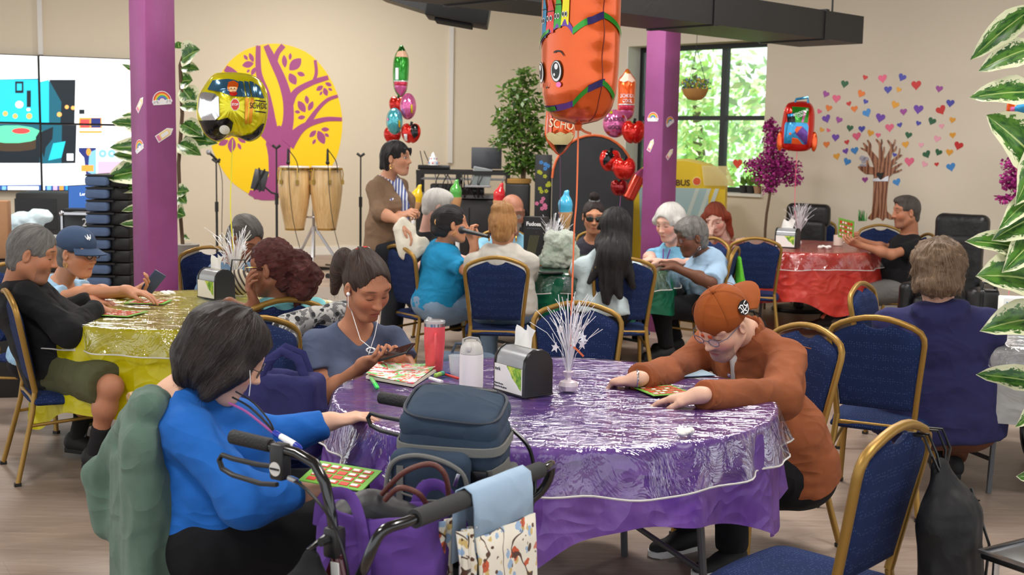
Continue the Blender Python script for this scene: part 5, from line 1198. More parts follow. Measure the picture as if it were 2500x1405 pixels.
S=SDF(); a,b,c=K(985,545,8.60),K(960,590,8.60),K(1040,600,8.60); S.cap(K(978,560,8.6),K(1000,610,8.6),.055,.085,k=.05,w=(0,1,0),wf=.35); S.cap(K(1000,600,8.6),K(1030,598,8.6),.075,.06,k=.04,w=(0,1,0),wf=.35); S.cap(K(985,540,8.6),K(1000,560,8.6),.03,.05,k=.04,w=(0,1,0),wf=.4)
o=sdfobj('cloth_bag',S,.009,cloth('canvas_cream',(232,224,206)),None,wrinkle(.004,(9,9,9),3)); recenter(o); prop(o,'cream cloth bag held by the standing woman','bag')
# --- white haired man in black tee
p=Person('white haired man in glasses and a black tee with a flag print on its sleeve',K(1040,720,9.62),K(1045,566,9.62),K(1068,506,9.55),(.90,.22,-.30),sk_ros,lat=(-.5,.85,0),sw=.20,bw=1.2,bd=1.2,arm=1.15,gender='m',h=.012,hh=.006,hs=1.12,nr=.06)
handto(p,'r',1110,640,9.2,to=(1140,640,9.2),elb=(1030,655,9.35)); handto(p,'l',1120,630,9.6,to=(1150,630,9.6),elb=(1090,650,9.8)); p.sit(kl=.36); p.body(); p.top(cloth('tee_black',(28,28,31)),'tee',g=.014,upto=.62,hem=.05,h=.011,collar=.0); p.pants(m_dpants,h=.014)
p.hair(h_wh,[('e',(.03,0,.085),(.06,.062,.04),.03)],base=.010,nape=-.035,hairline=.084,h=.0065,amp=.004); p.glasses(m_greyp,m_lens)
sh=p.sh['r']; n=(p.fw*-.35-p.lat*.75-Vector((0,0,.0))).normalized(); n=Vector((-.15,-.98,.12)).normalized(); fr=Frame(K(1052,556,9.30),(1,.05,-.12)); 
A=p.sh['r'].lerp(p.el['r'],.38); fr=Frame(A+Vector((-.02,-.062,.012)),(1,-.15,-.1),(0,.0,1)); mb=MB()
for i in range(6): flat(mb,[(-.055 if i<3 else -.055,-.040+i*.013),(.055 if i<3 else .005,-.040+i*.013),(.055 if i<3 else .005,-.033+i*.013),(-.055,-.033+i*.013)],fr,.001)
flat(mb,[(.012,-.001),(.055,-.001),(.055,.036),(.012,.036)],fr,.001); o=mb.build('flag_print',mat('print_tan',(176,160,116),.8),p.root,smooth=False)
text('TVP',.034,fr,cm['black'],p.root,'printed_letters',a=.02,b=-.018,c=.001,bold=.001)
# --- woman with microphone
p=Person('woman in a turquoise tee with black hair clipped up speaking into a microphone',K(1068,738,8.62),K(1082,600,8.60),K(1102,548,8.54),(.93,.28,.02),sk_tan,lat=(-.45,.9,0),sw=.175,bw=1.22,bd=1.2,belly=.03,bust=.05,arm=1.15,h=.011,hh=.0058,hs=1.08)
handto(p,'r',1158,600,8.25,to=(1146,566,8.26),n=(.5,.5,.1),elb=(1150,668,8.28),curl=1.0,thumb=1); handto(p,'l',1150,640,8.7,to=(1175,640,8.7),elb=(1130,680,8.9)); p.sit(kl=.36); p.body()
p.top(cloth('tee_turquoise',(34,142,192),fold=.5),'tee',g=.014,upto=.62,hem=.08,h=.010,amp=.008,seed=31); p.pants(m_jean,h=.012,g=.02)
p.hair(h_bl,[('e',(-.08,0,.02),(.055,.060,.070),.03),('e',(-.10,-.01,-.03),(.040,.042,.045),.02)],axis=(-1,0,.2),amp=.004,hairline=.088,h=.006,nape=-.035); p.earring(m_goldj,-1,.011)
mb=MB(); c=p.H.w(-.10,-.045,.02); mb.tube([c+p.H.f*.020*math.cos(a)+p.H.u*.026*math.sin(a) for a in [2*PI*i/10 for i in range(10)]],.005,6,closed=True); o=mb.build('hair_clip',mat('clip_shell',(224,170,110),.2),p.root)
a=K(1128,562,8.26); b=K(1192,578,8.02); r=thing('microphone','black handheld microphone held by the woman in turquoise','microphone',a); d=(b-a).normalized(); mb=MB(); mb.lathe([(.016,.02),(.0155,.05),(.013,.2),(.012,(b-a).length),(.0,(b-a).length+.002)],a,14,ax=axes(d)); mb.build('handle',m_blkp,r); mb=MB(); mb.sph(a,.027,14); mb.build('mic_grille',mat('grille_grey',(60,60,62),.4,.6,bump=.5,bs=400),r)
# --- blonde bun
p=Person('woman with a blonde bun, hoop earrings and a pale knit sweater seen from behind',K(1225,745,8.22),K(1224,612,8.22),K(1228,556,8.20),(.12,1,-.10),sk_tan,sw=.185,bw=1.18,bd=1.2,belly=.02,arm=1.25,h=.011,hh=.0058,hs=1.1)
handto(p,'r',1260,655,8.75,to=(1255,648,8.9),elb=(1288,690,8.45)); handto(p,'l',1170,655,8.75,to=(1185,648,8.9),elb=(1160,690,8.45)); p.sit(kl=.36); p.body(); p.top(cloth('knit_grey',(196,190,180),weave=500,fold=.5),'sweater',g=.024,upto=1.9,neckr=.078,collar=.014,hem=.12,h=.010,amp=.008,seed=37); p.pants(m_jean,h=.014)
p.hair(h_bd,[('e',(-.05,0,.110),(.062,.070,.046),.018),('e',(-.045,0,.135),(.040,.048,.026),.01),('e',(-.03,.02,.122),(.05,.05,.03),.008)],axis=(-.35,0,1),amp=.007,curl=.4,hairline=.088,h=.0058,freq=5,strands=300,nape=-.04); p.earring(m_goldj,1,.020,.004); p.earring(m_goldj,-1,.020,.004)
# --- bald bearded man
p=Person('bald bearded man in glasses and a light blue tee facing the camera',K(1235,700,10.15),K(1242,578,10.12),K(1250,520,10.02),(.12,-.95,-.32),sk_bald,sw=.21,bw=1.3,bd=1.2,belly=.06,arm=1.25,gender='m',h=.012,hh=.0058,hs=1.22,nr=.06,fat=1.08)
handto(p,'r',1190,640,9.7,to=(1215,640,9.6),elb=(1160,635,9.95)); handto(p,'l',1290,640,9.7,to=(1270,640,9.6),elb=(1310,635,9.95)); p.sit(kl=.36); p.body(); p.top(cloth('tee_light_blue',(136,190,216)),'tee',g=.018,upto=.66,hem=.05,h=.011,seed=41); p.pants(m_dpants,h=.014); p.glasses(m_greyp,m_lens)
S=SDF(); H=p.H; S.ell(H.w(.050,0,-.085),(.050,.056,.036),H.Q,.02); S.ell(H.w(.085,0,-.050),(.016,.028,.009),H.Q,.012); S.cap(H.w(.0,.066,-.03),H.w(.04,.05,-.08),.010,.016,k=.02); S.cap(H.w(.0,-.066,-.03),H.w(.04,-.05,-.08),.010,.016,k=.02); S.ell(H.w(.095,0,-.066),(.02,.022,.008),H.Q,.006,'s')
v,q=S.mesh(.0055); n=vnorm(v,q); v=v+n*(fbm(v*90,2,3)*.003)[:,None]; addobj('beard',npmesh('beard',v,q,mat('beard_grey',(130,120,114),.9,bump=.8,bs=160,var=.3,vs=60)),p.root)
# --- woman in sunglasses
p=Person('woman with a topknot and dark sunglasses in a charcoal top',K(1440,700,10.35),K(1446,588,10.32),K(1450,530,10.22),(-.02,-.97,-.22),sk_tan,sw=.17,bw=1.05,arm=1.05,h=.012,hh=.0058,hs=1.1)
handto(p,'r',1410,640,9.95,to=(1425,640,9.9),elb=(1395,640,10.1)); handto(p,'l',1490,600,10.0,to=(1480,575,10.0),n=(.2,.8,0),elb=(1510,650,10.05),curl=.8); p.sit(kl=.36); p.body(); p.top(cloth('tee_charcoal',(54,52,62)),'top',g=.014,upto=.66,hem=.05,h=.011,seed=43); p.pants(m_dpants,h=.014)
p.hair(h_dk,[('e',(-.02,0,.155),(.036,.038,.034),.008),('e',(-.02,0,.120),(.03,.03,.02),.02)],axis=(-.1,0,1),hairline=.090,h=.006,base=.008); mb=MB(); mb.tube([p.H.w(-.02+.034*math.cos(a),.036*math.sin(a),.122) for a in [2*PI*i/12 for i in range(12)]],.008,6,closed=True); mb.build('hair_band',mat('band_grey',(120,120,124),.8),p.root)
H=p.H; mb=MB()
for e in(1,-1):
    o_=[(e*.034+.030*math.cos(a),.010+.022*math.sin(a)*(1 if math.sin(a)>0 else 1.05)) for a in [2*PI*i/18 for i in range(18)]]; pillow(mb,o_ if e>0 else o_[::-1],lambda x,y,z=0: H.w(.100-abs(x)*.12+z,x,y),.004,.002,p=4,rg=(1,.9,.6))
    mb.tube([H.w(.096,e*.058,.018),H.w(.07,e*.076,.018),H.w(0,e*.080,.010)],.003,6)
mb.tube([H.w(.104,-.010,.018),H.w(.104,.010,.018)],.003,6); mb.build('sunglasses',m_shade,p.root)
# --- long black hair
p=Person('woman with very long straight black hair and a pale tee seen from behind',K(1478,745,8.15),K(1488,622,8.15),K(1500,560,8.12),(-.12,1,-.12),sk_tan,sw=.175,bw=1.1,bd=1.1,arm=1.1,h=.011,hh=.0058,hs=1.08)
handto(p,'r',1520,650,8.65,to=(1515,645,8.8),elb=(1545,680,8.4)); handto(p,'l',1415,655,8.6,to=(1435,648,8.75),elb=(1405,665,8.3)); p.sit(kl=.36); p.body(); p.top(cloth('tee_ice',(198,214,218)),'tee',g=.014,upto=.66,hem=.1,h=.010,seed=47); p.pants(m_dpants,h=.014)
p.hair(h_bl,[('e',(-.025,0,.03),(.110,.096,.10),.02),('C',p.H.w(-.05,0,-.02),K(1500,625,7.98),.088,.098,.03),('C',K(1495,620,7.98),K(1478,735,7.95),.090,.030,.03),('C',K(1510,610,7.98),K(1548,700,7.98),.06,.022,.03),('C',K(1480,610,8.0),K(1440,690,7.98),.05,.016,.03),('C',K(1500,600,7.98),K(1512,725,7.93),.07,.022,.03),('C',p.H.w(.02,.08,.0),K(1465,600,8.05),.03,.04,.03)],axis=(-.05,0,1),amp=.009,h=.0065,freq=7,pol=.5,strands=500)
# --- white haired woman in light blue
p=Person('white haired woman with a purple lanyard and light blue tee speaking',K(1655,715,9.68),K(1650,600,9.66),K(1634,545,9.56),(-.62,-.66,-.30),sk_ros,lat=(.62,-.55,0),sw=.18,bw=1.2,bd=1.15,belly=.03,bust=.05,arm=1.2,h=.011,hh=.0056,hs=1.14,fat=1.08)
handto(p,'r',1590,632,9.42,to=(1575,640,9.30),elb=(1585,630,9.65)); handto(p,'l',1604,640,9.20,to=(1580,636,9.15),elb=(1672,650,9.28)); p.sit(kl=.34); p.body(); p.top(cloth('tee_pale_blue',(124,182,214)),'tee',g=.014,upto=.7,hem=.05,h=.010,seed=53); p.pants(m_dpants,h=.014)
p.hair(h_wh,[('e',(-.03,0,.03),(.112,.104,.10),.03),('c',(.02,.088,.02),(.0,.085,-.075),.032,.022,.03),('c',(.02,-.088,.02),(.0,-.085,-.075),.032,.022,.03),('e',(-.07,0,-.05),(.06,.075,.05),.03)],amp=.006,hairline=.074,h=.0058,side=None,freq=6)
mb=MB(); mb.tube([p.T(.13,.035,.98),p.T(.16,.01,.7),p.T(.17,-.002,.45)],.006,6,flat=p.fw); mb.tube([p.T(.13,-.03,.98),p.T(.165,-.012,.7),p.T(.17,-.006,.45)],.006,6,flat=p.fw); mb.build('lanyard',mat('lanyard_purple',(120,60,150),.7),p.root)
# --- grey short hair, pale blue shirt
p=Person('grey haired woman with glasses, silver earring and a pale blue collared shirt',K(1742,740,9.02),K(1722,625,9.0),K(1688,580,8.92),(-.92,-.28,-.30),sk_dkb,lat=(.3,-.93,0),sw=.175,bw=1.15,bd=1.15,belly=.02,bust=.045,arm=1.2,h=.011,hh=.0056,hs=1.10,fat=1.04)
handto(p,'l',1644,652,8.72,to=(1605,646,8.70),elb=(1735,690,8.65),curl=.6); handto(p,'r',1640,645,9.2,to=(1612,640,9.2),elb=(1690,660,9.3)); p.leg('l',K(1612,752,8.80),K(1628,850,8.80)); p.leg('r',K(1625,745,9.1),K(1650,830,9.1)); p.body()
p.top(cloth('shirt_pale_blue',(168,198,226),fold=.5),'shirt',g=.020,upto=1.0,neckr=.070,collar=.014,hem=.08,h=.010,amp=.009,seed=59,flare=.016); p.pants(m_dpants,h=.012,g=.02); p.shoes(m_shoe,dirs={'l':(-1,-.1,0),'r':(-1,0,0)})
p.hair(h_gr,[('e',(.0,0,.075),(.10,.085,.06),.03)],base=.014,amp=.006,curl=.6,hairline=.070,h=.0056); p.glasses(mat('frame_wine',(130,40,50),.3),m_lens); p.earring(m_silv,1,.012,drop=.012)
# --- red haired woman
p=Person('red haired woman in a tan sweater resting her cheek on her hand by the window',K(1772,690,11.68),K(1768,590,11.66),K(1748,535,11.56),(-.30,-.84,-.45),sk_red,sw=.18,bw=1.1,bd=1.1,bust=.04,arm=1.1,h=.013,hh=.0065,hs=1.2,tilt=.15)
handto(p,'r',1733,575,11.36,to=(1729,540,11.42),n=(.7,.5,.1),elb=(1726,618,11.2),curl=.6); handto(p,'l',1795,600,11.15,to=(1812,580,11.05),elb=(1815,625,11.3)); p.sit(kl=.3); p.body(); p.top(cloth('sweater_tan',(164,128,108)),'sweater',g=.016,upto=1.9,neckr=.066,hem=.05,h=.012,seed=61,amp=.008); p.pants(m_dpants,h=.015)
p.hair(h_rd,[('c',(-.0,.088,.02),(.01,.092,-.16),.034,.022,.03),('c',(0,-.088,.02),(.01,-.092,-.16),.036,.022,.03),('c',(-.07,0,-.02),(-.07,0,-.15),.06,.05,.03)],side=None,hairline=.080,amp=.006,h=.0065)
mb=MB(); mb.tube([p.wr['r']+Vector((.034*math.cos(a),.034*math.sin(a),.0)) for a in [2*PI*i/12 for i in range(12)]],.009,6,closed=True); mb.build('wristwatch',m_blkp,p.root)
# --- man in black tee with card
p=Person('man in a black tee and grey shorts holding up a green bingo card',K(2188,700,10.78),K(2222,575,10.78),K(2212,518,10.74),(-.98,-.10,-.12),sk_med,lat=(.12,-.99,0),sw=.20,bw=1.2,bd=1.25,belly=.09,arm=1.15,gender='m',h=.011,hh=.0056,hs=1.14,nr=.062)
handto(p,'l',2096,598,10.50,to=(2068,584,10.46),n=(.3,.6,.3),elb=(2176,622,10.50),curl=.9); handto(p,'r',2100,588,10.95,to=(2072,572,10.86),n=(.3,-.6,.3),elb=(2170,610,11.0),curl=.9)
p.leg('l',K(2108,722,10.55),K(2012,778,10.60)); p.leg('r',K(2115,715,10.9),K(2052,758,11.0)); p.body(legs=True)
p.top(cloth('tee_black_b',(24,24,27)),'tee',g=.016,upto=.62,hem=.06,h=.010,seed=67,flare=.01); p.pants(cloth('shorts_grey',(112,110,108)),'shorts',g=.022,length=.46,h=.010); p.shoes(m_shoe,mat('sole_grey',(110,110,112),.7),{'l':(-1,-.15,0),'r':(-1,0,0)},sock=m_sock,sockh=.12)
p.hair(hairmat('hair_short_dark',(48,42,40),(98,90,84)),[('e',(.02,0,.095),(.07,.062,.035),.02)],base=.007,hairline=.080,h=.0058,amp=.002,side=.01)
# --- person in navy seen from behind
p=Person('person with shaggy light brown hair and a navy hooded top leaning on the grey table',K(2292,1020,5.64),K(2294,752,5.62),K(2290,668,5.58),(.25,.92,-.28),sk_fair,sw=.225,bw=1.5,bd=1.3,belly=.05,arm=1.35,gender='m',h=.009,hh=.005,hs=1.08,nr=.058)
handto(p,'r',2440,822,6.02,to=(2460,800,6.25),elb=(2402,858,5.62)); handto(p,'l',2210,800,6.2,to=(2240,790,6.4),elb=(2180,850,5.95)); p.leg('r',K(2350,1000,5.98),K(2330,1120,5.80)); p.leg('l',K(2290,985,6.05),K(2290,1100,5.9)); p.body()
def hood(S,s,g):
    nb=s.neck
    S.cap(nb-s.fw*.075+s.lat*.085+s.up*.005,nb-s.fw*.075-s.lat*.085+s.up*.005,.042,k=.03); S.cap(nb-s.fw*.095+s.lat*.05-s.up*.03,nb-s.fw*.095-s.lat*.05-s.up*.03,.052,k=.03); S.cap(nb-s.fw*.10-s.up*.07,nb-s.fw*.09-s.up*.10,.035,.02,k=.03)
p.top(cloth('hoodie_navy',(42,42,84),fold=.55),'hooded_top',g=.026,upto=1.9,neckr=.08,hem=.15,h=.009,amp=.010,extra=hood,seed=71); p.pants(cloth('trousers_brown',(98,58,38)),h=.010,g=.02); p.shoes(m_shoe)
p.hair(h_lb,[('e',(-.02,0,.045),(.122,.112,.105),.03),('e',(-.05,0,-.055),(.080,.092,.055),.03),('c',(.01,.095,.0),(0,.088,-.07),.022,.016,.02),('c',(.01,-.095,.0),(0,-.088,-.07),.022,.016,.02)],amp=.010,curl=.9,h=.005,freq=6,strands=2400,axis=(-.45,.1,1),side=None)
# ---------------- table things
ZT=.7485
m_paper=mat('paper_white',(240,238,232),.8); m_blk=mat('gloss_black',(20,20,21),.3); m_clr=mat('clear_plastic',(225,230,232),.08,alpha=.35,coat=1)
def dispenser(pc,ang,label,s=1.0,nap=True):
    """napkin dispenser: pc base corner centre, ang direction of the long side"""
    r=thing('napkin_dispenser',label,'napkin dispenser',pc,0,'napkin dispensers'); L,D,H=.185*s,.125*s,.165*s
    ax=Vector((math.cos(ang),math.sin(ang),0)); ay=V(-ax.y,ax.x,0)     # +ay: panel side is -ay
    def W(x,y,z): return Vector(pc)+ax*x+ay*y+V(0,0,z)
    prof=[(-D/2,.004),(-D/2,H*.62),(-D*.47,H*.78),(-D*.34,H*.92),(-D*.14,H),(D*.14,H),(D*.34,H*.92),(D*.47,H*.78),(D/2,H*.62),(D/2,.004)]
    for e in(1,-1):
        mb=MB(); a=[mb.vert(W(e*(L/2-.012*s),y*1.0,z)) for y,z in prof]; b=[mb.vert(W(e*L/2,y*.97,z*.985)) for y,z in prof]; mb.rings([a,b]); mb.face(b); mb.face(a[::-1]); mb.build('end_cap',m_blk,r,sharp=30)
    mb=MB(); pi=[(y*.95,z*.97) for y,z in prof]; a=[mb.vert(W(-L/2+.012*s,y,z)) for y,z in pi]; b=[mb.vert(W(L/2-.012*s,y,z)) for y,z in pi]; mb.rings([a,b]); mb.build('top_cover',mat('dispenser_grey',(150,152,154),.25,coat=.5),r,sharp=30)
    mb=MB(); fr=Frame(W(0,-D/2,0),ax); fr.n=-ay; flat(mb,[(-L/2+.012*s,.008),(L/2-.012*s,.008),(L/2-.012*s,H*.60),(-L/2+.012*s,H*.60)],fr,.003); pn=mb.build('card_panel',m_paper,r,smooth=False)
    mb=MB(); rr=random.Random(3); pts=[(-.010,H*.60),(L*.42,H*.60),(L*.42,H*.14),(L*.36,H*.17),(L*.30,H*.24),(L*.22,H*.30),(L*.14,H*.36),(L*.08,H*.46)]; flat(mb,[(x,y) for x,y in pts][::-1],fr,.0035)
    t=_M.get('leafy_print') 
    if t is None:
        n=NT('leafy_print'); n.P(col=n.ramp(n.noise(n.coord(),38,5,.7),[(.35,lin((60,120,40))),(.5,lin((130,180,50))),(.62,lin((214,222,90)))]),rough=.6); t=n.m; _M['leafy_print']=t
    mb.build('leaf_print',t,pn,smooth=False)
    mb=MB(); mb.box(W(0,0,.004),(L*1.02,D*1.04,.008),0,M=Matrix((ax,ay,V(0,0,1))).transposed(),bev=.003); mb.build('base',m_blk,r)
    if s>.99 and nap!='far':
        text('tork',.018,fr,mat('print_grey',(90,96,104),.7),pn,'printed_logo',a=-L*.33,b=H*.50,c=.003)
        text('Better for you,',.0085,fr,_M['print_grey'],pn,'printed_slogan',a=-L*.42,b=H*.185,c=.003,align='LEFT'); text('Better for the planet.',.0085,fr,_M['print_grey'],pn,'printed_slogan',a=-L*.42,b=H*.12,c=.003,align='LEFT')
    mb=MB(); rr=random.Random(int(pc[0]*100)); nx=9
    g=[]
    for i in range(nx):
        u=i/(nx-1)-.5; g.append([mb.vert(W(-L*.05+u*.10*s+.02*s*v_,.012*math.sin(u*7+v_*3)*v_+.004,H*.98+.07*s*v_+(.012*math.sin(u*9)+.014*u)*v_)) for v_ in(0,.3,.6,.85,1)])
    mb.rings(g,0,False); mb.build('napkin',m_paper,r,sharp=None); return r
pc=PZ(1278,938,ZT); dispenser((PZ(1276,958,ZT)),math.atan2(-.81,.59),'black napkin dispenser on the purple table beside the white bottle')
dispenser(PZ(528,728,ZT),math.atan2(-.70,.71),'black napkin dispenser on the yellow table by the white spray centrepiece',1.0,'far')
dispenser(PZ(1922,604,ZT),math.atan2(-.5,.86),'black napkin dispenser on the red table by the pink ribbon',1.05,'far')
def centre(pc,label,s=1,seed=1,ribc=None,col=(245,243,245),base=True):
    r=thing('centrepiece_spray',label,'centrepiece',pc,0,'white foil spray centrepieces'); rr=random.Random(seed)
    mb=MB(); mb.lathe([(.012,.0),(.032,.004),(.036,.020),(.030,.034),(.012,.040),(.010,.048),(.016,.058),(.02,.07)],pc,10); mb.build('wrapped_weight',mat('foil_pink_white',(228,214,222),.3,.3,bump=.6,bs=60),r,sharp=25)
    mb=MB(); 
    for i in range(60):
        a=rr.uniform(0,2*PI); sp=rr.uniform(.01,.13)*s; h=rr.uniform(.17,.31)*s; k=rr.uniform(-.03,.03)
        p0=Vector(pc)+V(0,0,.04); d=V(math.cos(a),math.sin(a),0); pts=[p0,p0+d*sp*.22+V(0,0,h*.5),p0+d*sp*.62+V(0,0,h*.82),p0+d*(sp+k)+V(0,0,h)]; mb.tube(pts,.0011 if seed==1 else .0015,4)
    mb.build('foil_strands',mat('foil_white',(246,244,248),.25,.3),r)
    for i in range(7):
        a=rr.uniform(0,2*PI); q=Vector(pc)+V(math.cos(a)*.055*s,math.sin(a)*.055*s,rr.uniform(.13,.26)*s); fr=Frame(q,V(math.cos(a),-.6,.1),V(.1,.1,1)); pts=[]
        for j in range(10): rad=(.020 if j%2==0 else .008)*s; pts.append((rad*math.cos(j*PI/5+i),rad*math.sin(j*PI/5+i)))
        mb=MB(); flat(mb,pts,fr,.002); mb.build('foil_star',_M['foil_white'],r,smooth=False)
    return Vector(pc)
cp1=centre(PZ(1387,955,ZT),'white foil spray centrepiece with stars on the purple table, orange ribbon tied to it',1.0,1)
cp2=centre(PZ(575,716,ZT),'white foil spray centrepiece on the yellow table, yellow ribbon tied to it',1.1,2)
cp3=centre(PZ(1948,598,ZT),'white foil spray centrepiece on the red table, pink ribbon tied to it',1.1,4)
cp4=centre(PZ(1350,650,ZT),'white foil spray centrepiece behind the fluffy green block on the green table',1.1,5)
# bottle
p0=PZ(1150,955,ZT); r=thing('water_bottle','white insulated water bottle with a pale grey flip lid on the purple table','bottle',p0)
mb=MB(); mb.lathe([(.036,0),(.041,.004),(.042,.02),(.042,.130),(.0415,.134)],p0,32); mb.build('body',mat('bottle_white',(232,226,224),.4),r)
mb=MB(); mb.lathe([(.0415,.135),(.041,.142),(.038,.158),(.031,.172),(.024,.180),(.0,.182)],p0,32); mb.build('lid',mat('bottle_grey',(196,192,186),.4),r)
mb=MB(); mb.tube([p0+V(-.030,-.005,.160),p0+V(-.028,-.006,.185),p0+V(-.008,-.010,.192),p0+V(.020,-.006,.188),p0+V(.030,0,.168)],[.008,.009,.009,.009,.006],10,flat=(0,0,1)); mb.build('carry_loop',_M['bottle_grey'],r)
mb=MB(); mb.box(p0+V(-.008,-.040,.155),(.014,.006,.018),bev=.002); mb.build('lid_button',_M['bottle_grey'],r)
# tumbler
p0=PZ(1060,905,ZT); r=thing('tumbler','coral red travel tumbler with a steel rim and clear lid on the purple table','tumbler',p0)
mb=MB(); mb.lathe([(.030,0),(.033,.004),(.036,.06),(.0395,.10),(.040,.172)],p0,32); mb.build('body',mat('tumbler_coral',(226,84,88),.35),r)
mb=MB(); mb.lathe([(.0402,.172),(.0405,.186)],p0,32,cap=False); mb.build('steel_rim',m_silv,r)
mb=MB(); mb.lathe([(.041,.184),(.041,.193),(.036,.196),(.0,.196)],p0,32); mb.tube([p0+V(-.028,0,.196),p0+V(-.024,0,.203),p0+V(-.012,0,.198)],.006,8); mb.build('lid',m_clr,r)
mb=MB(); mb.sweep([p0+V(.006,-.038,.145),p0+V(.008,-.068,.142),p0+V(.009,-.074,.120),p0+V(.009,-.072,.060),p0+V(.008,-.060,.042),p0+V(.006,-.034,.042)],.018,.009,(1,0,0)); mb.build('handle',_M['tumbler_coral'],r)
p0=PZ(1114,918,ZT); r=MB(); r.lathe([(.024,0),(.030,.075),(.031,.077),(.029,.075),(.023,.003)],p0,20,cap=False); o=r.build('plastic_cup',m_clr,None); recenter(o); prop(o,'clear plastic cup behind the white bottle','cup')
# colouring book
t=NT('coloured_drawing'); n1=t.noise(t.coord(),9,3,.6,1.5); n2=t.noise(t.coord(),16,4,.7,2)
t.P(col=t.mix(t.math('GREATER_THAN',n2,.52),t.ramp(n1,[(.3,lin((60,170,90))),(.42,lin((120,210,120))),(.5,lin((240,240,236)))]),t.ramp(n2,[(.5,lin((240,120,60))),(.58,lin((214,60,50))),(.66,lin((236,120,170))),(.74,lin((120,110,200)))])),rough=.7)
cb=thing('colouring_book','open colouring book with a green and orange drawing on the purple table','book',PZ(980,920,ZT))
C=[PZ(886,912,ZT),PZ(925,897,ZT),PZ(1072,900,ZT),PZ(1010,945,ZT),PZ(905,930,ZT)]
def slabp(pts,z0,z1): 
    mb=MB(); a=[mb.vert((p.x,p.y,z0)) for p in pts]; b=[mb.vert((p.x,p.y,z1)) for p in pts]; mb.face(a[::-1]); mb.face(b); mb.rings([a,b]); return mb
Cc=[V(-.02,0,0)+p for p in C]
A=PZ(893,925,ZT);B=PZ(935,898,ZT);Cx=PZ(1078,900,ZT);D=PZ(1008,946,ZT)
slabp([A,D,Cx,B],ZT,ZT+.010).build('page_block',mat('page_cream',(226,216,196),.8),cb,smooth=False,world=True)
mb=MB(); g=[]
for i in range(9):
    u=i/8; row=[]
    for j in range(7):
        v_=j/6; q=A.lerp(D,u).lerp(B.lerp(Cx,u),v_); row.append(mb.vert(V(q.x,q.y,ZT+.0115+.018*(1-u)**3*(.4+v_)+.014*u**4*v_)))
    g.append(row)
mb.rings(g,0,False); o=mb.build('drawn_page',t.m,cb,sharp=None); sm=o.modifiers.new('s','SOLIDIFY'); sm.thickness=.0015
def pen(a,b,label,col,r=.005,cap=None,name='marker_pen',z=None):
    a=PZ(*a,ZT+r);b=PZ(*b,ZT+r); d=b-a; L=d.length; o=thing(name,label,'pen',a); mb=MB(); mb.lathe([(.6*r,0),(r,.004),(r,L*.62),(r*.9,L*.63)],a,10,ax=axes(d)); mb.build('barrel',mat('pen_'+str(col),col,.35),o); mb=MB(); mb.lathe([(r*1.1,L*.63),(r*1.1,L*.96),(r*.4,L)],a,10,ax=axes(d)); mb.build('cap',mat('pen_'+str(cap or col),cap or col,.35),o)
pen((906,924),(922,948),'green felt marker lying beside the colouring book',(120,200,110),.007,(40,210,80)); pen((1084,914),(1120,925),'red pen lying behind the white bottle',(190,50,40)); pen((1075,908),(1112,917),'dark blue pen beyond the red pen',(40,50,140)); pen((1048,924),(1080,934),'white capped marker in front of the pens',(235,232,236),.007)
pen((1062,918),(1082,912),'short green and yellow marker by the colouring book corner',(150,190,80),.009,(60,150,120))
def tissue(p,label,s=.03,seed=1):
    S=SDF(); rr=random.Random(seed)
    for i in range(8): S.ell(Vector(p)+V(rr.uniform(-s,s),rr.uniform(-s,s)*.7,.008+rr.uniform(0,.01)),(rr.uniform(.3,.6)*s,rr.uniform(.2,.5)*s,rr.uniform(.2,.45)*s),None,.006)
    o=sdfobj('crumpled_tissue',S,.0035,m_paper,None,wrinkle(.004,(60,60,60),seed)); recenter(o); prop(o,label,'tissue','crumpled tissues')
tissue(PZ(1668,1066,ZT),'crumpled white tissue on the bare near side of the purple table',.024,2); tissue(PZ(408,722,ZT),'crumpled white tissue on the yellow table near the raised phone',.028,5); tissue(PZ(2012,607,ZT),'crumpled white tissue on the red table before the mug',.04,8)
# bingo cards
m_bg=mat('bingo_green',(112,176,60),.5)
def bingo(c,x,y,w,h,label,cols=5,rows=4,dense=True):
    fr=Frame(c,x,y); r=thing('bingo_card',label,'bingo card',c,0,'green bingo cards'); mb=MB(); flat(mb,[(-w/2,-h/2),(w/2,-h/2),(w/2,h/2),(-w/2,h/2)],fr,.003); mb.build('board',m_bg,r,smooth=False)
    mr=MB(); mw=MB(); cw=w*.86/cols; rh=h*.86/rows; rr=random.Random(int(c[0]*1000))
    for i in range(cols):
        for j in range(rows):
            x0=-w*.43+i*cw; y0=-h*.43+j*rh; t_=rr.random()<.4
            (flat(mr,[(x0+cw*.1,y0+rh*.12),(x0+cw*.9,y0+rh*.12),(x0+cw*.9,y0+rh*.8),(x0+cw*.1,y0+rh*.8)],fr,.0045))
            if not t_: flat(mw,[(x0+cw*.14,y0+rh*.28),(x0+cw*.72,y0+rh*.28),(x0+cw*.72,y0+rh*.68),(x0+cw*.14,y0+rh*.68)],fr,.0055)
    mr.build('red_shutters',mat('shutter_red',(206,60,48),.4),r,smooth=False); mw.build('number_windows',m_paper,r,smooth=False); return r
bingo(PZ(1618,955,ZT+.002),(.9,.35,0),(-.35,.9,0),.155,.155,'green bingo card on the purple table under the hands of the man in brown')
bingo(PZ(292,766,ZT+.002),(.95,-.2,0),(.2,.95,0),.20,.20,'green bingo card on the yellow table before the man in the black jacket',5,6)
bingo(PZ(362,738,ZT+.002),(1,0,0),(0,1,0),.21,.17,'green bingo card on the yellow table under the arm of the woman in the cap',5,6)
a=K(750,1150,3.20);b=K(915,1178,3.10);fx=(b-a).normalized(); bingo((a+b)/2,fx,V(-.15,.95,.25),.20,.10,'green bingo card held low by the woman in bright blue')
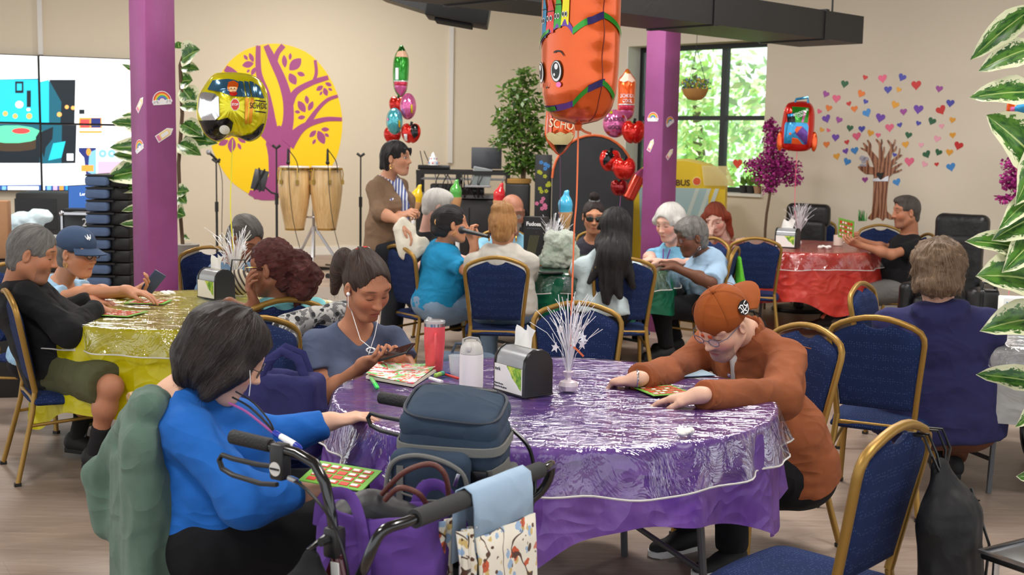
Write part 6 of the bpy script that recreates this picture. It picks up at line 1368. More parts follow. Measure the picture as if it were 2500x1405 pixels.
bingo(K(2066,560,10.62),V(.42,-.9,-.1),V(-.1,0,1),.20,.17,'green bingo card held upright at the red table')
# things on the yellow table
S=SDF(); c=PZ(585,722,ZT); S.ell(c+V(0,0,.075),(.075,.035,.075),None,.02); r=thing('striped_purse','beige and black striped purse on the yellow table beside the reddish haired woman','purse',c)
t=NT('plaid_beige'); wv=t.node('ShaderNodeTexWave'); wv.inputs['Scale'].default_value=14; t.link(t.coord(rot=(0,.5,.3)),wv.inputs['Vector']); t.P(col=t.ramp(wv.outputs['Fac'],[(.3,lin((60,48,44))),(.5,lin((196,182,164)))]),rough=.7)
sdfobj('purse_body',S,.008,t.m,r); mb=MB(); mb.tube([c+V(-.05,0,.12),c+V(-.04,0,.2),c+V(.03,0,.2),c+V(.05,0,.12)],.005,6); mb.build('purse_handle',m_blk,r)
# green table
c=PZ(1308,650,ZT)+V(0,.06,0); bx_=(1352-1292)/3000*9.0
r=thing('product_box','tall black carton with white lettering standing on the green table','box',c+V(0,0,.02)); Mx=Matrix.Rotation(R(-22),3,'Z'); mb=MB(); mb.box(c+V(0,0,.20),(.15,.11,.30),0,M=Mx); mb.build('carton',mat('carton_black',(26,26,28),.5),r,smooth=False)
fr=Frame(c+Mx@V(0,-.0555,.20),Mx@V(1,0,0)); text('Fudosa',.040,fr,cm['white'],r,a=0,b=.10,bold=.001); text('BODY ORGANIZER',.012,fr,_M['print_grey'],r,a=0,b=.068)
mb=MB()
for i in range(7): flat(mb,[(-.05+i*.010,-.11),(-.045+i*.010,-.11),(-.022+i*.011,.02),(-.027+i*.011,.02)],fr,.001)
mb.build('printed_picture',mat('print_olive',(96,92,60),.6),r,smooth=False); fr=Frame(c+Mx@V(.0755,0,.20),Mx@V(0,1,0)); 
fr2=Frame(fr.o,fr.y*-1,fr.x); fr2.n=fr.n; text('Fudosa',.05,fr2,cm['white'],r,a=-.03,b=0,bold=.001)
mb=MB(); mb.box(c+V(0,0,.025),(.18,.14,.05),0,M=Mx,bev=.004); o=mb.build('orange_box',cm['orange'],None,smooth=False); recenter(o); prop(o,'flat orange box under the tall black box on the green table','box')
c=PZ(1366,658,ZT)+V(0,.14,0); S=SDF(); rr=random.Random(4); S.box(c+V(0,0,.13),(.10,.09,.12),None,.05,rd=.03); S.ell(c+V(-.05,-.02,.06),(.10,.08,.06),None,.04); S.ell(c+V(.07,0,.09),(.07,.08,.09),None,.04); S.ell(c+V(0,-.095,.18),(.05,.03,.045),None,.02)
t=NT('fluff_mint'); n=t.noise(t.coord(),55,5,.8); n2=t.noise(t.coord(),8,3); t.P(col=t.mix(.5,t.ramp(n,[(.3,lin((180,214,182))),(.6,lin((236,240,226)))]),t.ramp(n2,[(.35,lin((196,224,196))),(.65,lin((240,242,230)))])),rough=1,sheen=.5); t.bump(n,1.0,.03)
o=sdfobj('fluffy_block',S,.008,t.m,None,wrinkle(.018,(26,26,26),9)); recenter(o); prop(o,'pale mint fluffy fur covered block on the green table','decoration')
mb=MB(); c2=PZ(1345,666,ZT+.004); mb.box(c2,(.16,.08,.012),0,rz=.2,bev=.003); o=mb.build('smartphone',m_blk,None); recenter(o); prop(o,'black phone lying flat on the near edge of the green table','phone')
mb=MB(); mb.lathe([(.03,0),(.032,.004),(.0,.006)],PZ(1305,662,ZT),16); o=mb.build('cookie',mat('cookie_brown',(190,140,70),.8,bump=.5,bs=100),None); recenter(o); prop(o,'small round golden disc on the green table left of the phone','biscuit')
# giant paint brushes
def brush(tip,base,col,cn,label):
    a=Vector(base);b=Vector(tip); d=b-a; L=d.length; r=thing('giant_paintbrush',label,'paintbrush',a,0,'giant toy paintbrushes'); Q=axes(d); u=L
    mb=MB(); mb.lathe([(.012,0),(.016,.02),(.022,L-.30)],a,12,ax=Q); mb.build('handle',cm['white'],r); mb=MB(); mb.lathe([(.022,L-.31),(.035,L-.25),(.055,L-.17),(.050,L-.15)],a,14,ax=Q); mb.build('ferrule',mat('cork_tan',(200,150,100),.6),r)
    S=SDF(); S.cap(a+d.normalized()*(L-.17),a+d.normalized()*(L-.10),.052,.050,k=.02); S.cap(a+d.normalized()*(L-.10),b+V(.01,0,-.015),.048,.016,k=.03); S.cap(b+V(.01,0,-.015),b+V(.025,0,.0),.016,.007,k=.02); sdfobj('bristles',S,.008,mat('brush_'+cn,col,.25,coat=.5),r)
brush(K(1022,452,11.6),K(985,700,11.6),(246,200,30),'yellow','giant toy paintbrush with a yellow tip behind the white haired man'); brush(K(1112,440,11.4),K(1120,700,11.4),(90,180,80),'green','giant toy paintbrush with a green tip behind the turquoise tee'); brush(K(1222,448,11.4),K(1196,700,11.4),(216,40,48),'red','giant toy paintbrush with a red tip behind the bald man')
brush(K(1380,466,9.35),PZ(1386,640,ZT)+V(0,.28,0),(70,180,224),'blue','giant toy paintbrush with a blue tip standing on the green table')
# red table mug, grey table boxes
c=PZ(2046,600,ZT); r=thing('mug','cream mug on the red table in front of the bingo card','mug',c); mb=MB(); mb.lathe([(.038,0),(.042,.003),(.043,.095),(.040,.095),(.038,.006)],c,24,cap=True); mb.build('cup',mat('mug_cream',(236,218,204),.35),r); mb=MB(); mb.tube([c+V(.04,0,.08),c+V(.066,0,.07),c+V(.066,0,.035),c+V(.04,0,.02)],.006,8); mb.build('handle',_M['mug_cream'],r)
mb=MB(); f=PZ(1685,912,ZT+.002); mb.box(f,(.16,.12,.003),0,rz=.3); o=mb.build('folder',mat('folder_pale_blue',(170,200,220),.5),None,smooth=False); recenter(o); prop(o,'pale blue folder on the purple table behind the arms of the man in brown','folder')
c=PZ(2470,806,ZT)+V(.10,.2,0); r=thing('tissue_box','white box with blue lettering on the grey table at the right edge','box',c); mb=MB(); mb.box(c+V(0,0,.07),(.16,.11,.14),0,rz=-.15,bev=.004); mb.build('carton',m_paper,r); fr=Frame(c+Matrix.Rotation(-.15,3,'Z')@V(0,-.056,.07),Matrix.Rotation(-.15,3,'Z')@V(1,0,0)); text('Help',.05,fr,mat('print_blue',(60,140,190),.6),r,a=-.02,b=.03); mb=MB(); flat(mb,[(.0,-.06),(.07,-.06),(.07,.0),(.0,.0)],fr,.001); mb.build('printed_patch',cm['blue'],r,smooth=False)
c=PZ(2436,790,ZT)+V(0,.15,0); S=SDF(); S.box(c+V(0,0,.08),(.05,.04,.08),None,.01,rd=.02); r=thing('black_radio','black rounded handheld device standing on the grey table','radio',c); sdfobj('casing',S,.006,m_blk,r); mb=MB(); mb.tube([c+V(-.04,0,.13),c+V(-.03,0,.19),c+V(.03,0,.19),c+V(.04,0,.13)],.008,8); mb.build('carry_handle',m_blk,r)
# ---------------- fabric things
def drape(name,label,cat,caps,m,h=.009,amp=.010,seed=1,sc=(9,9,9),k=.04,group=None,parts=None):
    S=SDF()
    for a,b,ra,rb,w,wf in caps: S.cap(a,b,ra,rb,k=k,w=w,wf=wf)
    r=thing(name,label,cat,caps[0][0],0,group); 
    lo=min(min(a[2],b[2]) for a,b,*_ in caps); r.location.z=max(lo-.05,0)
    sdfobj(parts or 'fabric',S,h,m,r,wrinkle(amp,sc,seed)); return r
m_fleece=cloth('fleece_green',(88,112,98),fold=.7,sheen=.15)
bk=V(-1.065,3.38,0); lt=Vector((-.36,.93,0)); fw=Vector((.93,.36,0)); bd=fw*-1
def JB(b,l,z): return bk+bd*b+lt*l+V(0,0,z)
drape('fleece_jacket','sage green fleece jacket draped over the chair of the woman in blue','jacket',[(JB(.0,.13,.77),JB(-.03,-.15,.89),.038,.044,bd,.9),(JB(-.01,-.10,.82),JB(-.02,-.10,.26),.040,.046,lt,2.4),(JB(.01,.09,.70),JB(.02,.08,.26),.036,.044,lt,2.2),(JB(-.05,-.06,.90),JB(-.06,-.15,.91),.036,.034,bd,1.2),(JB(.02,.14,.74),JB(.08,.20,.63),.036,.034,lt,1.0),(JB(.08,.20,.63),JB(.05,.20,.48),.036,.046,lt,1.1),(JB(-.02,-.17,.80),JB(-.03,-.18,.20),.046,.055,lt,1.3),(JB(-.05,-.18,.70),JB(-.15,-.19,.25),.030,.050,fw,1.4)],m_fleece,h=.008,amp=.012,seed=4,sc=(13,13,4))
t=NT('leopard_grey'); vo=t.node('ShaderNodeTexVoronoi'); vo.inputs['Scale'].default_value=26; t.link(t.coord(scale=(1,1,.8)),vo.inputs['Vector']); n=t.noise(t.coord(),22,3,.6,1)
sp_=t.math('LESS_THAN',t.math('ADD',vo.outputs['Distance'],t.math('MULTIPLY',n,.5)),.60); t.P(spec=.2,col=t.mix(sp_,t.mix(t.math('GREATER_THAN',n,.50),lin((196,194,190)),lin((112,110,110))),lin((42,42,46))),rough=.8,sheen=.3); t.bump(t.noise(t.coord(),9,4),.4,.02)
cb_=C3.location; fw=Vector((.6,-.8,0)); lt=Vector((.8,.6,0))
def LB(b,l,z): return V(cb_.x,cb_.y,0)-fw*(.25+b)+lt*l+V(0,0,z)
drape('leopard_jacket','grey leopard print jacket hung on the chair of the young woman with the phone','jacket',[(LB(.02,-.18,.83),LB(.02,.14,.87),.045,.045,fw,1),(LB(.04,-.14,.80),LB(.03,-.16,.44),.05,.06,lt,1.9),(LB(.04,.10,.82),LB(.04,.12,.50),.045,.05,lt,1.9),(LB(-.06,-.20,.80),LB(-.08,-.21,.56),.045,.04,lt,1)],t.m,h=.0085,amp=.012,seed=6)
# navy tote on the chair
cc=C4b.location; base=K(694,1105,4.55); base.z=.432
m_tote=cloth('tote_navy',(50,50,100),fold=.5); r=thing('tote_bag','navy fabric tote bag standing on a chair left of the purple table','bag',base); S=SDF(); Q=np.array(Matrix.Rotation(R(-15),3,'Z'))
S.box(base+V(0,0,.16),(.150,.08,.16),Q,.02,rd=.04); S.ell(base+V(0,0,.36),(.13,.05,.07),Q,.02,'s'); sdfobj('bag_body',S,.007,m_tote,r,wrinkle(.010,(8,8,6),8))
for e in(1,-1):
    mb=MB(); mb.tube([base+V(-.09,e*.05,.27),base+V(-.06,e*.05,.36),base+V(.0,e*.045,.405),V(.06,e*.05,.38)+base,base+V(.10,e*.05,.27),base+V(.12,e*.06,.10)],.018,8,flat=(0,1,0)); mb.build('handle',m_tote,r)
# black drawstring bag on the near chair
cl=C20.location; f=Vector((-.74,.67,0)).normalized(); lt=V(-f.y,f.x,0)   # left of facing
def DB(b,l,z): return V(cl.x,cl.y,0)-f*b+lt*l+V(0,0,z)
m_nyl=cloth('nylon_black',(24,24,27),rough=.45,fold=.7)
sd=-1
r=thing('drawstring_bag','black drawstring bag hanging from the back of the nearest chair','bag',DB(.36,sd*.14,.26)); S=SDF()
S.cap(DB(.33,sd*.14,.76),DB(.37,sd*.14,.62),.018,.06,k=.04,w=lt,wf=1.6); S.cap(DB(.37,sd*.14,.62),DB(.40,sd*.14,.36),.068,.070,k=.05,w=lt,wf=2.0); sdfobj('bag_body',S,.007,m_nyl,r,wrinkle(.012,(12,12,4),12))
mb=MB()
for l_ in(.08,.11,.17,.20): mb.tube([DB(.25,sd*l_,.845),DB(.31,sd*l_,.85),DB(.335,sd*l_,.80),DB(.345,sd*.14,.72)],.004,6)
mb.build('cords',m_blk,r); mb=MB(); mb.tube([DB(.40,sd*.20,.70),DB(.455,sd*.21,.55),DB(.45,sd*.2,.36)],.004,6); mb.build('side_cord',m_blk,r)
# bags on the floor
def floorbag(px,py,Y,s,m,label,name='floor_bag',seed=1):
    c=K(px,py,Y); c.z=0; r=thing(name,label,'bag',c); S=SDF(); S.box(c+V(0,0,s*.5),(s*.55,s*.35,s*.5),None,.03,rd=.05); S.ell(c+V(0,-s*.32,s*.35),(s*.4,s*.16,s*.28),None,.02); sdfobj('bag_body',S,.012,m,r,wrinkle(.012,(9,9,9),seed)); mb=MB(); mb.tube([c+V(-s*.3,0,s*.95),c+V(-s*.2,0,s*1.2),c+V(s*.2,0,s*1.2),c+V(s*.3,0,s*.95)],.010,6); mb.build('strap',m,r)
floorbag(1822,780,9.6,.28,m_nyl,'black bag on the floor beside the chair of the grey haired woman',seed=3)
floorbag(1140,860,7.35,.34,cloth('pack_slate',(84,98,118)),'slate blue backpack on the floor left of the chair of the blonde woman','backpack',seed=4)
c=C12.location; S=SDF(); S.cap(V(c.x+.30,c.y+.0,.80),V(c.x+.33,c.y-.02,.45),.02,.05,k=.03,w=(0,1,0),wf=3); o=sdfobj('green_bag',S,.010,cloth('bag_lime',(96,190,50)),None,wrinkle(.008,(9,9,9),2)); o.location=(0,0,0); recenter(o); prop(o,'lime green bag hung on the chair of the woman in pale blue','bag')
# ---------------- rollator with bags
m_tb=mat('tube_gloss_black',(18,18,19),.18,coat=.6); m_bur=mat('tube_burgundy',(74,22,28),.22,.3,coat=.5); m_grip=mat('grip_rubber',(20,20,21),.5,bump=.9,bs=170,bd=.006); m_foam=mat('foam_grey',(52,52,53),.85,bump=.3,bs=300)
g0=PZ(568,1068,.92); h0=PZ(930,972,.92); lat=(h0-g0); lat.z=0; Wd=lat.length; lat.normalize(); fwd=Vector((lat.y,-lat.x,0))
def RL(f,l,z): return V(g0.x,g0.y,0)+fwd*f+lat*l+V(0,0,z)
rw=thing('rollator','burgundy and black rollator walker parked in front of the purple table','walker',RL(.3,Wd/2,0))
for i,l in enumerate((0.0,Wd)):
    n=-1 if i==0 else 1
    mb=MB(); mb.tube([RL(-.002,l,.921),RL(.0,l,.921),RL(.118,l,.918),RL(.122,l,.918)],[.012,.0175,.0165,.014],14); mb.build('hand_grip',m_grip,rw)
    mb=MB(); mb.tube([RL(.10,l,.918),RL(.20,l,.912),RL(.255,l,.895),RL(.285,l,.855),RL(.305,l,.78),RL(.315,l,.70)],.0125,10); mb.build('handle_tube',m_tb,rw)
    bh=MB(); bh.box(RL(.150,l,.885),(.040,.034,.085),0,M=Matrix((fwd,lat,V(0,0,1))).transposed(),bev=.006); bl=bh.build('brake_housing',mat('brake_black',(26,26,27),.45),rw)
    mb=MB(); mb.sweep([RL(.14,l,.870),RL(.08,l,.866),RL(.0,l,.868),RL(-.035,l,.872),RL(-.045,l,.858),RL(-.035,l,.838),RL(.0,l,.828),RL(.09,l,.822),RL(.14,l,.828)],.010,.013,lat); mb.build('brake_lever',_M['brake_black'],rw)
    fr=Frame(RL(.150,l-.0175,.870),fwd,V(0,0,1)); fr.n=-lat; mb=MB(); flat(mb,circ(0,0,.0165,.0165,20),fr,.0012); o=mb.build('badge',mat('badge_silver',(206,202,198),.4),bl,smooth=False); text('MADISON',.0062,fr,cm['black'],bl,'badge_lettering',c=.0012,bold=.0002)
    mb=MB(); mb.tube([RL(.175,l,.850),RL(.20,l,.846)],.006,8); mb.build('cable_ferrule',m_silv,bl)
    mb=MB(); P_=[RL(.19,l,.846),RL(.25,l+n*.02,.838),RL(.33,l+n*.035,.79),RL(.375,l+n*.035,.70),RL(.375,l+n*.025,.60),RL(.34,l+n*.01,.50)]; mb.tube(smooth_poly(P_,5,False),.0038,6); mb.build('brake_cable',m_blk,rw)
    mb=MB(); mb.box(RL(.312,l,.725),(.040,.036,.07),0,M=Matrix((fwd,lat,V(0,0,1))).transposed(),bev=.006); mb.tube([RL(.31,l-.045,.735),RL(.31,l+.03,.735)],.010,8); mb.build('height_clamp',_M['brake_black'],rw)
    mb=MB(); mb.tube([RL(.312,l,.72),RL(.345,l,.60),RL(.42,l,.30),RL(.47,l,.12)],.0145,12); mb.build('front_leg',m_bur,rw)
    mb=MB(); mb.sweep([RL(.325,l,.70),RL(.24,l,.50),RL(.12,l,.30),RL(.04,l,.12)],.028,.016,lat); mb.build('rear_leg',m_bur,rw)
    mb=MB(); mb.box(RL(.328,l-.016,.655),(.022,.003,.060),0,M=Matrix((fwd,lat,V(-.05,0,1).normalized())).transposed()); mb.build('printed_sticker',m_paper,rw,smooth=False)
    for f_ in(.03,.49):
        mb=MB(); q=RL(f_,l,.095); Q=axes(lat); mb.lathe([(.055,-.012),(.09,-.015),(.095,0),(.09,.015),(.055,.012)],q,24,ax=Q); mb.lathe([(.052,-.008),(.052,.008)],q,16,ax=Q); mb.build('wheel',m_blk,rw)
        mb=MB(); mb.sweep([RL(f_,l+.02*n,.095),RL(f_,l+.02*n,.15)],.02,.006,fwd); mb.build('wheel_fork',_M['brake_black'],rw)
mb=MB(); mb.box(RL(.27,Wd/2,.515),(.28,Wd-.05,.035),0,M=Matrix((fwd,lat,V(0,0,1))).transposed(),bev=.01); mb.build('seat',m_blk,rw)
b0=PZ(1012,1268,.80); b1=PZ(1318,1148,.80); bd_=(b1-b0).normalized(); L=(b1-b0).length
mb=MB(); mb.tube([b0,b1],.0215,18); mb.build('foam_backrest',m_foam,rw)
for a,s_ in((b0,-1),(b1,1)):
    q=a+bd_*s_*.03; low=RL(.36,0 if s_<0 else Wd,.55)
    mb=MB(); mb.tube(smooth_poly([a-bd_*s_*.02,q,q+bd_*s_*.06-fwd*.02+V(0,0,-.012),(q+bd_*s_*.11).lerp(low,.35)+V(0,0,-.0),low+V(0,0,.05),low+V(0,0,-.08)],5,False),.0125,10); mb.build('backrest_tube',m_tb,rw)
# cooler backpack on the seat
bc=K(1112,1120,3.16); bc.z=.535; yaw=R(-12); Qm=Matrix.Rotation(yaw,3,'Z'); Q=np.array(Qm,F32)
def BP(x,y,z): return bc+Qm@V(x,y,z)
m_slate=cloth('pack_dark_slate',(52,66,84),fold=.35); m_gr=mat('webbing_grey',(112,112,108),.8,bump=.3,bs=300)
bp=thing('cooler_backpack','slate blue cooler backpack with grey bands standing on the rollator seat','backpack',bc)
S=SDF(); S.box(BP(0,0,.188),(.135,.10,.188),Q,.01,rd=.045); sdfobj('main_compartment',S,.006,m_slate,bp,wrinkle(.003,(9,9,9),3))
Ql=Qm@Matrix.Rotation(R(15),3,'X')@Matrix.Rotation(R(4),3,'Y'); S=SDF(); S.box(BP(0,.0,.372),(.134,.106,.042),np.array(Ql,F32),.01,rd=.038); S.ell(BP(0,0,.397),(.10,.08,.028),np.array(Ql,F32),.03); lid=sdfobj('lid',S,.006,m_slate,bp,wrinkle(.003,(9,9,9),9))
mb=MB(); P_=[]
for i in range(48):
    a=2*PI*i/48; c_,s_=math.cos(a),math.sin(a); k=(abs(c_)**4+abs(s_)**4)**(-1/4); P_.append(BP(0,0,.372)+Ql@V(.127*k*c_,.099*k*s_,.036))
mb.tube(P_,.0045,6,closed=True); mb.build('lid_piping',mat('piping_dark',(30,40,54),.6),lid)
mb=MB(); mb.tube([BP(0,0,.372)+Ql@V(x,.082,.0435) for x in(-.09,-.03,.03,.09)],.003,5); mb.build('zip_line',m_gr,lid)
def loop(z0,sx=1,dz=0,inset=0,n=40,zf=None):
    pts=[]
    for i in range(n):
        a=2*PI*i/n; c_,s_=math.cos(a),math.sin(a); k=(abs(c_)**5+abs(s_)**5)**(-1/5); x=.141*k*c_-inset*c_; y=.106*k*s_-inset*s_
        pts.append(BP(x,y,(zf(x,y) if zf else z0)))
    return pts
mb=MB(); P_=loop(.33,zf=lambda x,y:.312+.09*y); mb.sweep(P_,.006,.024,(0,0,1),closed=True); mb.build('grey_band',m_gr,bp)
mb=MB(); mb.box(BP(-.075,.07,.437),(.008,.03,.005),0,M=Qm@Matrix.Rotation(.5,3,'Z'),bev=.001); mb.build('zipper_pull',m_silv,bp)
S=SDF(); S.box(BP(-.035,-.115,.20),(.105,.035,.105),Q,.02,rd=.03); fp=sdfobj('front_pocket',S,.006,m_slate,bp,wrinkle(.003,(9,9,9),5))
mb=MB(); mb.tube(smooth_poly([BP(-.142,-.145,.12),BP(-.142,-.150,.21),BP(-.125,-.150,.275),BP(-.07,-.150,.298),BP(.0,-.150,.290),BP(.055,-.150,.262),BP(.072,-.150,.21),BP(.072,-.145,.12)],5,False),.0065,8); mb.build('pocket_zip',m_gr,fp)
mb=MB(); mb.sweep([BP(-.105,-.152,.10),BP(-.105,-.153,.27)],.018,.003,Qm@V(0,-1,0)); mb.tube([BP(-.10,-.155,.20),BP(-.04,-.156,.185),BP(.04,-.155,.19),BP(.06,-.154,.15)],.003,6); mb.build('grey_straps',m_gr,fp)
mb=MB(); mb.box(BP(.045,-.158,.245),(.010,.006,.035),0,M=Qm@Matrix.Rotation(.3,3,'Y'),bev=.001); mb.build('zipper_pull',m_silv,fp)
fr=Frame(BP(-.02,-.1525,.225),Qm@V(1,0,0)); mb=MB(); stroke(mb,[(-.03,.008),(-.022,.013),(-.014,.009),(-.008,.001),(.0,-.001),(.01,.001)],[.001,.002,.002,.005,.005,.001],fr,0,.001); mb.build('printed_logo',m_gr,fp,smooth=False)
mb=MB(); mb.sweep([BP(.06,-.108,.235),BP(.125,-.106,.25),BP(.143,-.05,.255),BP(.146,.0,.26)],.026,.003,Qm@V(.5,-1,0)); mb.build('side_strap',m_gr,bp)
mb=MB(); mb.box(BP(.092,-.112,.243),(.042,.012,.034),0,M=Qm,bev=.003); mb.build('buckle',m_blk,bp)
S=SDF(); S.box(BP(.145,-.005,.13),(.018,.06,.12),Q,.01,rd=.015); sdfobj('mesh_pocket',S,.006,mat('mesh_grey',(110,112,112),.9,bump=1,bs=500),bp)
mb=MB(); mb.tube(smooth_poly([BP(.14,.06,.33),BP(.19,.05,.28),BP(.21,.02,.18),BP(.19,.0,.08)],5,False),.006,6); mb.build('shoulder_strap',m_blk,bp)
# purple tote with purse
tc=K(935,1290,2.80); tc.z=.33; m_pt=cloth('tote_purple',(100,66,148),fold=.6,var=.18); tt=thing('purple_tote','large purple tote bag hanging open at the front of the rollator','bag',tc)
Qt=Matrix.Rotation(R(-18),3,'Z'); Qn=np.array(Qt,F32)
S=SDF(); S.box(tc+V(0,0,.22),(.145,.085,.235),Qn,.03,rd=.05); S.cap(tc+V(-.10,0,.12),tc+V(.12,0,.10),.075,.075,k=.05); S.box(tc+V(0,0,.42),(.115,.058,.14),Qn,.02,'s',rd=.04)
sdfobj('bag_body',S,.0065,m_pt,tt,wrinkle(.014,(8,8,5),21))
for e,x in((-1,-.13),(1,.05)):
    mb=MB(); mb.tube(smooth_poly([tc+Qt@V(x,e*.07,.40),tc+Qt@V(x+.02,e*.08,.47),tc+Qt@V(x+.08,e*.07,.475),tc+Qt@V(x+.12,e*.085,.38),tc+Qt@V(x+.13,e*.10,.22)],5,False),.016,8,flat=(0,1,0)); mb.build('handle',m_pt,tt)
pc=tc+V(-.03,0.02,.30); r=thing('leather_purse','dark grey purse with braided brown leather handles inside the purple tote','purse',pc); S=SDF(); S.cap(pc+V(-.04,0,.08),pc+V(-.0,0,.13),.07,.045,k=.03,w=(1,0,0),wf=1.2); S.ell(pc+V(.05,0,.10),(.08,.045,.045),None,.03); sdfobj('purse_body',S,.006,mat('leather_charcoal',(44,44,46),.5,bump=.3,bs=60),r,wrinkle(.005,(12,12,12),2))
m_lb=mat('leather_brown',(92,44,34),.35,bump=.6,bs=220)
for q in ([K(932,1208,2.80),K(985,1155,2.78),K(1048,1134,2.78),K(1085,1158,2.78),K(1095,1215,2.80),K(1082,1250,2.80)],[K(940,1222,2.74),K(975,1192,2.72),K(1020,1205,2.72),K(1040,1230,2.74)]):
    mb=MB(); mb.tube(smooth_poly(q,6,False),.0065,10); mb.build('handle',m_lb,r)
# fabric organiser over the backrest bar
oc=thing('fabric_organiser','pale blue and floral fabric organiser hung over the rollator backrest bar','organiser',b0.lerp(b1,.6)+V(0,0,-.32))
t=NT('floral_print'); cc_=lin((232,224,208)); base=None; v=t.coord()
def spots(scale,col,r0,r1,prev,seed,petals=True):
    vo=t.node('ShaderNodeTexVoronoi'); vo.inputs['Scale'].default_value=scale; mp_=t.node('ShaderNodeMapping'); mp_.inputs['Location'].default_value=(seed*.37,seed*.71,seed*.13); t.link(v,mp_.inputs['Vector']); nz=t.noise(mp_.outputs[0],scale*3.2,1,.5); t.link(mp_.outputs[0],vo.inputs['Vector'])
    d=t.math('ADD',vo.outputs['Distance'],t.math('MULTIPLY',t.math('SUBTRACT',nz,.5),.35)); return t.mix(t.math('LESS_THAN',d,r0),prev,lin(col)),vo
c,_=spots(24,(150,176,206),.31,0,cc_,5); c,_=spots(30,(206,176,110),.28,0,c,9); c,_=spots(19,(196,82,40),.29,0,c,1); c,_=spots(19,(120,30,24),.10,0,c,1)
wv=t.node('ShaderNodeTexWave'); wv.inputs['Scale'].default_value=7; wv.inputs['Distortion'].default_value=9; wv.inputs['Detail'].default_value=1; wv.inputs['Detail Scale'].default_value=2; t.link(v,wv.inputs['Vector']); c=t.mix(t.math('GREATER_THAN',wv.outputs['Fac'],.975),c,lin((76,48,30)))
c,_=spots(38,(84,50,30),.19,0,c,3)
t.P(col=c,rough=.85,sheen=.2); t.bump(t.noise(t.coord(),10,3),.3,.02); m_flo=t.m; m_chm=cloth('chambray_blue',(160,184,208),var=.08,fold=.3)
def OC(u,o,z): return b0.lerp(b1,u)+fwd*o+V(0,0,z)
def panel(name,u0,u1,prof,m,amp=.004,th=.004):
    mb=MB(); g=[]
    for i in range(14):
        u=u0+(u1-u0)*i/13; g.append([mb.vert(OC(u,o+amp*math.sin(i*1.1+z*20),z)) for o,z in prof])
    mb.rings(g,0,False); ob=mb.build(name,m,oc,sharp=None); sm=ob.modifiers.new('s','SOLIDIFY'); sm.thickness=th; return ob
panel('blue_flap',.36,.84,[(-.034,-.16),(-.031,-.02),(-.024,.018),(0,.031),(.024,.018),(.031,-.02),(.036,-.12)],m_chm,.001)
panel('floral_pocket',.36,.84,[(.040,-.085),(.048,-.14),(.050,-.24),(.044,-.36)],m_flo)
panel('back_pocket',.28,.40,[(-.034,-.05),(-.04,-.16),(-.04,-.36)],m_flo); panel('gusset',.26,.37,[(.028,-.06),(.034,-.14),(.034,-.36)],m_flo,.012)
# black fabric bag hanging at the left
S=SDF(); q=RL(.30,-.06,.70); S.cap(q,q+V(-.02,-.01,-.12),.03,.08,k=.04,w=lat,wf=.8); S.cap(q+V(-.02,-.01,-.12),q+V(-.08,-.02,-.38),.085,.11,k=.05); r=thing('black_cloth_bag','black cloth bag hanging at the left of the rollator beside the black trousers','bag',q+V(-.05,0,-.48)); sdfobj('bag_body',S,.008,cloth('bag_black_soft',(26,26,28),fold=.6),r,wrinkle(.014,(12,12,6),31)); mb=MB(); mb.tube([RL(.30,-.03,.66),RL(.29,-.06,.72),RL(.30,-.01,.74)],.008,8); mb.build('strap',m_blk,r)
# lanyard with multicolour pen on the woman in blue
p=W_BLUE; r=p.root; a=K(735,1098,3.05); 
for dx,c,rad in((0,mat('lanyard_pink',(150,70,140),.6),.0035),(1,m_blk,.003),(2,m_blk,.0025)):
    mb=MB(); mb.tube(smooth_poly([K(560+dx*8,985-dx*14,3.20),K(600+dx*10,1005-dx*10,3.14),K(645+dx*6,1040-dx*6,3.10),K(672,1062,3.08)],5,False),rad,6); mb.build('lanyard_cord',c,r)
pa,pb=K(668,1056,3.08),K(738,1097,3.02); d=pb-pa; L=d.length; Q=axes(d); r2=thing('multicolour_pen','white and blue multicolour pen hanging from the lanyard of the woman in blue','pen',pb)
mb=MB(); mb.lathe([(.006,0),(.008,.006),(.008,L*.25)],pa,12,ax=Q); mb.build('blue_top',mat('pen_royal',(30,50,160),.3),r2); mb=MB(); mb.lathe([(.008,L*.25),(.0085,L*.4),(.0085,L*.75)],pa,12,ax=Q); mb.build('barrel',cm['white'],r2); mb=MB(); mb.lathe([(.0085,L*.75),(.007,L*.90),(.002,L)],pa,12,ax=Q); mb.build('tip',_M['pen_royal'],r2)
mb=MB(); mb.tube([K(610,905,3.24),K(612,935,3.23),K(608,968,3.22)],.0013,5); mb.build('glasses_chain',m_silv,r)
# ---------------- video wall
m_bez=mat('bezel_black',(14,15,18),.35); 
def emis(n,c,s=1.0): return mat('screen_'+n,c,.5,emit=s)
E={n:emis(n,c,s) for n,c,s in (('white',(246,249,252),.95),('cyan',(30,190,215),.9),('teal',(10,90,110),.8),('dark',(8,24,34),.7),('felt',(90,205,160),.9),('wood',(70,54,36),.7),('lamp',(235,250,250),1.1),('amber',(240,170,90),1.0),('red',(220,70,70),.9),('navy',(30,44,110),.8),('bar',(44,84,150),.8),('sky',(120,180,220),.9),('blue',(40,150,220),.9),('grey',(190,192,200),.9),('pink',(220,170,200),.9),('orange',(235,150,60),.9))}
mW=Matrix((WL.x,-WL.n,WL.y)).transposed()
vw=thing('video_wall','wall mounted video wall of four thin bezel screens showing a browser page','video wall',WL(*onw(WL,200,470)))
xa,_=onw(WL,98.5,300); _,ymid=onw(WL,98,302); _,ytop=onw(WL,98,136); xr_,_=onw(WL,345,300); hS=ytop-ymid; wS=hS*1.78
DZ=.11
def SX(px,py): return onw(WL,px,py)
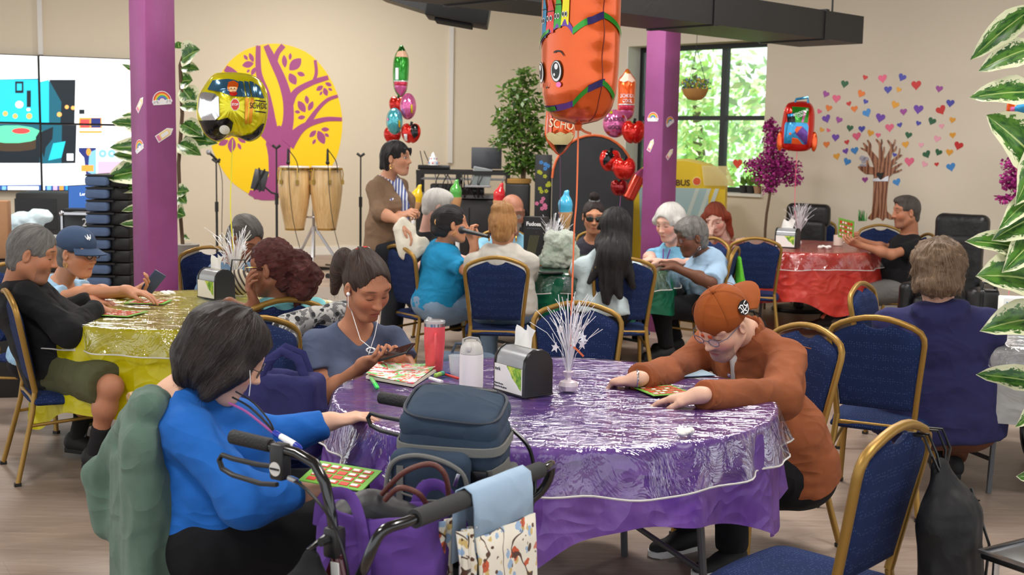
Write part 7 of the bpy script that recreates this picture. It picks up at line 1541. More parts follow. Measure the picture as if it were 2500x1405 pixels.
for i in(-1,0):
    for j in(-1,0):
        x0=xa+i*wS; y0=ymid+j*hS; pn=thing if False else None
        mb=MB(); c=WL(x0+wS/2,y0+hS/2,DZ/2-.004); mb.box(c,(wS-.004,DZ-.012,hS-.004),0,M=mW,bev=.004); pnl=mb.build('screen_panel',m_bez,vw,sharp=40)
        mb=MB(); flat(mb,[(x0+.012,y0+.012),(x0+wS-.012,y0+.012),(x0+wS-.012,y0+hS-.012),(x0+.012,y0+hS-.012)],WL,.001,DZ-.008); mb.build('display',E['white'],pnl,smooth=False)
        def clip(px,py):
            X,Y=SX(px,py); return (min(max(X,x0+.012),x0+wS-.012),min(max(Y,y0+.012),y0+hS-.012))
        def pic(pts,col,z=.002,name='picture'):
            P_=[clip(*p) for p in pts]; xs=[p[0] for p in P_]; ys=[p[1] for p in P_]
            if max(xs)-min(xs)<.004 or max(ys)-min(ys)<.004: return
            Q_=[P_[0]]
            for q in P_[1:]:
                if abs(q[0]-Q_[-1][0])+abs(q[1]-Q_[-1][1])>1e-4: Q_.append(q)
            if len(Q_)<3: return
            flat(PB[0],[(a,b) for a,b in Q_][::-1],WL,.0004,DZ-.0075+z,m=names.index(col))
        names=list(E.keys()); PB=[MB()]
        el=lambda cx,cy,rx,ry,n=14:[(cx+rx*math.cos(2*PI*k/n),cy+ry*math.sin(2*PI*k/n)) for k in range(n)]
        rect=lambda a,b,c_,d:[(a,b),(c_,b),(c_,d),(a,d)]
        pic(rect(-60,196,184,398),'teal',.0005); pic(rect(-60,196,120,300),'cyan',.001); pic([(120,196),(184,196),(184,398),(150,398),(150,250)],'dark',.0012); pic(rect(-60,345,97,398),'dark',.0013)
        pic(el(30,328,75,22),'felt',.002); pic(el(30,352,75,18),'wood',.0017); pic(el(52,320,22,7),'red',.003); pic(rect(38,200,58,228),'dark',.003); pic(rect(42,205,54,222),'cyan',.0033); pic(el(48,256,10,9),'lamp',.003); pic(el(70,268,5,4),'lamp',.003); pic(rect(66,222,76,262),'dark',.0025)
        for cx,cy,r in((14,278,6),(38,284,6),(72,284,7),(145,280,6),(163,262,5),(178,264,5)): pic(el(cx,cy,r,r),'amber',.0028)
        pic([(88,335),(100,322),(130,310),(128,340),(112,360),(108,385),(88,372)],'dark',.0035); pic([(130,350),(160,345),(150,385),(118,392)],'cyan',.0022); pic(rect(163,375,179,392),'white',.004)
        pic(rect(193,268,206,279),'dark',.002); pic(rect(193,288,248,325),'orange',.002); pic(rect(196,292,218,312),'red',.003); pic(rect(222,289,245,312),'navy',.003); pic(rect(194,313,247,320),'white',.0035)
        pic(rect(192,361,234,429),'navy',.002); pic([(192,370),(205,385),(210,429),(192,429)],'white',.003); pic([(218,372),(234,365),(234,429),(214,420)],'sky',.0025); pic(el(216,371,6,9),'orange',.003); pic(rect(198,403,228,418),'orange',.0035); pic(rect(238,361,340,395),'grey',.002); pic(rect(238,395,340,429),'pink',.002)
        for k in range(4): pic(el(250+k*22,375,9,9),'sky' if k<2 else 'white',.003); pic(el(250+k*22,375,4,4),'grey',.0035)
        pic(rect(-60,452,345,470),'bar',.002); pic(rect(20,454,95,467),'white',.003)
        for k,c in enumerate(('white','sky','pink','orange','blue','white')): pic(rect(100+k*15,453,110+k*15,465),c,.003)
        pic(rect(6,454,16,466),'sky',.003)
        PB[0].build('shown_picture',[E[n] for n in names],pnl,smooth=False)
# ---------------- stage gear at left
def gbox(c,d,rz=0,bev=.008,m=m_dark,name='body',parent=None):
    mb=MB(); mb.box(c,d,0,rz=rz,bev=bev); return mb.build(name,m,parent)
c=K(95,590,12.2); c.z=.25; r=thing('pa_speaker','large black loudspeaker cabinet on the stage below the video wall','speaker',c); zt=K(95,472,12.2).z
gbox(c+V(0,.28,(zt-.25)/2),(.52,.5,zt-.25),R(8),.02,mat('speaker_black2',(30,30,31),.6,bump=.3,bs=120),'cabinet',r); fr=Frame(c+V(-.03,.02,0),V(.99,.14,0)); h=zt-.25
mb=MB(); flat(mb,[(-.2,h*.55),(.2,h*.55),(.2,h*.93),(-.2,h*.93)],fr,.004); mb.build('horn',m_blk,r,smooth=False); mb=MB(); mb.lathe([(.19,0),(.18,.02),(.06,-.03),(.0,-.02)],fr(0,h*.28,.01),24,ax=axes(fr.n)); mb.build('woofer',_M['grille_black'],r)
mb=MB(); flat(mb,[(-.2,h*.75),(.2,h*.75),(.08,h*.66),(-.08,h*.66)],fr,.012); mb.build('horn_lip',m_dark,r,smooth=False)
c=K(215,700,9.8); c.z=0; r=thing('road_case','black road case with silver corners and the number 2 on a stand','case',c); zt=K(215,516,9.8).z; fr=Frame(c+V(0,-.2,0),V(1,0,0))
gbox(c+V(0,0,zt-.16),(.26,.36,.30),0,.006,m_blk,'case_body',r); mb=MB()
for x in(-.13,.13):
    for z in(zt-.31,zt-.01): mb.sph(c+V(x,-.18,z),.022,10)
    mb.box(c+V(x,-.18,zt-.16),(.016,.016,.3))
mb.box(c+V(0,-.18,zt-.16),(.27,.014,.02)); mb.box(c+V(0,-.18,zt-.01),(.27,.014,.02)); mb.build('metal_edges',m_silv,r); text('2',.09,Frame(c+V(.05,-.185,zt-.08),V(1,0,0)),cm['white'],r)
mb=MB()
for x in(-.11,.11):
    for y in(-.15,.15): mb.tube([c+V(x,y,zt-.3),c+V(x*1.2,y*1.2,0)],.012,8)
mb.build('stand',m_dark,r)
lc=c+V(0,0,zt); r=thing('laptop','laptop with a blue screen open on the road case below the video wall','laptop',lc); gbox(lc+V(0,0,.012),(.30,.21,.018),0,.004,m_dark,'keyboard_base',r); mb=MB(); q=Matrix.Rotation(R(-14),3,'X'); mb.box(lc+V(-.03,.10,.11),(.30,.010,.20),0,M=Matrix.Rotation(R(-4),3,'Y')@q,bev=.003); mb.build('lid',m_dark,r); mb=MB(); Mq=Matrix.Rotation(R(-4),3,'Y')@q; mb.box(lc+V(-.03,.10,.11)+Mq@V(0,-.006,0),(.285,.002,.185),0,M=Mq); mb.build('screen',emis('laptop',(40,84,150),.7),r); fr=Frame(lc+V(-.03,.10,.11)+Mq@V(0,-.008,.02),Mq@V(1,0,0),Mq@V(0,0,1)); text('Lenovo',.035,fr,E['white'],r)
# stacked chairs tower
c=K(290,650,9.2); c.z=0; m_sb=cloth('stack_slate',(98,118,152)); n=14; zt=K(285,405,9.2).z; dz=(zt-.12)/n; t0=None
for i in range(n):
    if t0 is None:
        r=thing('stacking_chair','slate blue padded stacking chair in the tall stack left of the purple pillar','chair',c+V(0,0,.0),0,'stack of slate blue chairs'); mb=MB(); mb.box((-.055,-.16,.06+dz*.5),(.17,.30,dz*.80),0,bev=.02); mb.build('padded_seat',m_sb,r,world=False); mb=MB(); mb.box((.10,-.05,.06+dz*.5),(.14,.44,dz*.95),0,bev=.01); mb.box((-.03,-.06,.06+dz*.95),(.20,.50,.012)); mb.build('frame',m_dark,r,world=False,smooth=False); t0=r
    else: dup(t0,c+V(.006*i*0,0,i*dz),None)
gc=c+V(.0,0,0)
for l_ in(0,1):
    pass
# plastic and paper bags at far left
S=SDF(); q=K(62,545,10.5); S.ell(q,(.15,.10,.10),None,.03); S.ell(q+V(.12,0,.06),(.10,.06,.05),None,.03); S.ell(q+V(-.08,0,-.05),(.09,.07,.08),None,.03); o=sdfobj('plastic_bag',S,.010,cloth('bag_white_blue',(206,224,236),rough=.3,var=.3),None,wrinkle(.020,(11,11,11),5)); 
recenter(o); prop(o,'crumpled white and blue plastic bag behind the man in the black jacket','bag'); q2=q+V(0,0,-.13); r=thing('utility_table','grey utility table under the crumpled plastic bag','table',V(q2.x,q2.y,0)); gbox(q2+V(.05,0,0),(.8,.5,.03),0,.005,m_ttop,'tabletop',r)
for x in(-.3,.4):
    for y in(-.2,.2): gbox(V(q2.x+x,q2.y+y,q2.z/2-.01),(.03,.03,q2.z-.03),0,.004,m_tleg,'leg',r)
q=K(2,545,7.6); r=thing('paper_bag','brown paper bag at the left edge behind the man in the black jacket','bag',q+V(-.02,0,-.22)); gbox(q+V(-.03,0,-.04),(.16,.12,.36),.2,.01,mat('kraft_brown',(168,124,88),.85,bump=.4,bs=14,bd=.01),'bag_body',r)
r2=thing('plinth','dark plinth under the brown paper bag at the left edge','plinth',V(q.x-.03,q.y,0)); gbox(V(q.x-.03,q.y,(q.z-.225)/2),(.3,.3,q.z-.225),.2,.01,m_dark,'plinth_body',r2)
# mic stands
def micstand(px,py,Y,zt_,label,mic=None,clip_=True,H=None):
    b=K(px,600,Y); b.z=STG; top=K(px,py,Y).z; r=thing('microphone_stand',label,'microphone stand',b,0,'microphone stands'); mb=MB(); mb.lathe([(.12,0),(.125,.006),(.11,.018),(.02,.03)],b,20); mb.build('base',m_dark,r); h=top-STG
    mb=MB(); mb.tube([b+V(0,0,.02),b+V(0,0,h*.58)],.013,8); mb.tube([b+V(0,0,h*.55),b+V(0,0,h*.64)],.019,8); mb.build('lower_tube',m_dark,r); mb=MB(); mb.tube([b+V(0,0,h*.6),b+V(0,0,h)],.008,8); mb.build('upper_tube',m_dark,r)
    t_=b+V(0,0,h); mb=MB(); mb.tube([t_+V(-.04,0,.03),t_+V(0,0,.0),t_+V(.04,0,.03)],[.014,.016,.014],8); mb.build('clip',m_dark,r); return r,t_
r,t_=micstand(530,396,12.6,0,'microphone stand with a microphone at the left side of the mural'); mc=thing('stand_microphone','black microphone with a silver head on the left microphone stand','microphone',t_); d=V(-.5,-.2,.5); mb=MB(); mb.lathe([(.009,-.05),(.014,.08)],t_+V(0,0,.03),10,ax=axes(d)); mb.build('handle',m_blk,mc); mb=MB(); mb.sph(t_+V(0,0,.03)+d.normalized()*.10,.027,12); mb.build('mic_grille',mat('grille_silver',(150,150,152),.4,.7,bump=.5,bs=300),mc)
mb=MB(); mb.tube(smooth_poly([t_+V(.02,0,.0),t_+V(.06,0,-.2),t_+V(.05,0,-.7),t_+V(.06,.0,-1.02)],4,False),.004,5); mb.build('cable',m_blk,mc)
r,t_=micstand(676,362,12.6,0,'tall stand at the middle of the mural holding a tablet'); q=K(634,440,12.55); mb=MB(); mb.tube([V(t_.x,t_.y,q.z-.14),V(t_.x-.05,t_.y,q.z-.13),q+V(.02,.03,-.05)],.010,8); mb.build('side_arm',m_dark,r)
tb_=thing('tablet','black tablet clamped to the tall stand in front of the mural','tablet',q); Mq=Matrix.Rotation(R(12),3,'Y')@Matrix.Rotation(R(-8),3,'X'); mb=MB(); mb.box(q,(.145,.010,.21),0,M=Mq,bev=.004); mb.build('tablet_body',mat('tablet_grey',(52,52,56),.4),tb_); mb=MB(); mb.tube([q+Mq@V(-.03,-.012,-.12),q+Mq@V(.03,-.018,.12)],.009,6); mb.tube([q+Mq@V(.03,-.012,-.12),q+Mq@V(-.03,-.018,.12)],.009,6); mb.build('clamp',m_dark,tb_)
micstand(880,382,13.2,0,'empty microphone stand beside the standing woman')
# congas
t=NT('conga_wood'); w1=t.noise(t.coord(scale=(9,9,.5)),4,4,.6); t.P(col=t.ramp(w1,[(.3,lin((206,164,104))),(.7,lin((236,202,146)))]),rough=.25,coat=.6); m_cw=t.m; m_brass=mat('brass',(200,164,84),.25,1)
for px,Y,cx in((719,13.0,0),(797,13.0,1)):
    zb=K(px,562,Y).z; zt=K(px,409,Y).z; H=zt-zb; c=K(px,500,Y); c.z=zb; s_=Y/3000; R0=38*s_
    r=thing('conga_drum','natural wood conga drum, the %s of the pair in front of the mural'%('left' if not cx else 'right'),'drum',c,0,'conga drums')
    mb=MB(); mb.lathe([(R0*.60,0),(R0*.70,H*.12),(R0*.90,H*.38),(R0*1.02,H*.62),(R0*1.04,H*.75),(R0*.98,H*.90),(R0*.94,H*.985)],c,36); mb.build('shell',m_cw,r)
    mb=MB(); mb.lathe([(R0*.97,H*.965),(R0*1.03,H*.965),(R0*1.04,H*.99),(R0*.98,H*1.0)],c,36,cap=False); mb.lathe([(R0*.60,0),(R0*.62,.0),(R0*.64,H*.03),(R0*.60,H*.03)],c,30,cap=False); mb.build('hoop',m_brass,r)
    mb=MB(); mb.lathe([(R0*.97,H*.985),(R0*.94,H*1.02),(0,H*1.025)],c,36); mb.build('drum_head',mat('head_white',(232,222,214),.6),r)
    mb=MB(); flat(mb,[(R0*.9*math.cos(a),R0*.9*math.sin(a)) for a in [.4+1.6*i/10 for i in range(11)]],Frame(c+V(0,0,H*1.026),(1,0,0),(0,1,0)),.001); mb.build('red_emblem',cm['red'],r,smooth=False)
    for k in range(6):
        a=-PI/2+.35+k*PI/3; d=V(math.cos(a),math.sin(a),0); mb=MB(); mb.tube([c+d*R0*1.05+V(0,0,H*.99),c+d*R0*1.12+V(0,0,H*.9),c+d*R0*1.08+V(0,0,H*.76)],.006,6); mb.box(c+d*R0*1.08+V(0,0,H*.77),(.03,.03,.045)); mb.build('tuning_lug',m_brass,r,smooth=False)
    q=c+V(-.02 if cx==0 else .05,-.25,H*1.08); mm=thing('drum_microphone','black clip microphone pointing down at the %s conga'%('left' if not cx else 'right'),'microphone',q,0,'drum microphones'); mb=MB(); mb.tube([q+V(0,0,.14),q],[.010,.016],8); mb.sph(q,.022,10); mb.build('mic_body',m_blk,mm); mb=MB(); mb.tube(smooth_poly([q+V(0,0,.14),q+V(.08,.03,.02),q+V(.10,.04,-.10)],4,False),.005,6); mb.tube(smooth_poly([q+V(0,0,.15),q+V(.02,-.02,-.3),q+V(.08,-.05,-.7),q+V(.2,-.05,STG-q.z+.02)],5,False),.004,5); mb.build('cable',m_blk,mm)
c=K(766,640,13.1); c.z=STG; r=thing('conga_stand','chrome double conga stand with three spread legs','stand',c); zt=K(766,450,13.1).z
mb=MB(); mb.tube([c+V(0,0,.12),V(c.x,c.y-.0,zt)],.016,10); mb.build('post',m_silv,r)
for dx,dy in((-.22,.05),(.30,-.05),(.02,-.25)):
    mb=MB(); mb.sweep([c+V(0,0,.46),c+V(dx,dy,.03)],.03,.014,(0,1,.2)); l=mb.build('leg',m_silv,r); mb=MB(); mb.lathe([(.035,-.01),(.035,.01)],c+V(dx,dy,.035),14,ax=axes((0,1,0))); mb.build('caster',m_blk,l)
mb=MB(); mb.tube([c+V(-.12,-.02,zt-STG-.1),c+V(.12,-.02,zt-STG-.1)],.012,8); mb.tube([c+V(-.1,-.02,zt-STG-.35),c+V(.1,-.02,zt-STG-.35)],.012,8); mb.build('basket_arms',m_silv,r)
mb=MB(); rr=random.Random(2); z=STG+.012
for k in range(5):
    P_=[]; x,y=K(720+k*25,630,13.2).x,12.9+k*.12
    for i in range(7): P_.append(V(x+i*.22+rr.uniform(-.1,.1),y+rr.uniform(-.15,.15),z))
    mb.tube(smooth_poly(P_,4,False),.009,5)
o=mb.build('floor_cables',m_blk,None); recenter(o); prop(o,'tangled black cables lying on the stage floor behind the drums','cables',kind='stuff')
mb=MB(); a=PZ(800,675,STG+.02); b=PZ(840,668,STG+.02); mb.tube([a,b],[.03,.012],8); o=mb.build('cable_connector',m_blk,None); recenter(o); prop(o,'black connector lying near the front edge of the stage','connector')
# ---------------- DJ desk
Y=12.4; s_=Y/3000; q=K(1130,600,Y)
xl,xr=K(1022,420,Y).x,K(1240,420,Y).x; zt=K(1022,420,Y).z; zs=K(1100,480,Y).z; cxm=(xl+xr)/2
r=thing('equipment_desk','black metal equipment desk with glass shelf and cabinet behind the green table','desk',V(cxm,Y+.25,0))
mb=MB()
for x in(xl,cxm-.05,xr):
    for y in(Y,Y+.5): mb.box((x,y,zt/2),(.045,.045,zt))
mb.box((cxm,Y,zt),(xr-xl+.05,.05,.04)); mb.box((cxm,Y+.5,zt),(xr-xl+.05,.05,.04)); mb.build('frame',m_dark,r,smooth=False)
mb=MB(); mb.box((cxm,Y+.25,zs),(xr-xl,.5,.035)); mb.box((cxm,Y+.25,zt-.07),(xr-xl-.04,.46,.012)); mb.build('shelf',mat('shelf_grey',(120,120,122),.4),r,smooth=False)
x1=K(1078,500,Y).x; x2=K(1205,500,Y).x; mb=MB(); mb.box(((x1+x2)/2,Y+.22,(zs-.02)/2),(x2-x1,.5,zs-.04),0,bev=.01); mb.build('cabinet',m_dark,r); mb=MB(); mb.box(((x1+x2)/2+.02,Y-.032,(zs)/2),(.012,.004,zs*.8)); mb.build('door_gap',m_blk,r,smooth=False)
mb=MB(); rr=random.Random(8)
for i in range(12):
    x=xl+.12+rr.uniform(0,.75); mb.tube(smooth_poly([V(x,Y-.02,zt-.02),V(x+rr.uniform(-.05,.05),Y-.06,zt-.12),V(x+rr.uniform(-.1,.1),Y-.03,zt-.25)],4,False),.006,5)
mb.build('hanging_cables',m_blk,r)
for x,w,h in((cxm-.18,.30,.10),(cxm+.1,.22,.07)): gbox(V(x,Y+.15,zs+.02+h/2),(w,.3,h),0,.005,m_blk,'amplifier',r)
q=V(K(1057,414,Y).x,Y+.2,zt+.02); r=thing('wireless_receiver','black wireless receiver with two antennas on the equipment desk','receiver',q); gbox(q+V(0,0,.025),(.32,.2,.045),0,.004,m_blk,'receiver_body',r)
for x,t2 in((-.13,-.14),(-.06,-.10)): mb=MB(); mb.tube([q+V(x+.02,-.08,.05),q+V(t2,-.08,.19)],.005,6); mb.build('antenna',m_blk,r)
q=V(K(1055,408,Y).x,Y+.15,zt+.067); r=thing('cake_hat','small white tiered birthday cake ornament on the receiver','ornament',q); mb=MB(); mb.lathe([(.055,0),(.055,.045),(.038,.046),(.036,.085),(.022,.086),(.018,.11),(.0,.135)],q,16); mb.build('tiers',cm['white'],r,sharp=30)
mb=MB(); 
for i in range(8): a=i*PI/4; mb.sph(q+V(.056*math.cos(a),.056*math.sin(a),.022),.008,8,m=i%2); mb.sph(q+V(.038*math.cos(a+.3),.038*math.sin(a+.3),.066),.006,8,m=(i+1)%2)
mb.build('dots',[cm['red'],cm['blue']],r)
q=V(K(1168,442,Y).x,Y-.10,zt-.13); r=thing('dj_laptop','grey laptop on a support in front of the equipment desk','laptop',q); gbox(q,(.26,.2,.016),0,.003,mat('laptop_silver',(150,150,154),.4),'keyboard_base',r); mb=MB(); Mq=Matrix.Rotation(R(10),3,'Y')@Matrix.Rotation(R(-12),3,'X'); mb.box(q+V(.03,.10,.09),(.19,.01,.19),0,M=Mq,bev=.003); mb.build('lid',_M['laptop_silver'],r); mb=MB(); mb.box(q+V(.03,.10,.09)+Mq@V(0,-.0065,0),(.175,.002,.17),0,M=Mq); mb.build('screen',mat('lcd_grey',(128,136,134),.3),r); mb=MB(); mb.tube([q+V(0,0,-.008),q+V(0,.05,-.1),V(q.x,Y,zs)],.012,6); mb.build('support_arm',m_dark,r)
q=V(K(1186,400,Y).x,Y+.3,zt+.03); r=thing('monitor','dark grey flat monitor on the equipment desk behind the laptop','monitor',q); gbox(q+V(0,0,.115),(.31,.03,.22),0,.004,mat('monitor_grey',(76,78,84),.5),'monitor_back',r); gbox(q+V(0,0,.0),(.12,.12,.012),0,.003,m_dark,'foot',r)
q=V(K(1262,600,12.2).x,12.45,0); zt2=K(1262,450,12.2).z; r=thing('subwoofer','black loudspeaker column right of the equipment desk','speaker',q); gbox(q+V(0,0,zt2/2),(.25,.4,zt2),0,.02,m_dark,'cabinet',r); mb=MB(); 
for z in(.35,.65,.9): mb.lathe([(.10,0),(.09,.02),(.03,-.01)],q+V(0,-.205,z),20,ax=axes((0,-1,0)))
mb.build('drivers',_M['grille_black'],r)
q=q+V(0,0,zt2); r=thing('wicker_tray','round wicker tray under the leafy tree on the loudspeaker column','tray',q); mb=MB()
for z in(0,.015,.03): mb.tube([q+V(.125*math.cos(a),.125*math.sin(a),z+.01) for a in [2*PI*i/24 for i in range(24)]],.010,6,closed=True)
mb.lathe([(.12,.0),(.12,.008)],q,20); mb.build('woven_rim',mat('wicker',(186,140,70),.7,bump=.6,bs=90),r)
# ---------------- plants
def leafmat(name,edge=True,g1=(38,84,34),g2=(84,132,48),cr=(226,228,190)):
    t=NT(name); a=t.node('ShaderNodeAttribute',_attribute_name='lc'); s=t.node('ShaderNodeSeparateXYZ'); t.link(a.outputs['Vector'],s.inputs[0]); u,v,w_=s.outputs
    n=t.noise(t.coord(attr='lc',scale=(2.2,5,3)),2.2,4,.7,.6); gn=t.noise(t.coord(attr='lc',scale=(2,3,3)),1.6,3,.6,.4)
    gc=t.ramp(gn,[(.40,lin(g1)),(.56,lin(g2))])
    if edge:
        k=t.math('ADD',t.math('ABSOLUTE',u),t.math('MULTIPLY',t.math('SUBTRACT',n,.5),1.5)); gc=t.mix(t.math('GREATER_THAN',k,.66),gc,lin(cr))
        mid=t.math('LESS_THAN',t.math('ABSOLUTE',u),.035); gc=t.mix(mid,gc,lin((176,196,120)))
    t.P(col=gc,rough=.32,spec=.5); tl=t.node('ShaderNodeBsdfTranslucent'); t.set(tl,0,gc); mx=t.node('ShaderNodeMixShader'); mx.inputs[0].default_value=.25; t.link(t.b.outputs[0],mx.inputs[1]); t.link(tl.outputs[0],mx.inputs[2]); t.link(mx.outputs[0],t.out.inputs['Surface']); return t.m
m_var=leafmat('leaf_variegated'); m_fic=leafmat('leaf_ficus',False,(44,78,30),(110,148,60)); m_stem=mat('stem_brown',(96,74,54),.8,bump=.4,bs=40)
def bigleaf(mb,p,d,up,L,W,droop,rr,nu=6,nv=9):
    p=Vector(p); d=Vector(d).normalized(); s=d.cross(Vector(up)).normalized(); n=s.cross(d).normalized(); sd=rr.uniform(0,9); g=[]
    for j in range(nv):
        v=j/(nv-1); c=p+d*L*(v-.10*v*v*droop)-V(0,0,1)*(droop*L*v*v)+n*(.04*L*math.sin(v*3)); w=W*math.sin(PI*min(1,v**.85*.98+.02))**.75*.5; row=[]
        for i in range(nu+1):
            u=2*i/nu-1; row.append(mb.vert(c+s*u*w+n*(abs(u)**1.3*w*.35+.006*math.sin(v*14+u*2)*abs(u)),(u,v*1.0+sd,sd*.7)))
        g.append(row)
    mb.rings(g,0,False)
def rubber(name_label,base,path,leaves,potz,pot,Ls=.2,seed=1):
    rr=random.Random(seed); r=thing('rubber_plant',name_label,'plant',base); mb=MB(); mb.tube(path,[.014]*(len(path)-1)+[.006],8); mb.build('stem',m_stem,r)
    for (p,tip,W,dr) in leaves:
        mb=MB(); d=Vector(tip)-Vector(p); mb.tube([p,Vector(p)+d*.10],.004,5); l=MB(); bigleaf(l,Vector(p)+d*.08,d,(rr.uniform(-.5,.5),-1.1,.55),d.length*.95,W,dr,rr); o=l.build('leaf',m_var,r,sharp=None); 
    if pot: mb=MB(); mb.lathe(pot,base,28); mb.build('pot',mat('pot_grey',(150,144,136),.6,bump=.2,bs=30),r); mb=MB(); mb.lathe([(.0,pot[-1][1]-.03),(pot[-1][0]-.01,pot[-1][1]-.03)],base,20); mb.build('soil',mat('soil',(50,38,30),.95),r)
    return r
# right foreground
X=lambda px,py,Y=3.55: K(px,py,Y)
st=[X(2600,1500),X(2585,1150),X(2575,800),X(2570,450),X(2560,60),X(2550,-60)]; b0_=V(st[0].x,st[0].y,0); st[0]=b0_+V(0,0,.25)
LV=[((2540,10),(2373,120),.075,.12),((2545,110),(2392,155),.08,.1),((2560,225),(2372,232),.085,.03),((2560,420),(2412,285),.15,.0),((2550,330),(2480,480),.10,.1),((2560,520),(2425,560),.10,.12),((2545,620),(2362,585),.085,.02),((2560,560),(2450,640),.10,.1),((2570,700),(2388,660),.16,.05),((2565,780),(2398,790),.11,.06),((2560,940),(2388,912),.075,.02),((2560,1180),(2484,1152),.06,.1),((2560,980),(2480,1030),.05,.1),((2570,640),(2700,560),.1,.1),((2570,300),(2690,200),.1,.1),((2570,900),(2680,880),.1,.1),((2540,480),(2440,520),.06,.2),((2560,-30),(2420,-60),.09,.1)]
rubber('large variegated rubber plant at the right edge, nearest the camera',b0_,st,[(X(a[0],a[1],3.55),X(b[0],b[1],3.5-.02*i%.2),W*1.05,dr) for i,(a,b,W,dr) in enumerate(LV)],0,[(.13,0),(.16,.02),(.18,.28),(.19,.30)],seed=5)
# left, behind pillar
Y=8.9; pb=K(452,640,Y); pb.z=0; st=[V(pb.x,Y,.6),K(440,520,Y),K(436,400,Y),K(445,280,Y),K(440,160,Y),K(450,120,Y)]
LV=[((440,150),(488,118),.11),((440,165),(486,168),.05),((438,200),(470,195),.09),((440,210),(475,255),.09),((440,250),(482,240),.06),((436,260),(505,262),.05),((438,300),(495,330),.08),((440,340),(530,345),.09),((436,330),(275,290),.08),((436,300),(300,275),.05),((430,350),(490,375),.08),((436,370),(272,352),.09),((430,400),(280,370),.08),((436,410),(265,425),.13),((436,440),(285,460),.08),((436,480),(455,495),.07),((430,470),(462,465),.06),((438,500),(300,508),.05),((438,560),(296,540),.05),((440,580),(462,582),.04),((430,520),(452,525),.08),((440,240),(300,150),.05),((438,120),(434,100),.06),((440,430),(330,400),.09),((440,380),(466,350),.07),((436,300),(320,235),.06)]
rubber('tall variegated rubber plant standing behind the left purple pillar',pb,st,[(K(a[0],a[1],Y),K(b[0],b[1],Y-.12+.05*(i%5)),W*1.9,.06) for i,(a,b,W) in enumerate(LV)],0,[(.08,0),(.09,.02),(.10,.83),(.105,.85)],seed=9)
def smalltree(name,label,base,trunk,blobs,n,L,W,m,seed,fol='foliage',cat='tree',petal=False):
    rr=random.Random(seed); r=thing(name,label,cat,base); mb=MB()
    for tk in trunk: mb.tube(smooth_poly(tk,3,False),[.014]*(len(smooth_poly(tk,3,False))-1)+[.006],7)
    top=trunk[0][-1]
    for c,rad in blobs: mb.tube([V(top.x,top.y,min(top.z,c.z-.05)),c],[.006,.003],5)
    mb.build('trunk',m_stem,r); mb=MB(); tot=sum(rad[0]*rad[2] for _,rad in blobs)
    for c,rad in blobs:
        for i in range(int(n*rad[0]*rad[2]/tot)):
            d=Vector((rr.gauss(0,1),rr.gauss(0,1),rr.gauss(0,1))).normalized(); p=c+Vector((d.x*rad[0],d.y*rad[1],d.z*rad[2]))*(rr.random()**.45)
            a=Vector((rr.gauss(0,1),rr.gauss(0,1),rr.gauss(0,.7)-(.35 if not petal else 0))).normalized(); s=a.cross(V(rr.gauss(0,1),rr.gauss(0,1),1)).normalized(); l=L*rr.uniform(.7,1.2); w=W*rr.uniform(.8,1.2); nn_=a.cross(s)
            f=rr.uniform(0,5); mb.face([mb.vert(p,(0,f,f)),mb.vert(p+a*l*.45+s*w*.5-nn_*w*.15,(0,f,f)),mb.vert(p+a*l,(0,f,f)),mb.vert(p+a*l*.45-s*w*.5-nn_*w*.15,(0,f,f))])
    mb.build(fol,m,r,sharp=None); return r
Y=12.45; tb0=V(K(1275,440,Y).x,Y,zt2+.045)
smalltree('ficus_tree','green leafy ficus tree standing on the loudspeaker column in the corner',tb0,[[tb0,K(1270,350,Y),K(1272,240,Y)],[tb0+V(.02,0,0),K(1285,360,Y),K(1300,300,Y)]],[(K(1285,185,Y),(.13,.12,.11)),(K(1262,225,Y),(.20,.18,.14)),(K(1290,265,Y),(.20,.2,.15)),(K(1240,290,Y),(.17,.16,.16)),(K(1275,325,Y),(.26,.2,.17)),(K(1320,345,Y),(.15,.14,.12)),(K(1230,345,Y),(.13,.13,.10)),(K(1305,400,Y),(.17,.15,.16)),(K(1270,385,Y),(.16,.15,.12)),(K(1255,410,Y),(.12,.12,.08))],1500,.085,.034,m_fic,3)
t=NT('bougainvillea'); n=t.noise(t.coord(),30,2); t.P(col=t.ramp(n,[(.35,lin((140,24,104))),(.65,lin((206,64,160)))]),rough=.7); m_bg=t.m
Y=12.3; b_=K(1868,700,Y); b_.z=0
smalltree('bougainvillea_tree','artificial magenta blossom tree between the window and the backpack balloon',b_,[[b_,K(1868,560,Y),K(1880,470,Y),K(1888,380,Y),K(1888,310,Y)]],[(K(1880,310,Y),(.07,.08,.10)),(K(1898,345,Y),(.15,.12,.14)),(K(1885,390,Y),(.15,.14,.12)),(K(1920,412,Y),(.15,.13,.12)),(K(1845,405,Y),(.12,.12,.08)),(K(1878,430,Y),(.18,.14,.12)),(K(1878,462,Y),(.07,.07,.06)),(K(1935,440,Y),(.10,.1,.06))],2600,.034,.030,m_bg,5,'blossoms',petal=True)
Y=9.3; b_=K(2545,800,Y); b_.z=0
smalltree('bougainvillea_tree','artificial magenta blossom tree partly hidden behind the rubber plant at the right edge',b_,[[b_,K(2530,600,Y),K(2515,470,Y)]],[(K(2490,405,Y),(.14,.12,.09)),(K(2465,445,Y),(.08,.1,.06)),(K(2450,485,Y),(.06,.08,.03)),(K(2510,450,Y),(.14,.12,.12)),(K(2485,490,Y),(.10,.1,.05))],1400,.034,.030,m_bg,6,'blossoms',petal=True)
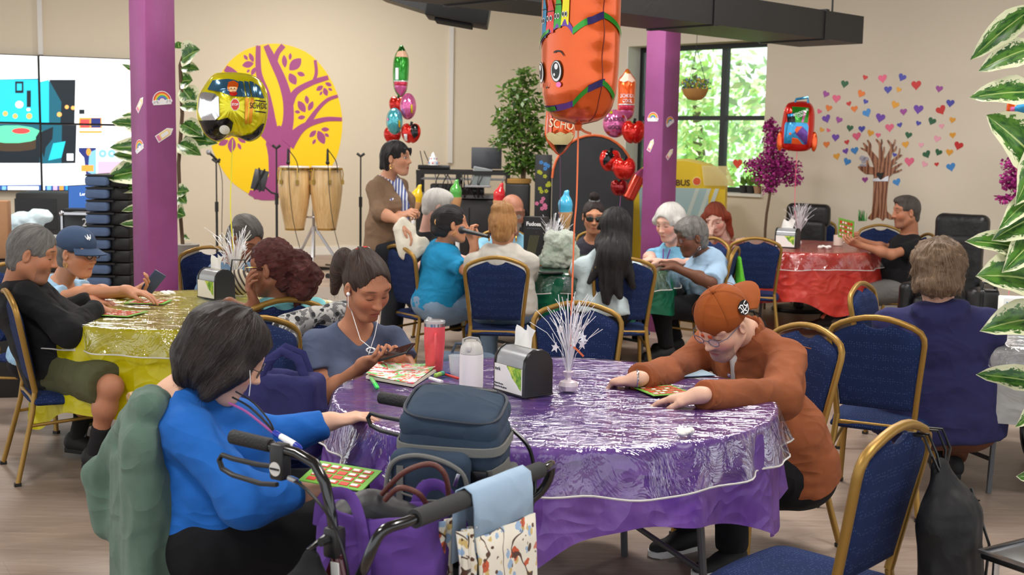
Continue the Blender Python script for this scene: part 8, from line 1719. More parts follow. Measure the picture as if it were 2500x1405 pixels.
# hanging basket
Y=13.0; c=K(1697,222,Y); r=thing('hanging_basket','hanging basket of yellow and blue flowers in front of the window','hanging basket',c+V(0,0,-.10)); mb=MB(); mb.lathe([(.01,-.10),(.07,-.09),(.115,-.05),(.135,.0),(.14,.02),(.12,.02),(.0,.01)],c,20); mb.build('coir_bowl',mat('coir',(176,128,70),.9,bump=.6,bs=70),r)
mb=MB()
for a in(0,2.1,4.2): mb.tube([c+V(.13*math.cos(a),.13*math.sin(a),.02),V(c.x,c.y,c.z+.45)],.003,4)
mb.tube([c+V(0,0,.45),V(c.x,c.y,CEIL)],.003,4); mb.build('hanger',m_dark,r); mb=MB(); rr=random.Random(4)
for i in range(420):
    a=rr.uniform(0,2*PI); q=rr.random()**.5*.15; p=c+V(q*math.cos(a),q*math.sin(a),.02+rr.random()*.13*(1-q*2.5)); d=V(rr.gauss(0,1),rr.gauss(0,1),rr.gauss(0,.5)+.6).normalized()*.03; s=d.cross(V(rr.gauss(0,1),1,.3)).normalized()*.009; mb.face([mb.vert(p),mb.vert(p+d*.5+s),mb.vert(p+d),mb.vert(p+d*.5-s)],(0,0,1,2)[i%4])
mb.build('flowers',[mat('leaf_bright',(104,150,50),.6),cm['yellow'],mat('petal_blue',(110,120,200),.6)],r,sharp=None)
# sill pots
for k,(px,label) in enumerate(((1803,'small dark flower pot, leftmost on the window sill'),(1820,'small dark flower pot second from left on the window sill'),(1838,'small terracotta pot third on the window sill'),(1857,'small terracotta pot at the right end of the window sill'))):
    a,b=onw(WR,px,470); c=WR(a,WY0+.004,-.10); r=thing('flower_pot',label,'flower pot',c,0,'window sill pots'); mb=MB(); mb.lathe([(.035,0),(.05,.07),(.055,.085),(.045,.08)],c,14); mb.build('pot',mat('pot_dark',(50,50,50),.6) if k<2 else mat('pot_terracotta',(176,140,110),.8),r); mb=MB(); rr=random.Random(k)
    for i in range(50):
        an=rr.uniform(0,6.28); d=V(math.cos(an)*.5,math.sin(an)*.5,1).normalized()*rr.uniform(.06,.16); p=c+V(0,0,.08); s=d.cross(V(1,1,0)).normalized()*.010; q=p+d*.4+V(rr.gauss(0,.01),rr.gauss(0,.01),0); mb.face([mb.vert(p),mb.vert(q+s),mb.vert(p+d),mb.vert(q-s)])
    mb.build('leaves',_M['leaf_bright'],r,sharp=None)
mb=MB(); flat(mb,heart(0,0,.066),Frame(PP(1801,401,WR(0,0,-.2),WR.n),WR.x,WR.y),.004); o=mb.build('heart_sticker',mat('heart_vermilion',(235,70,40),.4),None,smooth=False); recenter(o); prop(o,'red paper heart hung in front of the lower window pane','sticker')
# ---------------- arched panel, chalk panel, toy bus
Y=12.0; x0,x1=K(1347,500,Y).x,K(1546,500,Y).x; zt=K(1445,330,Y).z; cx=(x0+x1)/2; w=(x1-x0)/2; fr=Frame((cx,Y,0),(1,-.05,0)); out=[(-w,.0),(w,.0),(w,zt-.42)]+[(w*math.cos(a),zt-.42+.42*math.sin(a)) for a in [PI*i/16 for i in range(1,16)]]+[(-w,zt-.42)]
r=thing('arch_panel','tall matte black arched backdrop panel with a thin orange edge','panel',(cx,Y,0)); mb=MB(); flat(mb,out,fr,.04); mb.build('arch_board',mat('arch_black',(44,46,50),.7),r,smooth=False); mb=MB(); mb.tube([fr(a,b,.045) for a,b in out[2:]],.012,6); mb.build('orange_trim',mat('ribbon_orange',(226,110,60),.4),r)
Y=12.05; x0,x1=K(1305,500,Y).x,K(1346,500,Y).x; zt=K(1325,378,Y).z; r=thing('chalkboard','narrow black chalkboard painted with yellow and pink flowers beside the arch','chalkboard',((x0+x1)/2,Y+.05,0)); gbox(V((x0+x1)/2,Y+.06,zt/2),(x1-x0,.03,zt),0,.005,_M['carton_black'],'board',r); fr=Frame(((x0+x1)/2,Y+.043,0),(1,0,0)); fr.n=V(0,-1,0); rr=random.Random(3); mb=MB()
for i in range(22):
    x=rr.uniform(-.06,.06); z=zt-.06-rr.random()*.5; c_=0 if z<zt-.14 else 1
    if z<zt-.40: c_=2
    for k in range(5): a=k*PI*.4; flat(mb,[(x+.012*math.cos(a)+q*.009,z+.012*math.sin(a)+p_*.009) for q,p_ in circ(0,0,1,1,6)],fr,.001+i*.0001,m=c_)
mb.build('painted_flowers',[mat('paint_lime',(190,196,50),.6),cm['blue'],cm['pink']],r,smooth=False)
Y=12.6; xl,xr=K(1545,560,Y).x,K(1760,560,Y).x; zt=K(1700,402,Y).z; zw=K(1700,448,Y).z; r=thing('toy_bus','yellow playhouse bus with pale blue windows below the window','toy bus',((xl+xr)/2,Y+.25,0)); m_by=mat('bus_yellow',(250,214,40),.5); m_byr=mat('bus_roof',(253,240,176),.6)
D=.45; prof=[(xl,zt-.16),(xl+.03,zt-.08),(xl+.10,zt-.02),(xl+.22,zt+.015),(xl+.5,zt+.035),(xr-.30,zt+.02),(xr-.14,zt-.02),(xr-.03,zt-.09),(xr+.03,zt-.18),(xr+.03,.0),(xl,.0)]
mb=MB(); a=[mb.vert((x,Y,z)) for x,z in prof]; b=[mb.vert((x+.10,Y+D,z+.02)) for x,z in prof]; mb.face(a[::-1]); mb.face(b); mb.rings([a[::-1],b[::-1]]); mb.build('bus_body',m_by,r,smooth=False)
fr=Frame((0,Y,0),(1,0,0)); mb=MB(); zc=zw-.05; zb=K(1700,580,Y).z
flat(mb,[(xl+.08,zb),(K(1576,560,Y).x,zb),(K(1576,560,Y).x,zc),(xl+.05,zc)],fr,.004); flat(mb,[(K(1600,560,Y).x,zb),(xr-.14,zb),(xr-.14,zc),(K(1600,560,Y).x,zc)],fr,.004); mb.build('window_panels',mat('panel_blue',(184,216,214),.4),r,smooth=False)
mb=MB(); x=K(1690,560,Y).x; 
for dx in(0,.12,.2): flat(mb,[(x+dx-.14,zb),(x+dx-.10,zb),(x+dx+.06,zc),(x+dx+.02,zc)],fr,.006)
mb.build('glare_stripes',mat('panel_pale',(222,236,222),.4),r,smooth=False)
text('BUS',.085,fr,mat('print_brown',(96,70,30),.6),r,a=K(1667,442,Y).x,b=K(1667,442,Y).z-.022,c=.004,bold=.002,name='bus_lettering'); mb=MB(); flat(mb,circ(K(1701,443,Y).x,K(1701,443,Y).z,.038,.038,20),fr,.006); mb.build('signal_light',mat('signal_orange',(240,96,40),.4),r,smooth=False); mb=MB(); flat(mb,circ(K(1701,443,Y).x,K(1701,443,Y).z,.045,.045,20),fr,.004); mb.build('signal_ring',m_byr,r,smooth=False)
mb=MB(); 
for i in range(26): x=xr-.22+i*.010; mb.tube([V(x,Y-.03,zt-.01),V(x+.03+i*.002,Y-.04,zw-.02)],.004,4,m=i%2)
mb.build('tinsel_fringe',[m_byr,m_byr],r)
# ---------------- recliners
m_lea=mat('leather_black',(22,22,24),.42,bump=.35,bs=26,bd=.01)
def recliner(px,py,Y,w,face,label):
    q=K(px,py,Y); zt=q.z; f=Vector((face[0],face[1],0)).normalized(); l=V(-f.y,f.x,0); r=thing('recliner_chair',label,'recliner',V(q.x,q.y,0),0,'black leather recliners'); Q=Matrix((l*-1,f,V(0,0,1))).transposed(); Qn=np.array(Q,F32); o=V(q.x,q.y,0)
    S=SDF(); S.box(o+V(0,0,zt-.13),(w/2,.075,.12),Qn,.01,rd=.06); sdfobj('headrest',S,.011,m_lea,r,wrinkle(.004,(6,6,6),1))
    S=SDF(); S.box(o+f*.03+V(0,0,(zt-.2+.42)/2),(w/2-.03,.07,(zt-.2-.42)/2+.03),Qn,.01,rd=.05); sdfobj('backrest',S,.012,m_lea,r,wrinkle(.004,(6,6,6),2))
    S=SDF(); S.box(o+f*.30+V(0,0,.40),(w/2-.02,.28,.08),Qn,.01,rd=.05); sdfobj('seat',S,.012,m_lea,r,wrinkle(.004,(6,6,6),3))
    for e in(1,-1): S=SDF(); S.box(o+f*.26+l*e*(w/2+.05)+V(0,0,.34),(.055,.28,.24),Qn,.01,rd=.05); sdfobj('armrest',S,.012,m_lea,r,wrinkle(.004,(6,6,6),4))
    mb=MB(); mb.lathe([(.26,0),(.27,.02),(.25,.04),(.05,.05),(.05,.33)],o+f*.25,24); mb.build('base',m_dark,r)
recliner(1975,495,12.45,.44,(-.45,-.9),'black leather recliner by the magenta tree behind the red table'); recliner(2352,520,9.9,.42,(-.6,-.8),'black leather recliner right of the man with the bingo card')
# chrome rimmed tray bottom right, wheel, floor wire
q=K(2500,1400,3.05); r=thing('walker_seat','glossy black seat corner with chrome rim at the bottom right edge','seat',V(q.x,q.y,0)); gbox(q+V(.11,.10,.0),(.26,.24,.02),R(32),.006,m_blk,'seat_board',r); mb=MB(); Mz=Matrix.Rotation(R(32),3,'Z'); cc_=q+V(.11,.10,.012); mb.tube([cc_+Mz@V(x,y,0) for x,y in((-.13,-.12),(.13,-.12),(.13,.12),(-.13,.12))],.007,6,closed=True); mb.build('chrome_rim',m_silv,r)
for x,y in((-.1,-.09),(.1,-.09),(.1,.09),(-.1,.09)): mb=MB(); a=cc_+Mz@V(x,y,-.02); mb.tube([a,V(a.x,a.y,0)],.010,8); mb.build('leg',m_silv,r)
q=PZ(2512,1105,.06); mb=MB(); q.z=.165; mb.tube([q+V(.02,.150*math.cos(a),.150*math.sin(a)) for a in [2*PI*i/28 for i in range(28)]],.014,8,closed=True); r=thing('chair_wheel','dark wheel at the right edge below the grey cloth','wheel',V(q.x,q.y,0)); mb.build('tyre',m_blk,r); mb=MB(); 
for i in range(6): a=i*PI/3; mb.tube([q+V(.02,0,0),q+V(.02,.14*math.cos(a),.14*math.sin(a))],.004,5)
mb.build('spokes',m_silv,r)
mb=MB(); mb.tube([PZ(2345,1222,.006),PZ(2392,1223,.006)],.004,5); o=mb.build('thin_wire',m_blk,None); recenter(o); prop(o,'short thin black wire on the floor behind the nearest chair','wire')
# ---------------- foil balloons
def foil(n,c,metal=.55,r=.18): return mat('balloon_'+n,c,r,metal,bump=.12,bs=16,bd=.01,coat=.4)
def frm(px,py,Y,yaw=0):
    o=K(px,py,Y); x=Vector((math.cos(yaw),math.sin(yaw),0)); return Frame(o,x)
class Foil:
    """outline in photo pixels around (px,py); T half thickness in metres"""
    def __init__(s,root,px,py,Y,out,T,m,yaw=0,k=4,name='foil_body',p=2.3,wr=.10):
        s.px,s.py,s.s=px,py,Y/3000; s.fr=frm(px,py,Y,yaw); s.T=T; s.p=p
        o=[((x-px)*s.s,-(y-py)*s.s) for x,y in out]; o=[(q.x,q.y) for q in smooth_poly([(a,b,0) for a,b in o],k)]
        if sum(a[0]*b[1]-b[0]*a[1] for a,b in zip(o,o[1:]+o[:1]))<0: o.reverse()
        s.o=o; mb=MB(); pillow(mb,o,s.fr,T,p=p,rg=(1,.99,.96,.9,.8,.66,.5,.3,.12),cen=(0,0),wr=wr); s.root=root; s.b=mb.build(name,m,root,sharp=None)
        mb=MB(); mb.tube([s.fr(a,b,0) for a,b in o],.0035,4,closed=True); mb.build('seam',m,s.b)
        s.an=sorted((math.atan2(b,a),math.hypot(a,b)) for a,b in o)
    def R(s,a):
        L=s.an; 
        for i in range(len(L)):
            if L[i][0]>=a: 
                p,q=L[i-1],L[i]; d=(q[0]-p[0])%(2*PI); t=((a-p[0])%(2*PI))/d if d else 0; return p[1]+(q[1]-p[1])*t
        p,q=L[-1],L[0]; d=(q[0]-p[0])%(2*PI); t=((a-p[0])%(2*PI))/d if d else 0; return p[1]+(q[1]-p[1])*t
    def S(s,x,y,e=.004):
        r=math.hypot(x,y); k=r/s.R(math.atan2(y,x)) if r>1e-6 else 0
        if k>.985: x*=.985/k; y*=.985/k; k=.985
        return s.fr(x,y,s.T*(1-k**s.p)**.5*(1.0 if k<.5 else 1.03)+e)
    def P(s,x,y): return ((x-s.px)*s.s,-(y-s.py)*s.s)
    def dec(s,pts,m,e=.006,name='printed_patch',smooth=0,lab=None):
        q=[s.P(*p) for p in pts]
        if smooth: q=[(v.x,v.y) for v in smooth_poly([(a,b,0) for a,b in q],smooth)]
        else:
            r=[]
            for a,b in zip(q,q[1:]+q[:1]):
                for i in range(4): r.append((a[0]+(b[0]-a[0])*i/4,a[1]+(b[1]-a[1])*i/4))
            q=r
        if sum(a[0]*b[1]-b[0]*a[1] for a,b in zip(q,q[1:]+q[:1]))<0: q.reverse()
        cx=sum(a for a,b in q)/len(q); cy=sum(b for a,b in q)/len(q); mb=MB(); R_=[[mb.vert(s.S(cx+(a-cx)*k,cy+(b-cy)*k,e)) for a,b in q] for k in(1,.8,.6,.4,.2)]; c=mb.vert(s.S(cx,cy,e)); mb.rings(R_)
        for i in range(len(q)): mb.face([R_[-1][i],R_[-1][(i+1)%len(q)],c])
        return mb.build(name,m,s.b,sharp=None)
    def txt(s,t,px,py,size,m,rot=0,e=.010,bold=.0005,sx=1):
        a,b=s.P(px,py); c_,s_=math.cos(rot),math.sin(rot); text(t,size,s.fr,m,s.b,'printed_letters',fn=lambda x,y,z:s.S(a+x*c_-y*s_,b+x*s_+y*c_,e+z*.2),bold=bold,sx=sx,ext=.0005)
def ribbon(name,label,pts,col,w=.003,cn='x'):
    mb=MB(); mb.tube(smooth_poly(pts,6,False),w,6,flat=(0,1,0)); o=mb.build(name,mat('ribbon_'+cn,col,.35),None); recenter(o); return prop(o,label,'ribbon','balloon ribbons')
def B(label,cat='balloon',name='foil_balloon',loc=(0,0,0)): return thing(name,label,cat,loc,0,'foil balloons')
el=lambda cx,cy,rx,ry,n=16:[(cx+rx*math.cos(2*PI*k/n),cy+ry*math.sin(2*PI*k/n)) for k in range(n)]
bW,bK,bR,bO,bY,bG,bP,bB=[foil(n,c) for n,c in (('white',(236,236,238)),('black',(26,25,26)),('red',(214,34,22)),('orange',(236,92,24)),('yellow',(222,210,20)),('green',(46,150,44)),('pink',(224,110,170)),('blue',(60,160,215)))]
# big orange pencil case
Yb=cp1.y; zb=K(1412,305,Yb).z; c0=Vector((K(1415,180,Yb).x,Yb,0)); s_=Yb/3000
ex=Vector((.5,-.87,0)).normalized(); en=Vector((-.87,-.5,0)).normalized(); HT=.62
prof=[(0,.10),(.012,.40),(.04,.66),(.09,.84),(.17,.94),(.32,.99),(.55,1.0),(.78,1.0),(.90,.93),(.97,.75),(1.0,.35),(1.005,.02)]
def kz(u):
    for (a,b),(c,d) in zip(prof,prof[1:]):
        if u<=c: return b+(d-b)*max(0,u-a)/(c-a)
    return .05
def BS(ph,z,e=0):
    u=(z-zb)/HT; k=kz(min(max(u,0),1)); a=R(ph); ca,sa=math.cos(a),math.sin(a)
    q=(1+.035*math.cos(u*26)*abs(ca)**4)
    return c0+ex*((.142*k*q+e)*abs(ca)**.85*math.copysign(1,ca))+en*((.122*k+e)*abs(sa)**.80*math.copysign(1,sa))+V(.012*(u-.4)*0,0,z)
r=B('huge glossy orange pencil case balloon with a cartoon face floating over the purple table',loc=c0+V(0,0,zb))
mb=MB(); g=[[mb.vert(BS(360*j/64,zb+HT*i/48+.0*math.sin(j))) for j in range(64)] for i in range(49)]; mb.rings(g,0,True,True,True); bb=mb.build('foil_body',foil('orange_big',(222,92,30),.6,.22),r,sharp=None)
def zp(py): return K(1415,py,Yb).z
def bstrip(pts,w,m,e=.004,name='printed_band'):
    P_=smooth_poly([(a,b,0) for a,b in pts],8,False) if len(pts)>2 else [Vector((a,b,0)) for a,b in pts]; mb=MB(); A=[];C_=[]
    for p in P_: A.append(mb.vert(BS(p.x,p.y+w/2,e))); C_.append(mb.vert(BS(p.x,p.y-w/2,e)))
    for i in range(len(A)-1): mb.face([C_[i],C_[i+1],A[i+1],A[i]])
    return mb.build(name,m,bb,sharp=None)
def bpoly(pts,m,e=.005,name='printed_patch'):
    cx=sum(a for a,b in pts)/len(pts); cy=sum(b for a,b in pts)/len(pts); mb=MB(); R_=[[mb.vert(BS(cx+(a-cx)*k,cy+(b-cy)*k,e)) for a,b in pts] for k in(1,.75,.5,.25)]; c=mb.vert(BS(cx,cy,e)); mb.rings(R_)
    for i in range(len(pts)): mb.face([R_[-1][i],R_[-1][(i+1)%len(pts)],c])
    return mb.build(name,m,bb,sharp=None)
bN=foil('navy',(60,50,110)); 
bstrip([(0,zp(45)),(-18,zp(62)),(-42,zp(88))],.020,bG); bstrip([(0,zp(45)),(14,zp(57)),(24,zp(62))],.024,bN); bstrip([(24,zp(62)),(34,zp(70)),(48,zp(86))],.022,bG); bstrip([(48,zp(84)),(58,zp(66)),(72,zp(66)),(90,zp(78)),(108,zp(94)),(128,zp(112))],.022,foil('violet',(104,60,150))); bstrip([(90,zp(80)),(110,zp(96)),(135,zp(118))],.012,bG,.006)
bstrip([(0,zp(205)),(-14,zp(222)),(-30,zp(240))],.018,bG); bstrip([(-2,zp(204)),(12,zp(216)),(20,zp(222))],.024,bN); bstrip([(20,zp(222)),(32,zp(238)),(46,zp(258))],.020,bG); bstrip([(46,zp(256)),(60,zp(262)),(80,zp(266)),(100,zp(268)),(120,zp(266))],.020,foil('violet',(104,60,150))); bstrip([(84,zp(267)),(105,zp(269)),(130,zp(265))],.014,bG,.006)
F_=BS
def be(ph,py,a,b,m,e,n=20): return bpoly([(ph+a*math.cos(2*PI*i/n),zp(py)+b*math.sin(2*PI*i/n)) for i in range(n)],m,e,'face_print')
for ph in(76,112): be(ph,179,11,.037,cm['black'],.0055); be(ph,179,9.5,.034,cm['white'],.0065); be(ph+.5,177,7.5,.028,cm['black'],.0075); be(ph-1,168,3.4,.010,cm['white'],.0085); be(ph+3,187,1.8,.005,cm['white'],.0085)
be(72,211,5,.009,bP,.0055); be(118,211,5,.009,bP,.0055); bstrip([(62,zp(143)),(68,zp(133)),(76,zp(131)),(82,zp(134))],.006,cm['black']); bstrip([(92,zp(205)),(94,zp(216)),(98,zp(216)),(100,zp(205))],.005,cm['black'])
for ph,w,t_,m in((62,7,-22,bY),(76,7,-2,bG),(90,7,12,bR),(104,7,5,bB)):
    dz=zp(70 if ph<70 else 76 if ph<85 else 86 if ph<95 else 96); bpoly([(ph-w,dz),(ph+w,dz),(ph+w-4,zp(t_+22)),(ph+1,zp(t_-6)),(ph-3,zp(t_-6)),(ph-w-1,zp(t_+22))],m,.0045,'crayon_print')
    for e_ in(-2.6,2.6): 
        for q,(a,b,mm) in enumerate(((2.3,.010,cm['white']),(1.5,.007,cm['black']))): bpoly([(ph+e_+a*math.cos(i*PI/5),zp(44+(ph-62)*.25)+b*math.sin(i*PI/5)) for i in range(10)],mm,.006+.001*q,'face_print')
    bstrip([(ph-w,zp(t_+22)),(ph+w-3,zp(t_+22))],.003,cm['black'],.0065,'face_print')
mb=MB(); mb.tube([BS(0,zb+HT*i/60,.001) for i in range(1,60)],.0018,5); mb.build('seam',mat('seam_dark',(120,40,20),.5),bb)
mb=MB(); mb.tube([c0+V(0,0,zb+.01),c0+V(0,0,zb-.02)],[.016,.010],8); mb.build('neck',bO,r)
ribbon('balloon_ribbon','long orange ribbon from the big orange balloon down to the purple table centrepiece',[c0+V(0,0,zb-.01),c0+V(.0,0,zb-.25),K(1402,560,Yb),K(1396,740,Yb),cp1+V(0,0,.10)],(240,120,30),.0035,'orange'); ribbon('balloon_ribbon','short curled orange ribbon end under the big orange balloon',[c0+V(.0,0,zb-.005),c0+V(.02,-.01,zb-.022),c0+V(.045,0,zb-.030)],(240,120,30),.005,'orange'); ribbon('balloon_ribbon','short orange ribbon end sticking out of the purple table centrepiece',[cp1+V(.005,-.02,.17),cp1+V(.03,-.03,.15),cp1+V(.05,-.03,.13)],(240,120,30),.004,'orange')
# school bus balloon
Yu=cp2.y; r=B('yellow and silver school bus balloon floating above the yellow table',loc=K(567,345,Yu)); f=Foil(r,568,262,Yu,[(486,255),(492,232),(520,190),(545,181),(600,182),(632,196),(648,225),(651,262),(644,305),(632,330),(608,343),(585,335),(560,330),(545,340),(528,344),(505,330),(492,305),(485,285)],.13,bY,yaw=.15)
f.dec([(489,230),(505,228),(530,232),(540,240),(541,285),(530,295),(498,295),(487,270),(486,248)],foil('chrome',(225,225,230),.9,.12),.005,'chrome_front'); f.dec([(488,296),(540,294),(560,288),(573,300),(568,318),(545,338),(528,344),(508,332),(494,312)],bK,.006,'black_bumper'); f.dec([(580,334),(612,330),(640,300),(646,300),(640,325),(620,342),(600,343)],bK,.006,'rear_wheel'); f.dec(el(552,317,12,11),cm['white'],.009,'wheel_hub'); 
bW2=foil('window_blue',(56,96,124)); f.dec([(512,222),(524,200),(560,196),(575,198),(592,205),(600,238),(570,237),(545,228)],bW2,.006,'windscreen'); f.dec(el(572,216,12,13),cm['orange'],.008,'driver_print'); f.dec(el(573,221,9,8),mat('print_skin',(240,200,150),.5),.009,'driver_print'); f.dec([(560,215),(562,204),(574,200),(585,206),(586,215)],foil('cap_or',(236,100,30)),.010,'driver_print'); f.dec(el(574,231,9,6),bR,.009,'driver_print'); 
for e_ in(569,577): f.dec(el(e_,219,1.3,1.6,8),cm['black'],.0115,'driver_print')
for x in(588,600,612): f.dec([(x-2,200+abs(x-600)*.0),(x+8,202),(x+15,238),(x+6,238)],bW2,.0075,'side_window')
f.dec([(622,204),(634,212),(645,240),(628,238)],bW2,.0075,'side_window'); f.dec([(602,240),(622,240),(616,300),(600,304)],foil('amber',(228,150,20)),.006,'amber_stripe'); f.dec([(611,240),(613,240),(608,302),(606,303)],bY,.008,'yellow_line'); f.dec([(625,244),(648,246),(648,249),(625,247)],bK,.008,'black_line'); f.dec([(625,270),(648,272),(648,275),(625,273)],bK,.008,'black_line'); f.txt('SCHOOL',637,259,.046,cm['black'],sx=.62)
f.dec([(578+.0+11*math.cos(PI/8+i*PI/4),257+15*math.sin(PI/8+i*PI/4)) for i in range(8)],cm['white'],.008,'stop_sign'); f.dec([(578+9.5*math.cos(PI/8+i*PI/4),257+13.5*math.sin(PI/8+i*PI/4)) for i in range(8)],cm['red'],.0095,'stop_sign'); f.txt('STOP',578,257,.018,cm['white'],e=.012,sx=.8)
ribbon('balloon_ribbon','yellow ribbon from the bus balloon down to the yellow table centrepiece',[K(568,340,Yu),K(565,420,Yu),K(563,520,Yu),cp2+V(0,0,.12)],(236,226,40),.0035,'yellow')
# cluster by the standing woman
Yc=11.6
r=B('green pencil shaped balloon at the top of the cluster behind the standing woman',loc=K(978,235,Yc)); f=Foil(r,979,175,Yc,[(980,112),(990,128),(996,142),(997,165),(995,200),(991,222),(979,236),(966,222),(961,200),(961,160),(965,138),(971,126)],.075,bG,yaw=.2); f.dec([(980,113),(989,126),(970,126)],foil('dkgreen',(20,84,24)),.006); f.dec([(970,127),(989,126),(996,141),(965,141)],mat('pencil_wood',(214,170,140),.4),.006); f.dec([(961,199),(995,199),(994,209),(961,209)],foil('hotpink',(220,60,90)),.006); f.dec([(961,209),(994,209),(990,222),(979,235),(966,222)],bP,.006); f.dec([(961,197),(995,197),(995,200),(961,200)],bW,.008); f.dec([(964,167),(971,167),(971,195),(964,195)],bW,.006)
def apple(px,py,s,Y,label,yaw=0,extra=None,m=None):
    r=B(label,loc=K(px,py+s,Y)); f=Foil(r,px,py,Y,[(px+a*s,py+b*s) for a,b in((0,-.72),(.35,-.92),(.75,-.8),(.98,-.35),(.95,.2),(.65,.75),(.25,.98),(0,.90),(-.25,.98),(-.65,.75),(-.95,.2),(-.98,-.35),(-.75,-.8),(-.35,-.92))],s*Y/3000*.62,m or bR,yaw=yaw); mb=MB(); mb.tube([f.fr(0,s*f.s*.7,0),f.fr(s*f.s*.1,s*f.s*1.15,0)],.014,6); mb.build('stem',bK,r); mb=MB(); P_=leaf_o; flat(mb,[(x*s*f.s*.6,y*s*f.s*.6+s*f.s*.8) for x,y in P_],f.fr,.006); mb.build('leaf',bG,r,smooth=False); return f
leaf_o=[(0,0),(-.3,.15),(-.6,.12),(-.85,-.05),(-.55,-.15),(-.25,-.12)]
f=apple(972,256,21,Yc+.25,'red apple balloon behind the pink and turquoise ones in the left cluster')
r=B('pink round balloon in the cluster behind the standing woman',loc=K(995,292,Yc)); f=Foil(r,996,260,Yc-.1,el(996,260,19,31),.09,bP); f.dec([(1005,256),(1009,256),(1009,276),(1005,276)],bY,.006)
r=B('turquoise round balloon in the cluster behind the standing woman',loc=K(963,328,Yc)); f=Foil(r,963,296,Yc-.15,el(963,296,19,31),.09,foil('turquoise',(86,184,196))); f.dec([(948,288),(952,292),(948,297),(945,292)],bP,.006); f.dec([(975,292),(978,296),(979,312),(975,310)],bY,.006)
f=apple(958,330,20,Yc+.1,'red apple balloon low at the left of the cluster'); 
f=apple(1003,325,24,Yc-.2,'red and black ladybird balloon right above the standing woman',yaw=-.2); f.dec([(1006,298),(1014,293),(1023,300),(1024,330),(1015,338),(1008,325)],bK,.008,'black_spot'); f.dec([(990,328),(999,328),(998,344),(990,344)],bW,.009,'white_label')
# cluster at the right pillar
Yd=11.5
r=B('orange pencil shaped balloon in front of the window left of the right pillar',loc=K(1530,290,Yd)); f=Foil(r,1530,230,Yd,[(1530,170),(1541,184),(1550,198),(1550,230),(1549,265),(1543,285),(1530,292),(1516,284),(1510,265),(1510,230),(1510,198),(1520,184)],.085,bO); f.dec([(1530,171),(1537,182),(1523,182)],foil('gold_tip',(220,130,40)),.006); f.dec([(1523,182),(1537,182),(1549,198),(1540,203),(1530,199),(1520,203),(1511,198)],mat('pencil_wood2',(236,200,180),.4),.006); f.dec([(1510,257),(1550,257),(1549,268),(1511,268)],foil('hotpink',(220,60,90)),.006); f.dec([(1511,269),(1549,269),(1543,285),(1530,291),(1517,285)],bP,.006); f.dec([(1510,254),(1550,254),(1550,257),(1510,257)],bW,.008); f.txt('SCHOOL',1530,235,.045,bW,sx=.7); f.txt('COOL',1530,247,.045,bW,sx=.7)
r=B('upside down orange and cream pencil balloon lettered school below the big orange balloon',loc=K(1368,376,6.2)); f=Foil(r,1367,310,6.2,[(1336,270),(1345,250),(1368,244),(1392,250),(1402,270),(1402,310),(1400,335),(1385,362),(1367,377),(1350,362),(1334,335),(1333,310)],.085,bO); f.dec([(1334,328),(1342,322),(1352,328),(1367,322),(1382,328),(1392,322),(1401,328),(1400,338),(1385,353),(1352,353),(1335,338)],mat('pencil_cream',(226,208,150),.35),.005); f.dec([(1352,353),(1385,353),(1376,368),(1367,376),(1359,368)],bK,.007); f.dec([(1334,262),(1346,262),(1346,324),(1334,324)],foil('coral',(226,110,90)),.005); f.txt('SCHOOL',1384,307,.062,cm['cream'],rot=-.12,sx=.75)
r=B('pink round balloon lettered school is cool beside the right pillar',loc=K(1502,335,11.2)); f=Foil(r,1502,302,11.2,el(1502,302,29,33),.10,bP); f.txt('SCHOOL',1498,292,.052,cm['black'],sx=.85); f.txt('IS',1500,303,.02,cm['black']); f.txt('COOL!',1500,312,.052,cm['black'],sx=.85); 
for x,y,c in((1490,275,bY),(1520,285,bR),(1524,312,bY),(1484,325,bO),(1512,328,bR)): f.dec(el(x,y,4,4,10),c,.006)
f=apple(1547,322,28,11.1,'red apple balloon with green leaf beside the pink lettered balloon')
f=apple(1490,392,26,10.9,'red ladybird balloon with a black top at the left of the lower cluster',yaw=.2); f.dec([(1468,392),(1478,368),(1492,366),(1494,380),(1480,396),(1470,404)],bK,.008,'black_patch'); f.dec([(1492,398),(1502,398),(1501,412),(1491,412)],bW,.009,'white_label')
f=apple(1524,412,27,10.8,'large shiny red apple balloon at the right of the lower cluster'); f=apple(1512,458,20,11.0,'dark red apple balloon lowest of the lower cluster',m=foil('darkred',(160,14,20)))
a,b=K(1532,488,11.4),K(1570,412,11.4); r=B('red crayon shaped balloon leaning against the toy bus',loc=a); mb=MB(); Q=axes(b-a); L=(b-a).length; mb.lathe([(.03,0),(.06,.02),(.062,L*.75)],a,16,ax=Q); mb.build('foil_body',foil('crayon_red',(214,70,50)),r); mb=MB(); mb.lathe([(.062,L*.75),(.04,L*.85),(.012,L)],a,16,ax=Q); mb.build('crayon_tip',bP,r)
ribbon('balloon_ribbon','thin violet ribbon hanging from the upside down pencil balloon to the green table',[K(1367,376,6.25),K(1368,420,7.4),K(1366,520,8.8),cp4+V(0,.0,.25)],(150,80,170),.0025,'violet'); ribbon('balloon_ribbon','thin ribbon hanging from the lower cluster of red balloons',[K(1516,470,11),K(1512,520,11),K(1508,600,11)],(200,120,190),.0025,'lilac')
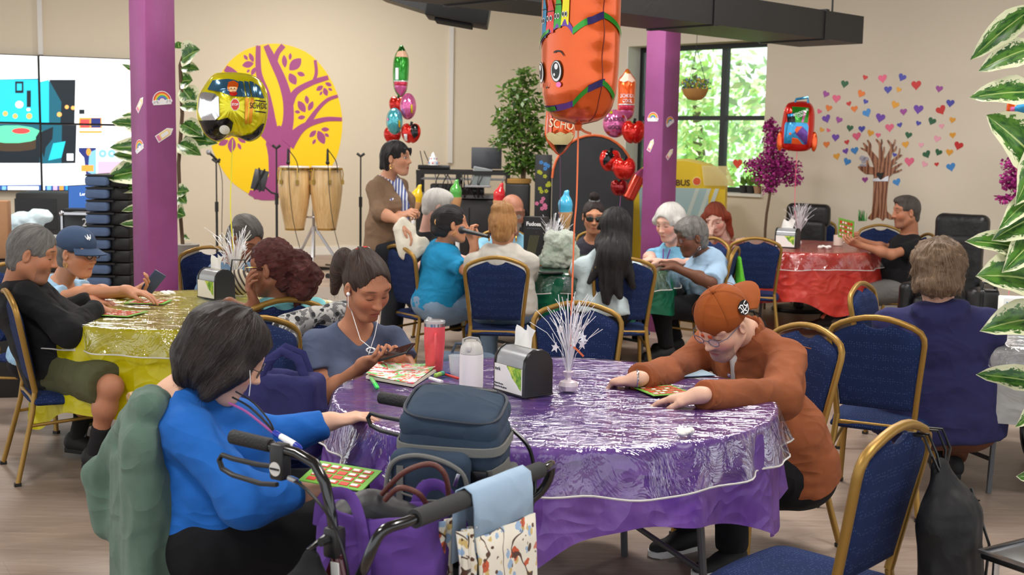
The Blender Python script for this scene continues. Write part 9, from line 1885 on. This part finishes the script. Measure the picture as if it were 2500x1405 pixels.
# backpack balloons
Ye=cp3.y
r=B('red and blue school backpack balloon floating above the red table',loc=K(1946,368,Ye)); f=Foil(r,1946,308,Ye,[(1918,262),(1930,252),(1965,250),(1981,262),(1986,290),(1984,345),(1976,364),(1946,368),(1915,362),(1908,340),(1912,290)],.10,bR,yaw=-.1); f.dec([(1930,262),(1970,264),(1968,300),(1930,300)],bG,.006,'book_print'); f.dec([(1918,280),(1935,276),(1938,300),(1920,300)],bK,.008,'calculator_print'); f.dec([(1920,281),(1934,278),(1934,284),(1921,287)],bB,.0095,'calculator_print'); f.dec([(1958,272),(1963,273),(1957,299),(1952,299)],bP,.008,'pencil_print'); f.dec([(1917,299),(1966,301),(1970,310),(1968,352),(1914,350),(1914,305)],bB,.008,'pocket_print'); f.dec([(1940,309),(1955,309),(1968,322),(1968,352),(1964,352),(1938,326)],foil('violet',(104,60,150)),.010,'pencil_print'); f.dec([(1937,318),(1942,310),(1955,309),(1942,326)],bO,.0115,'pencil_print'); f.dec([(1932,336),(1945,338),(1958,352),(1932,351)],bO,.010,'shape_print'); f.dec(el(1927,327,3,3,10),bO,.010,'dot_print'); f.txt('SCHOOL IS',1950,276,.028,cm['white'],rot=.4); f.txt('COOL',1952,283,.028,cm['white'],rot=.4)
mb=MB(); mb.tube([f.fr(*f.P(1939,252),0),f.fr(*f.P(1941,244),0),f.fr(*f.P(1968,239),0),f.fr(*f.P(1970,252),0)],.012,8); mb.build('top_handle',bB,r)
for x in(1907,1988): mb=MB(); c=f.P(x,345); pillow(mb,[(c[0]+a,c[1]+b) for a,b in [(p_[0]*.03,p_[1]*.09) for p_ in circ(0,0,1,1,14)]],f.fr,.03,cen=c); mb.build('side_pocket',bO,r)
ribbon('balloon_ribbon','thin pink ribbon from the backpack balloon down to the red table centrepiece',[K(1946,368,Ye),K(1942,440,Ye),K(1941,520,Ye),cp3+V(0,0,.15)],(230,90,120),.003,'pink')
r=B('partly hidden backpack balloon behind the rubber plant at the right edge',loc=K(2490,280,9.0)); f=Foil(r,2490,255,9.0,[(2462,250),(2475,222),(2500,215),(2520,230),(2522,275),(2500,286),(2464,280)],.09,bO); f.dec([(2468,262),(2480,250),(2512,262),(2510,282),(2470,280)],bB,.006); f.dec([(2478,240),(2500,232),(2510,248),(2488,256)],bW,.007); f.dec([(2462,262),(2468,262),(2468,278),(2462,276)],bP,.007)
ribbon('balloon_ribbon','pink ribbon from the hidden backpack balloon at the right edge',[K(2490,284,9.0),K(2478,360,8.9),K(2486,500,8.8),V(2.64,6.5,ZT+.02)],(230,90,120),.0025,'pink')
# ---------------- lights
w=bpy.data.worlds.new('World'); SC.world=w; w.use_nodes=True; bg=w.node_tree.nodes['Background']; bg.inputs[0].default_value=(.93,.97,1.0,1); bg.inputs[1].default_value=1.35
def area(loc,size,power,col=(1,.965,.92),rot=(0,0,0),name='ceiling_lamp'):
    l=bpy.data.lights.new(name,'AREA'); l.shape='RECTANGLE'; l.size,l.size_y=size; l.energy=power; l.color=col
    o=bpy.data.objects.new(name,l); COL.objects.link(o); o.location=loc; o.rotation_euler=rot; return o
m_tube=mat('lamp_diffuser',(255,250,240),.5,emit=6)
for i,(x,y,p) in enumerate(((-2.2,2.2,75),(1.8,2.6,75),(-2.6,6.0,85),(1.4,6.4,85),(-3.8,9.8,95),(.2,9.6,85),(3.6,8.2,60),(-1.6,12.6,75))):
    r=thing('ceiling_light','long white ceiling light fixture out of frame above the room','light',(x,y,CEIL-.08),R(-46),'ceiling lights')
    mb=MB(); mb.box((0,0,.045),(1.3,.22,.07),0,bev=.01); mb.build('housing',mat('fixture_white',(235,235,232),.5),r,world=False)
    mb=MB(); mb.box((0,0,.0),(1.24,.18,.02),0); mb.build('diffuser',m_tube,r,world=False)
    area((x,y,CEIL-.12),(1.25,.5),p,rot=(0,0,R(-46)))
s=bpy.data.lights.new('sun','SUN'); s.energy=19; s.angle=R(3); s.color=(1,.97,.9); o=bpy.data.objects.new('sun',s); COL.objects.link(o); o.rotation_euler=(R(42),0,R(160))
area(WR((WX0+WX1)/2,(WY0+WY1)/2,.02),(1.9,1.6),60,(.93,1,.97),axes(WR.n).to_euler(),'daylight') if False else None
vs=SC.view_settings; vs.view_transform='Standard'; vs.look='None'; vs.gamma=1; vs.use_curve_mapping=False; vs.exposure=0.22
SC.cycles.max_bounces=6; SC.cycles.transparent_max_bounces=12; SC.cycles.use_denoising=True
try: SC.cycles.denoiser='OPENIMAGEDENOISE'
except Exception: pass
SC.cycles.sample_clamp_indirect=6; SC.cycles.caustics_reflective=False; SC.cycles.caustics_refractive=False
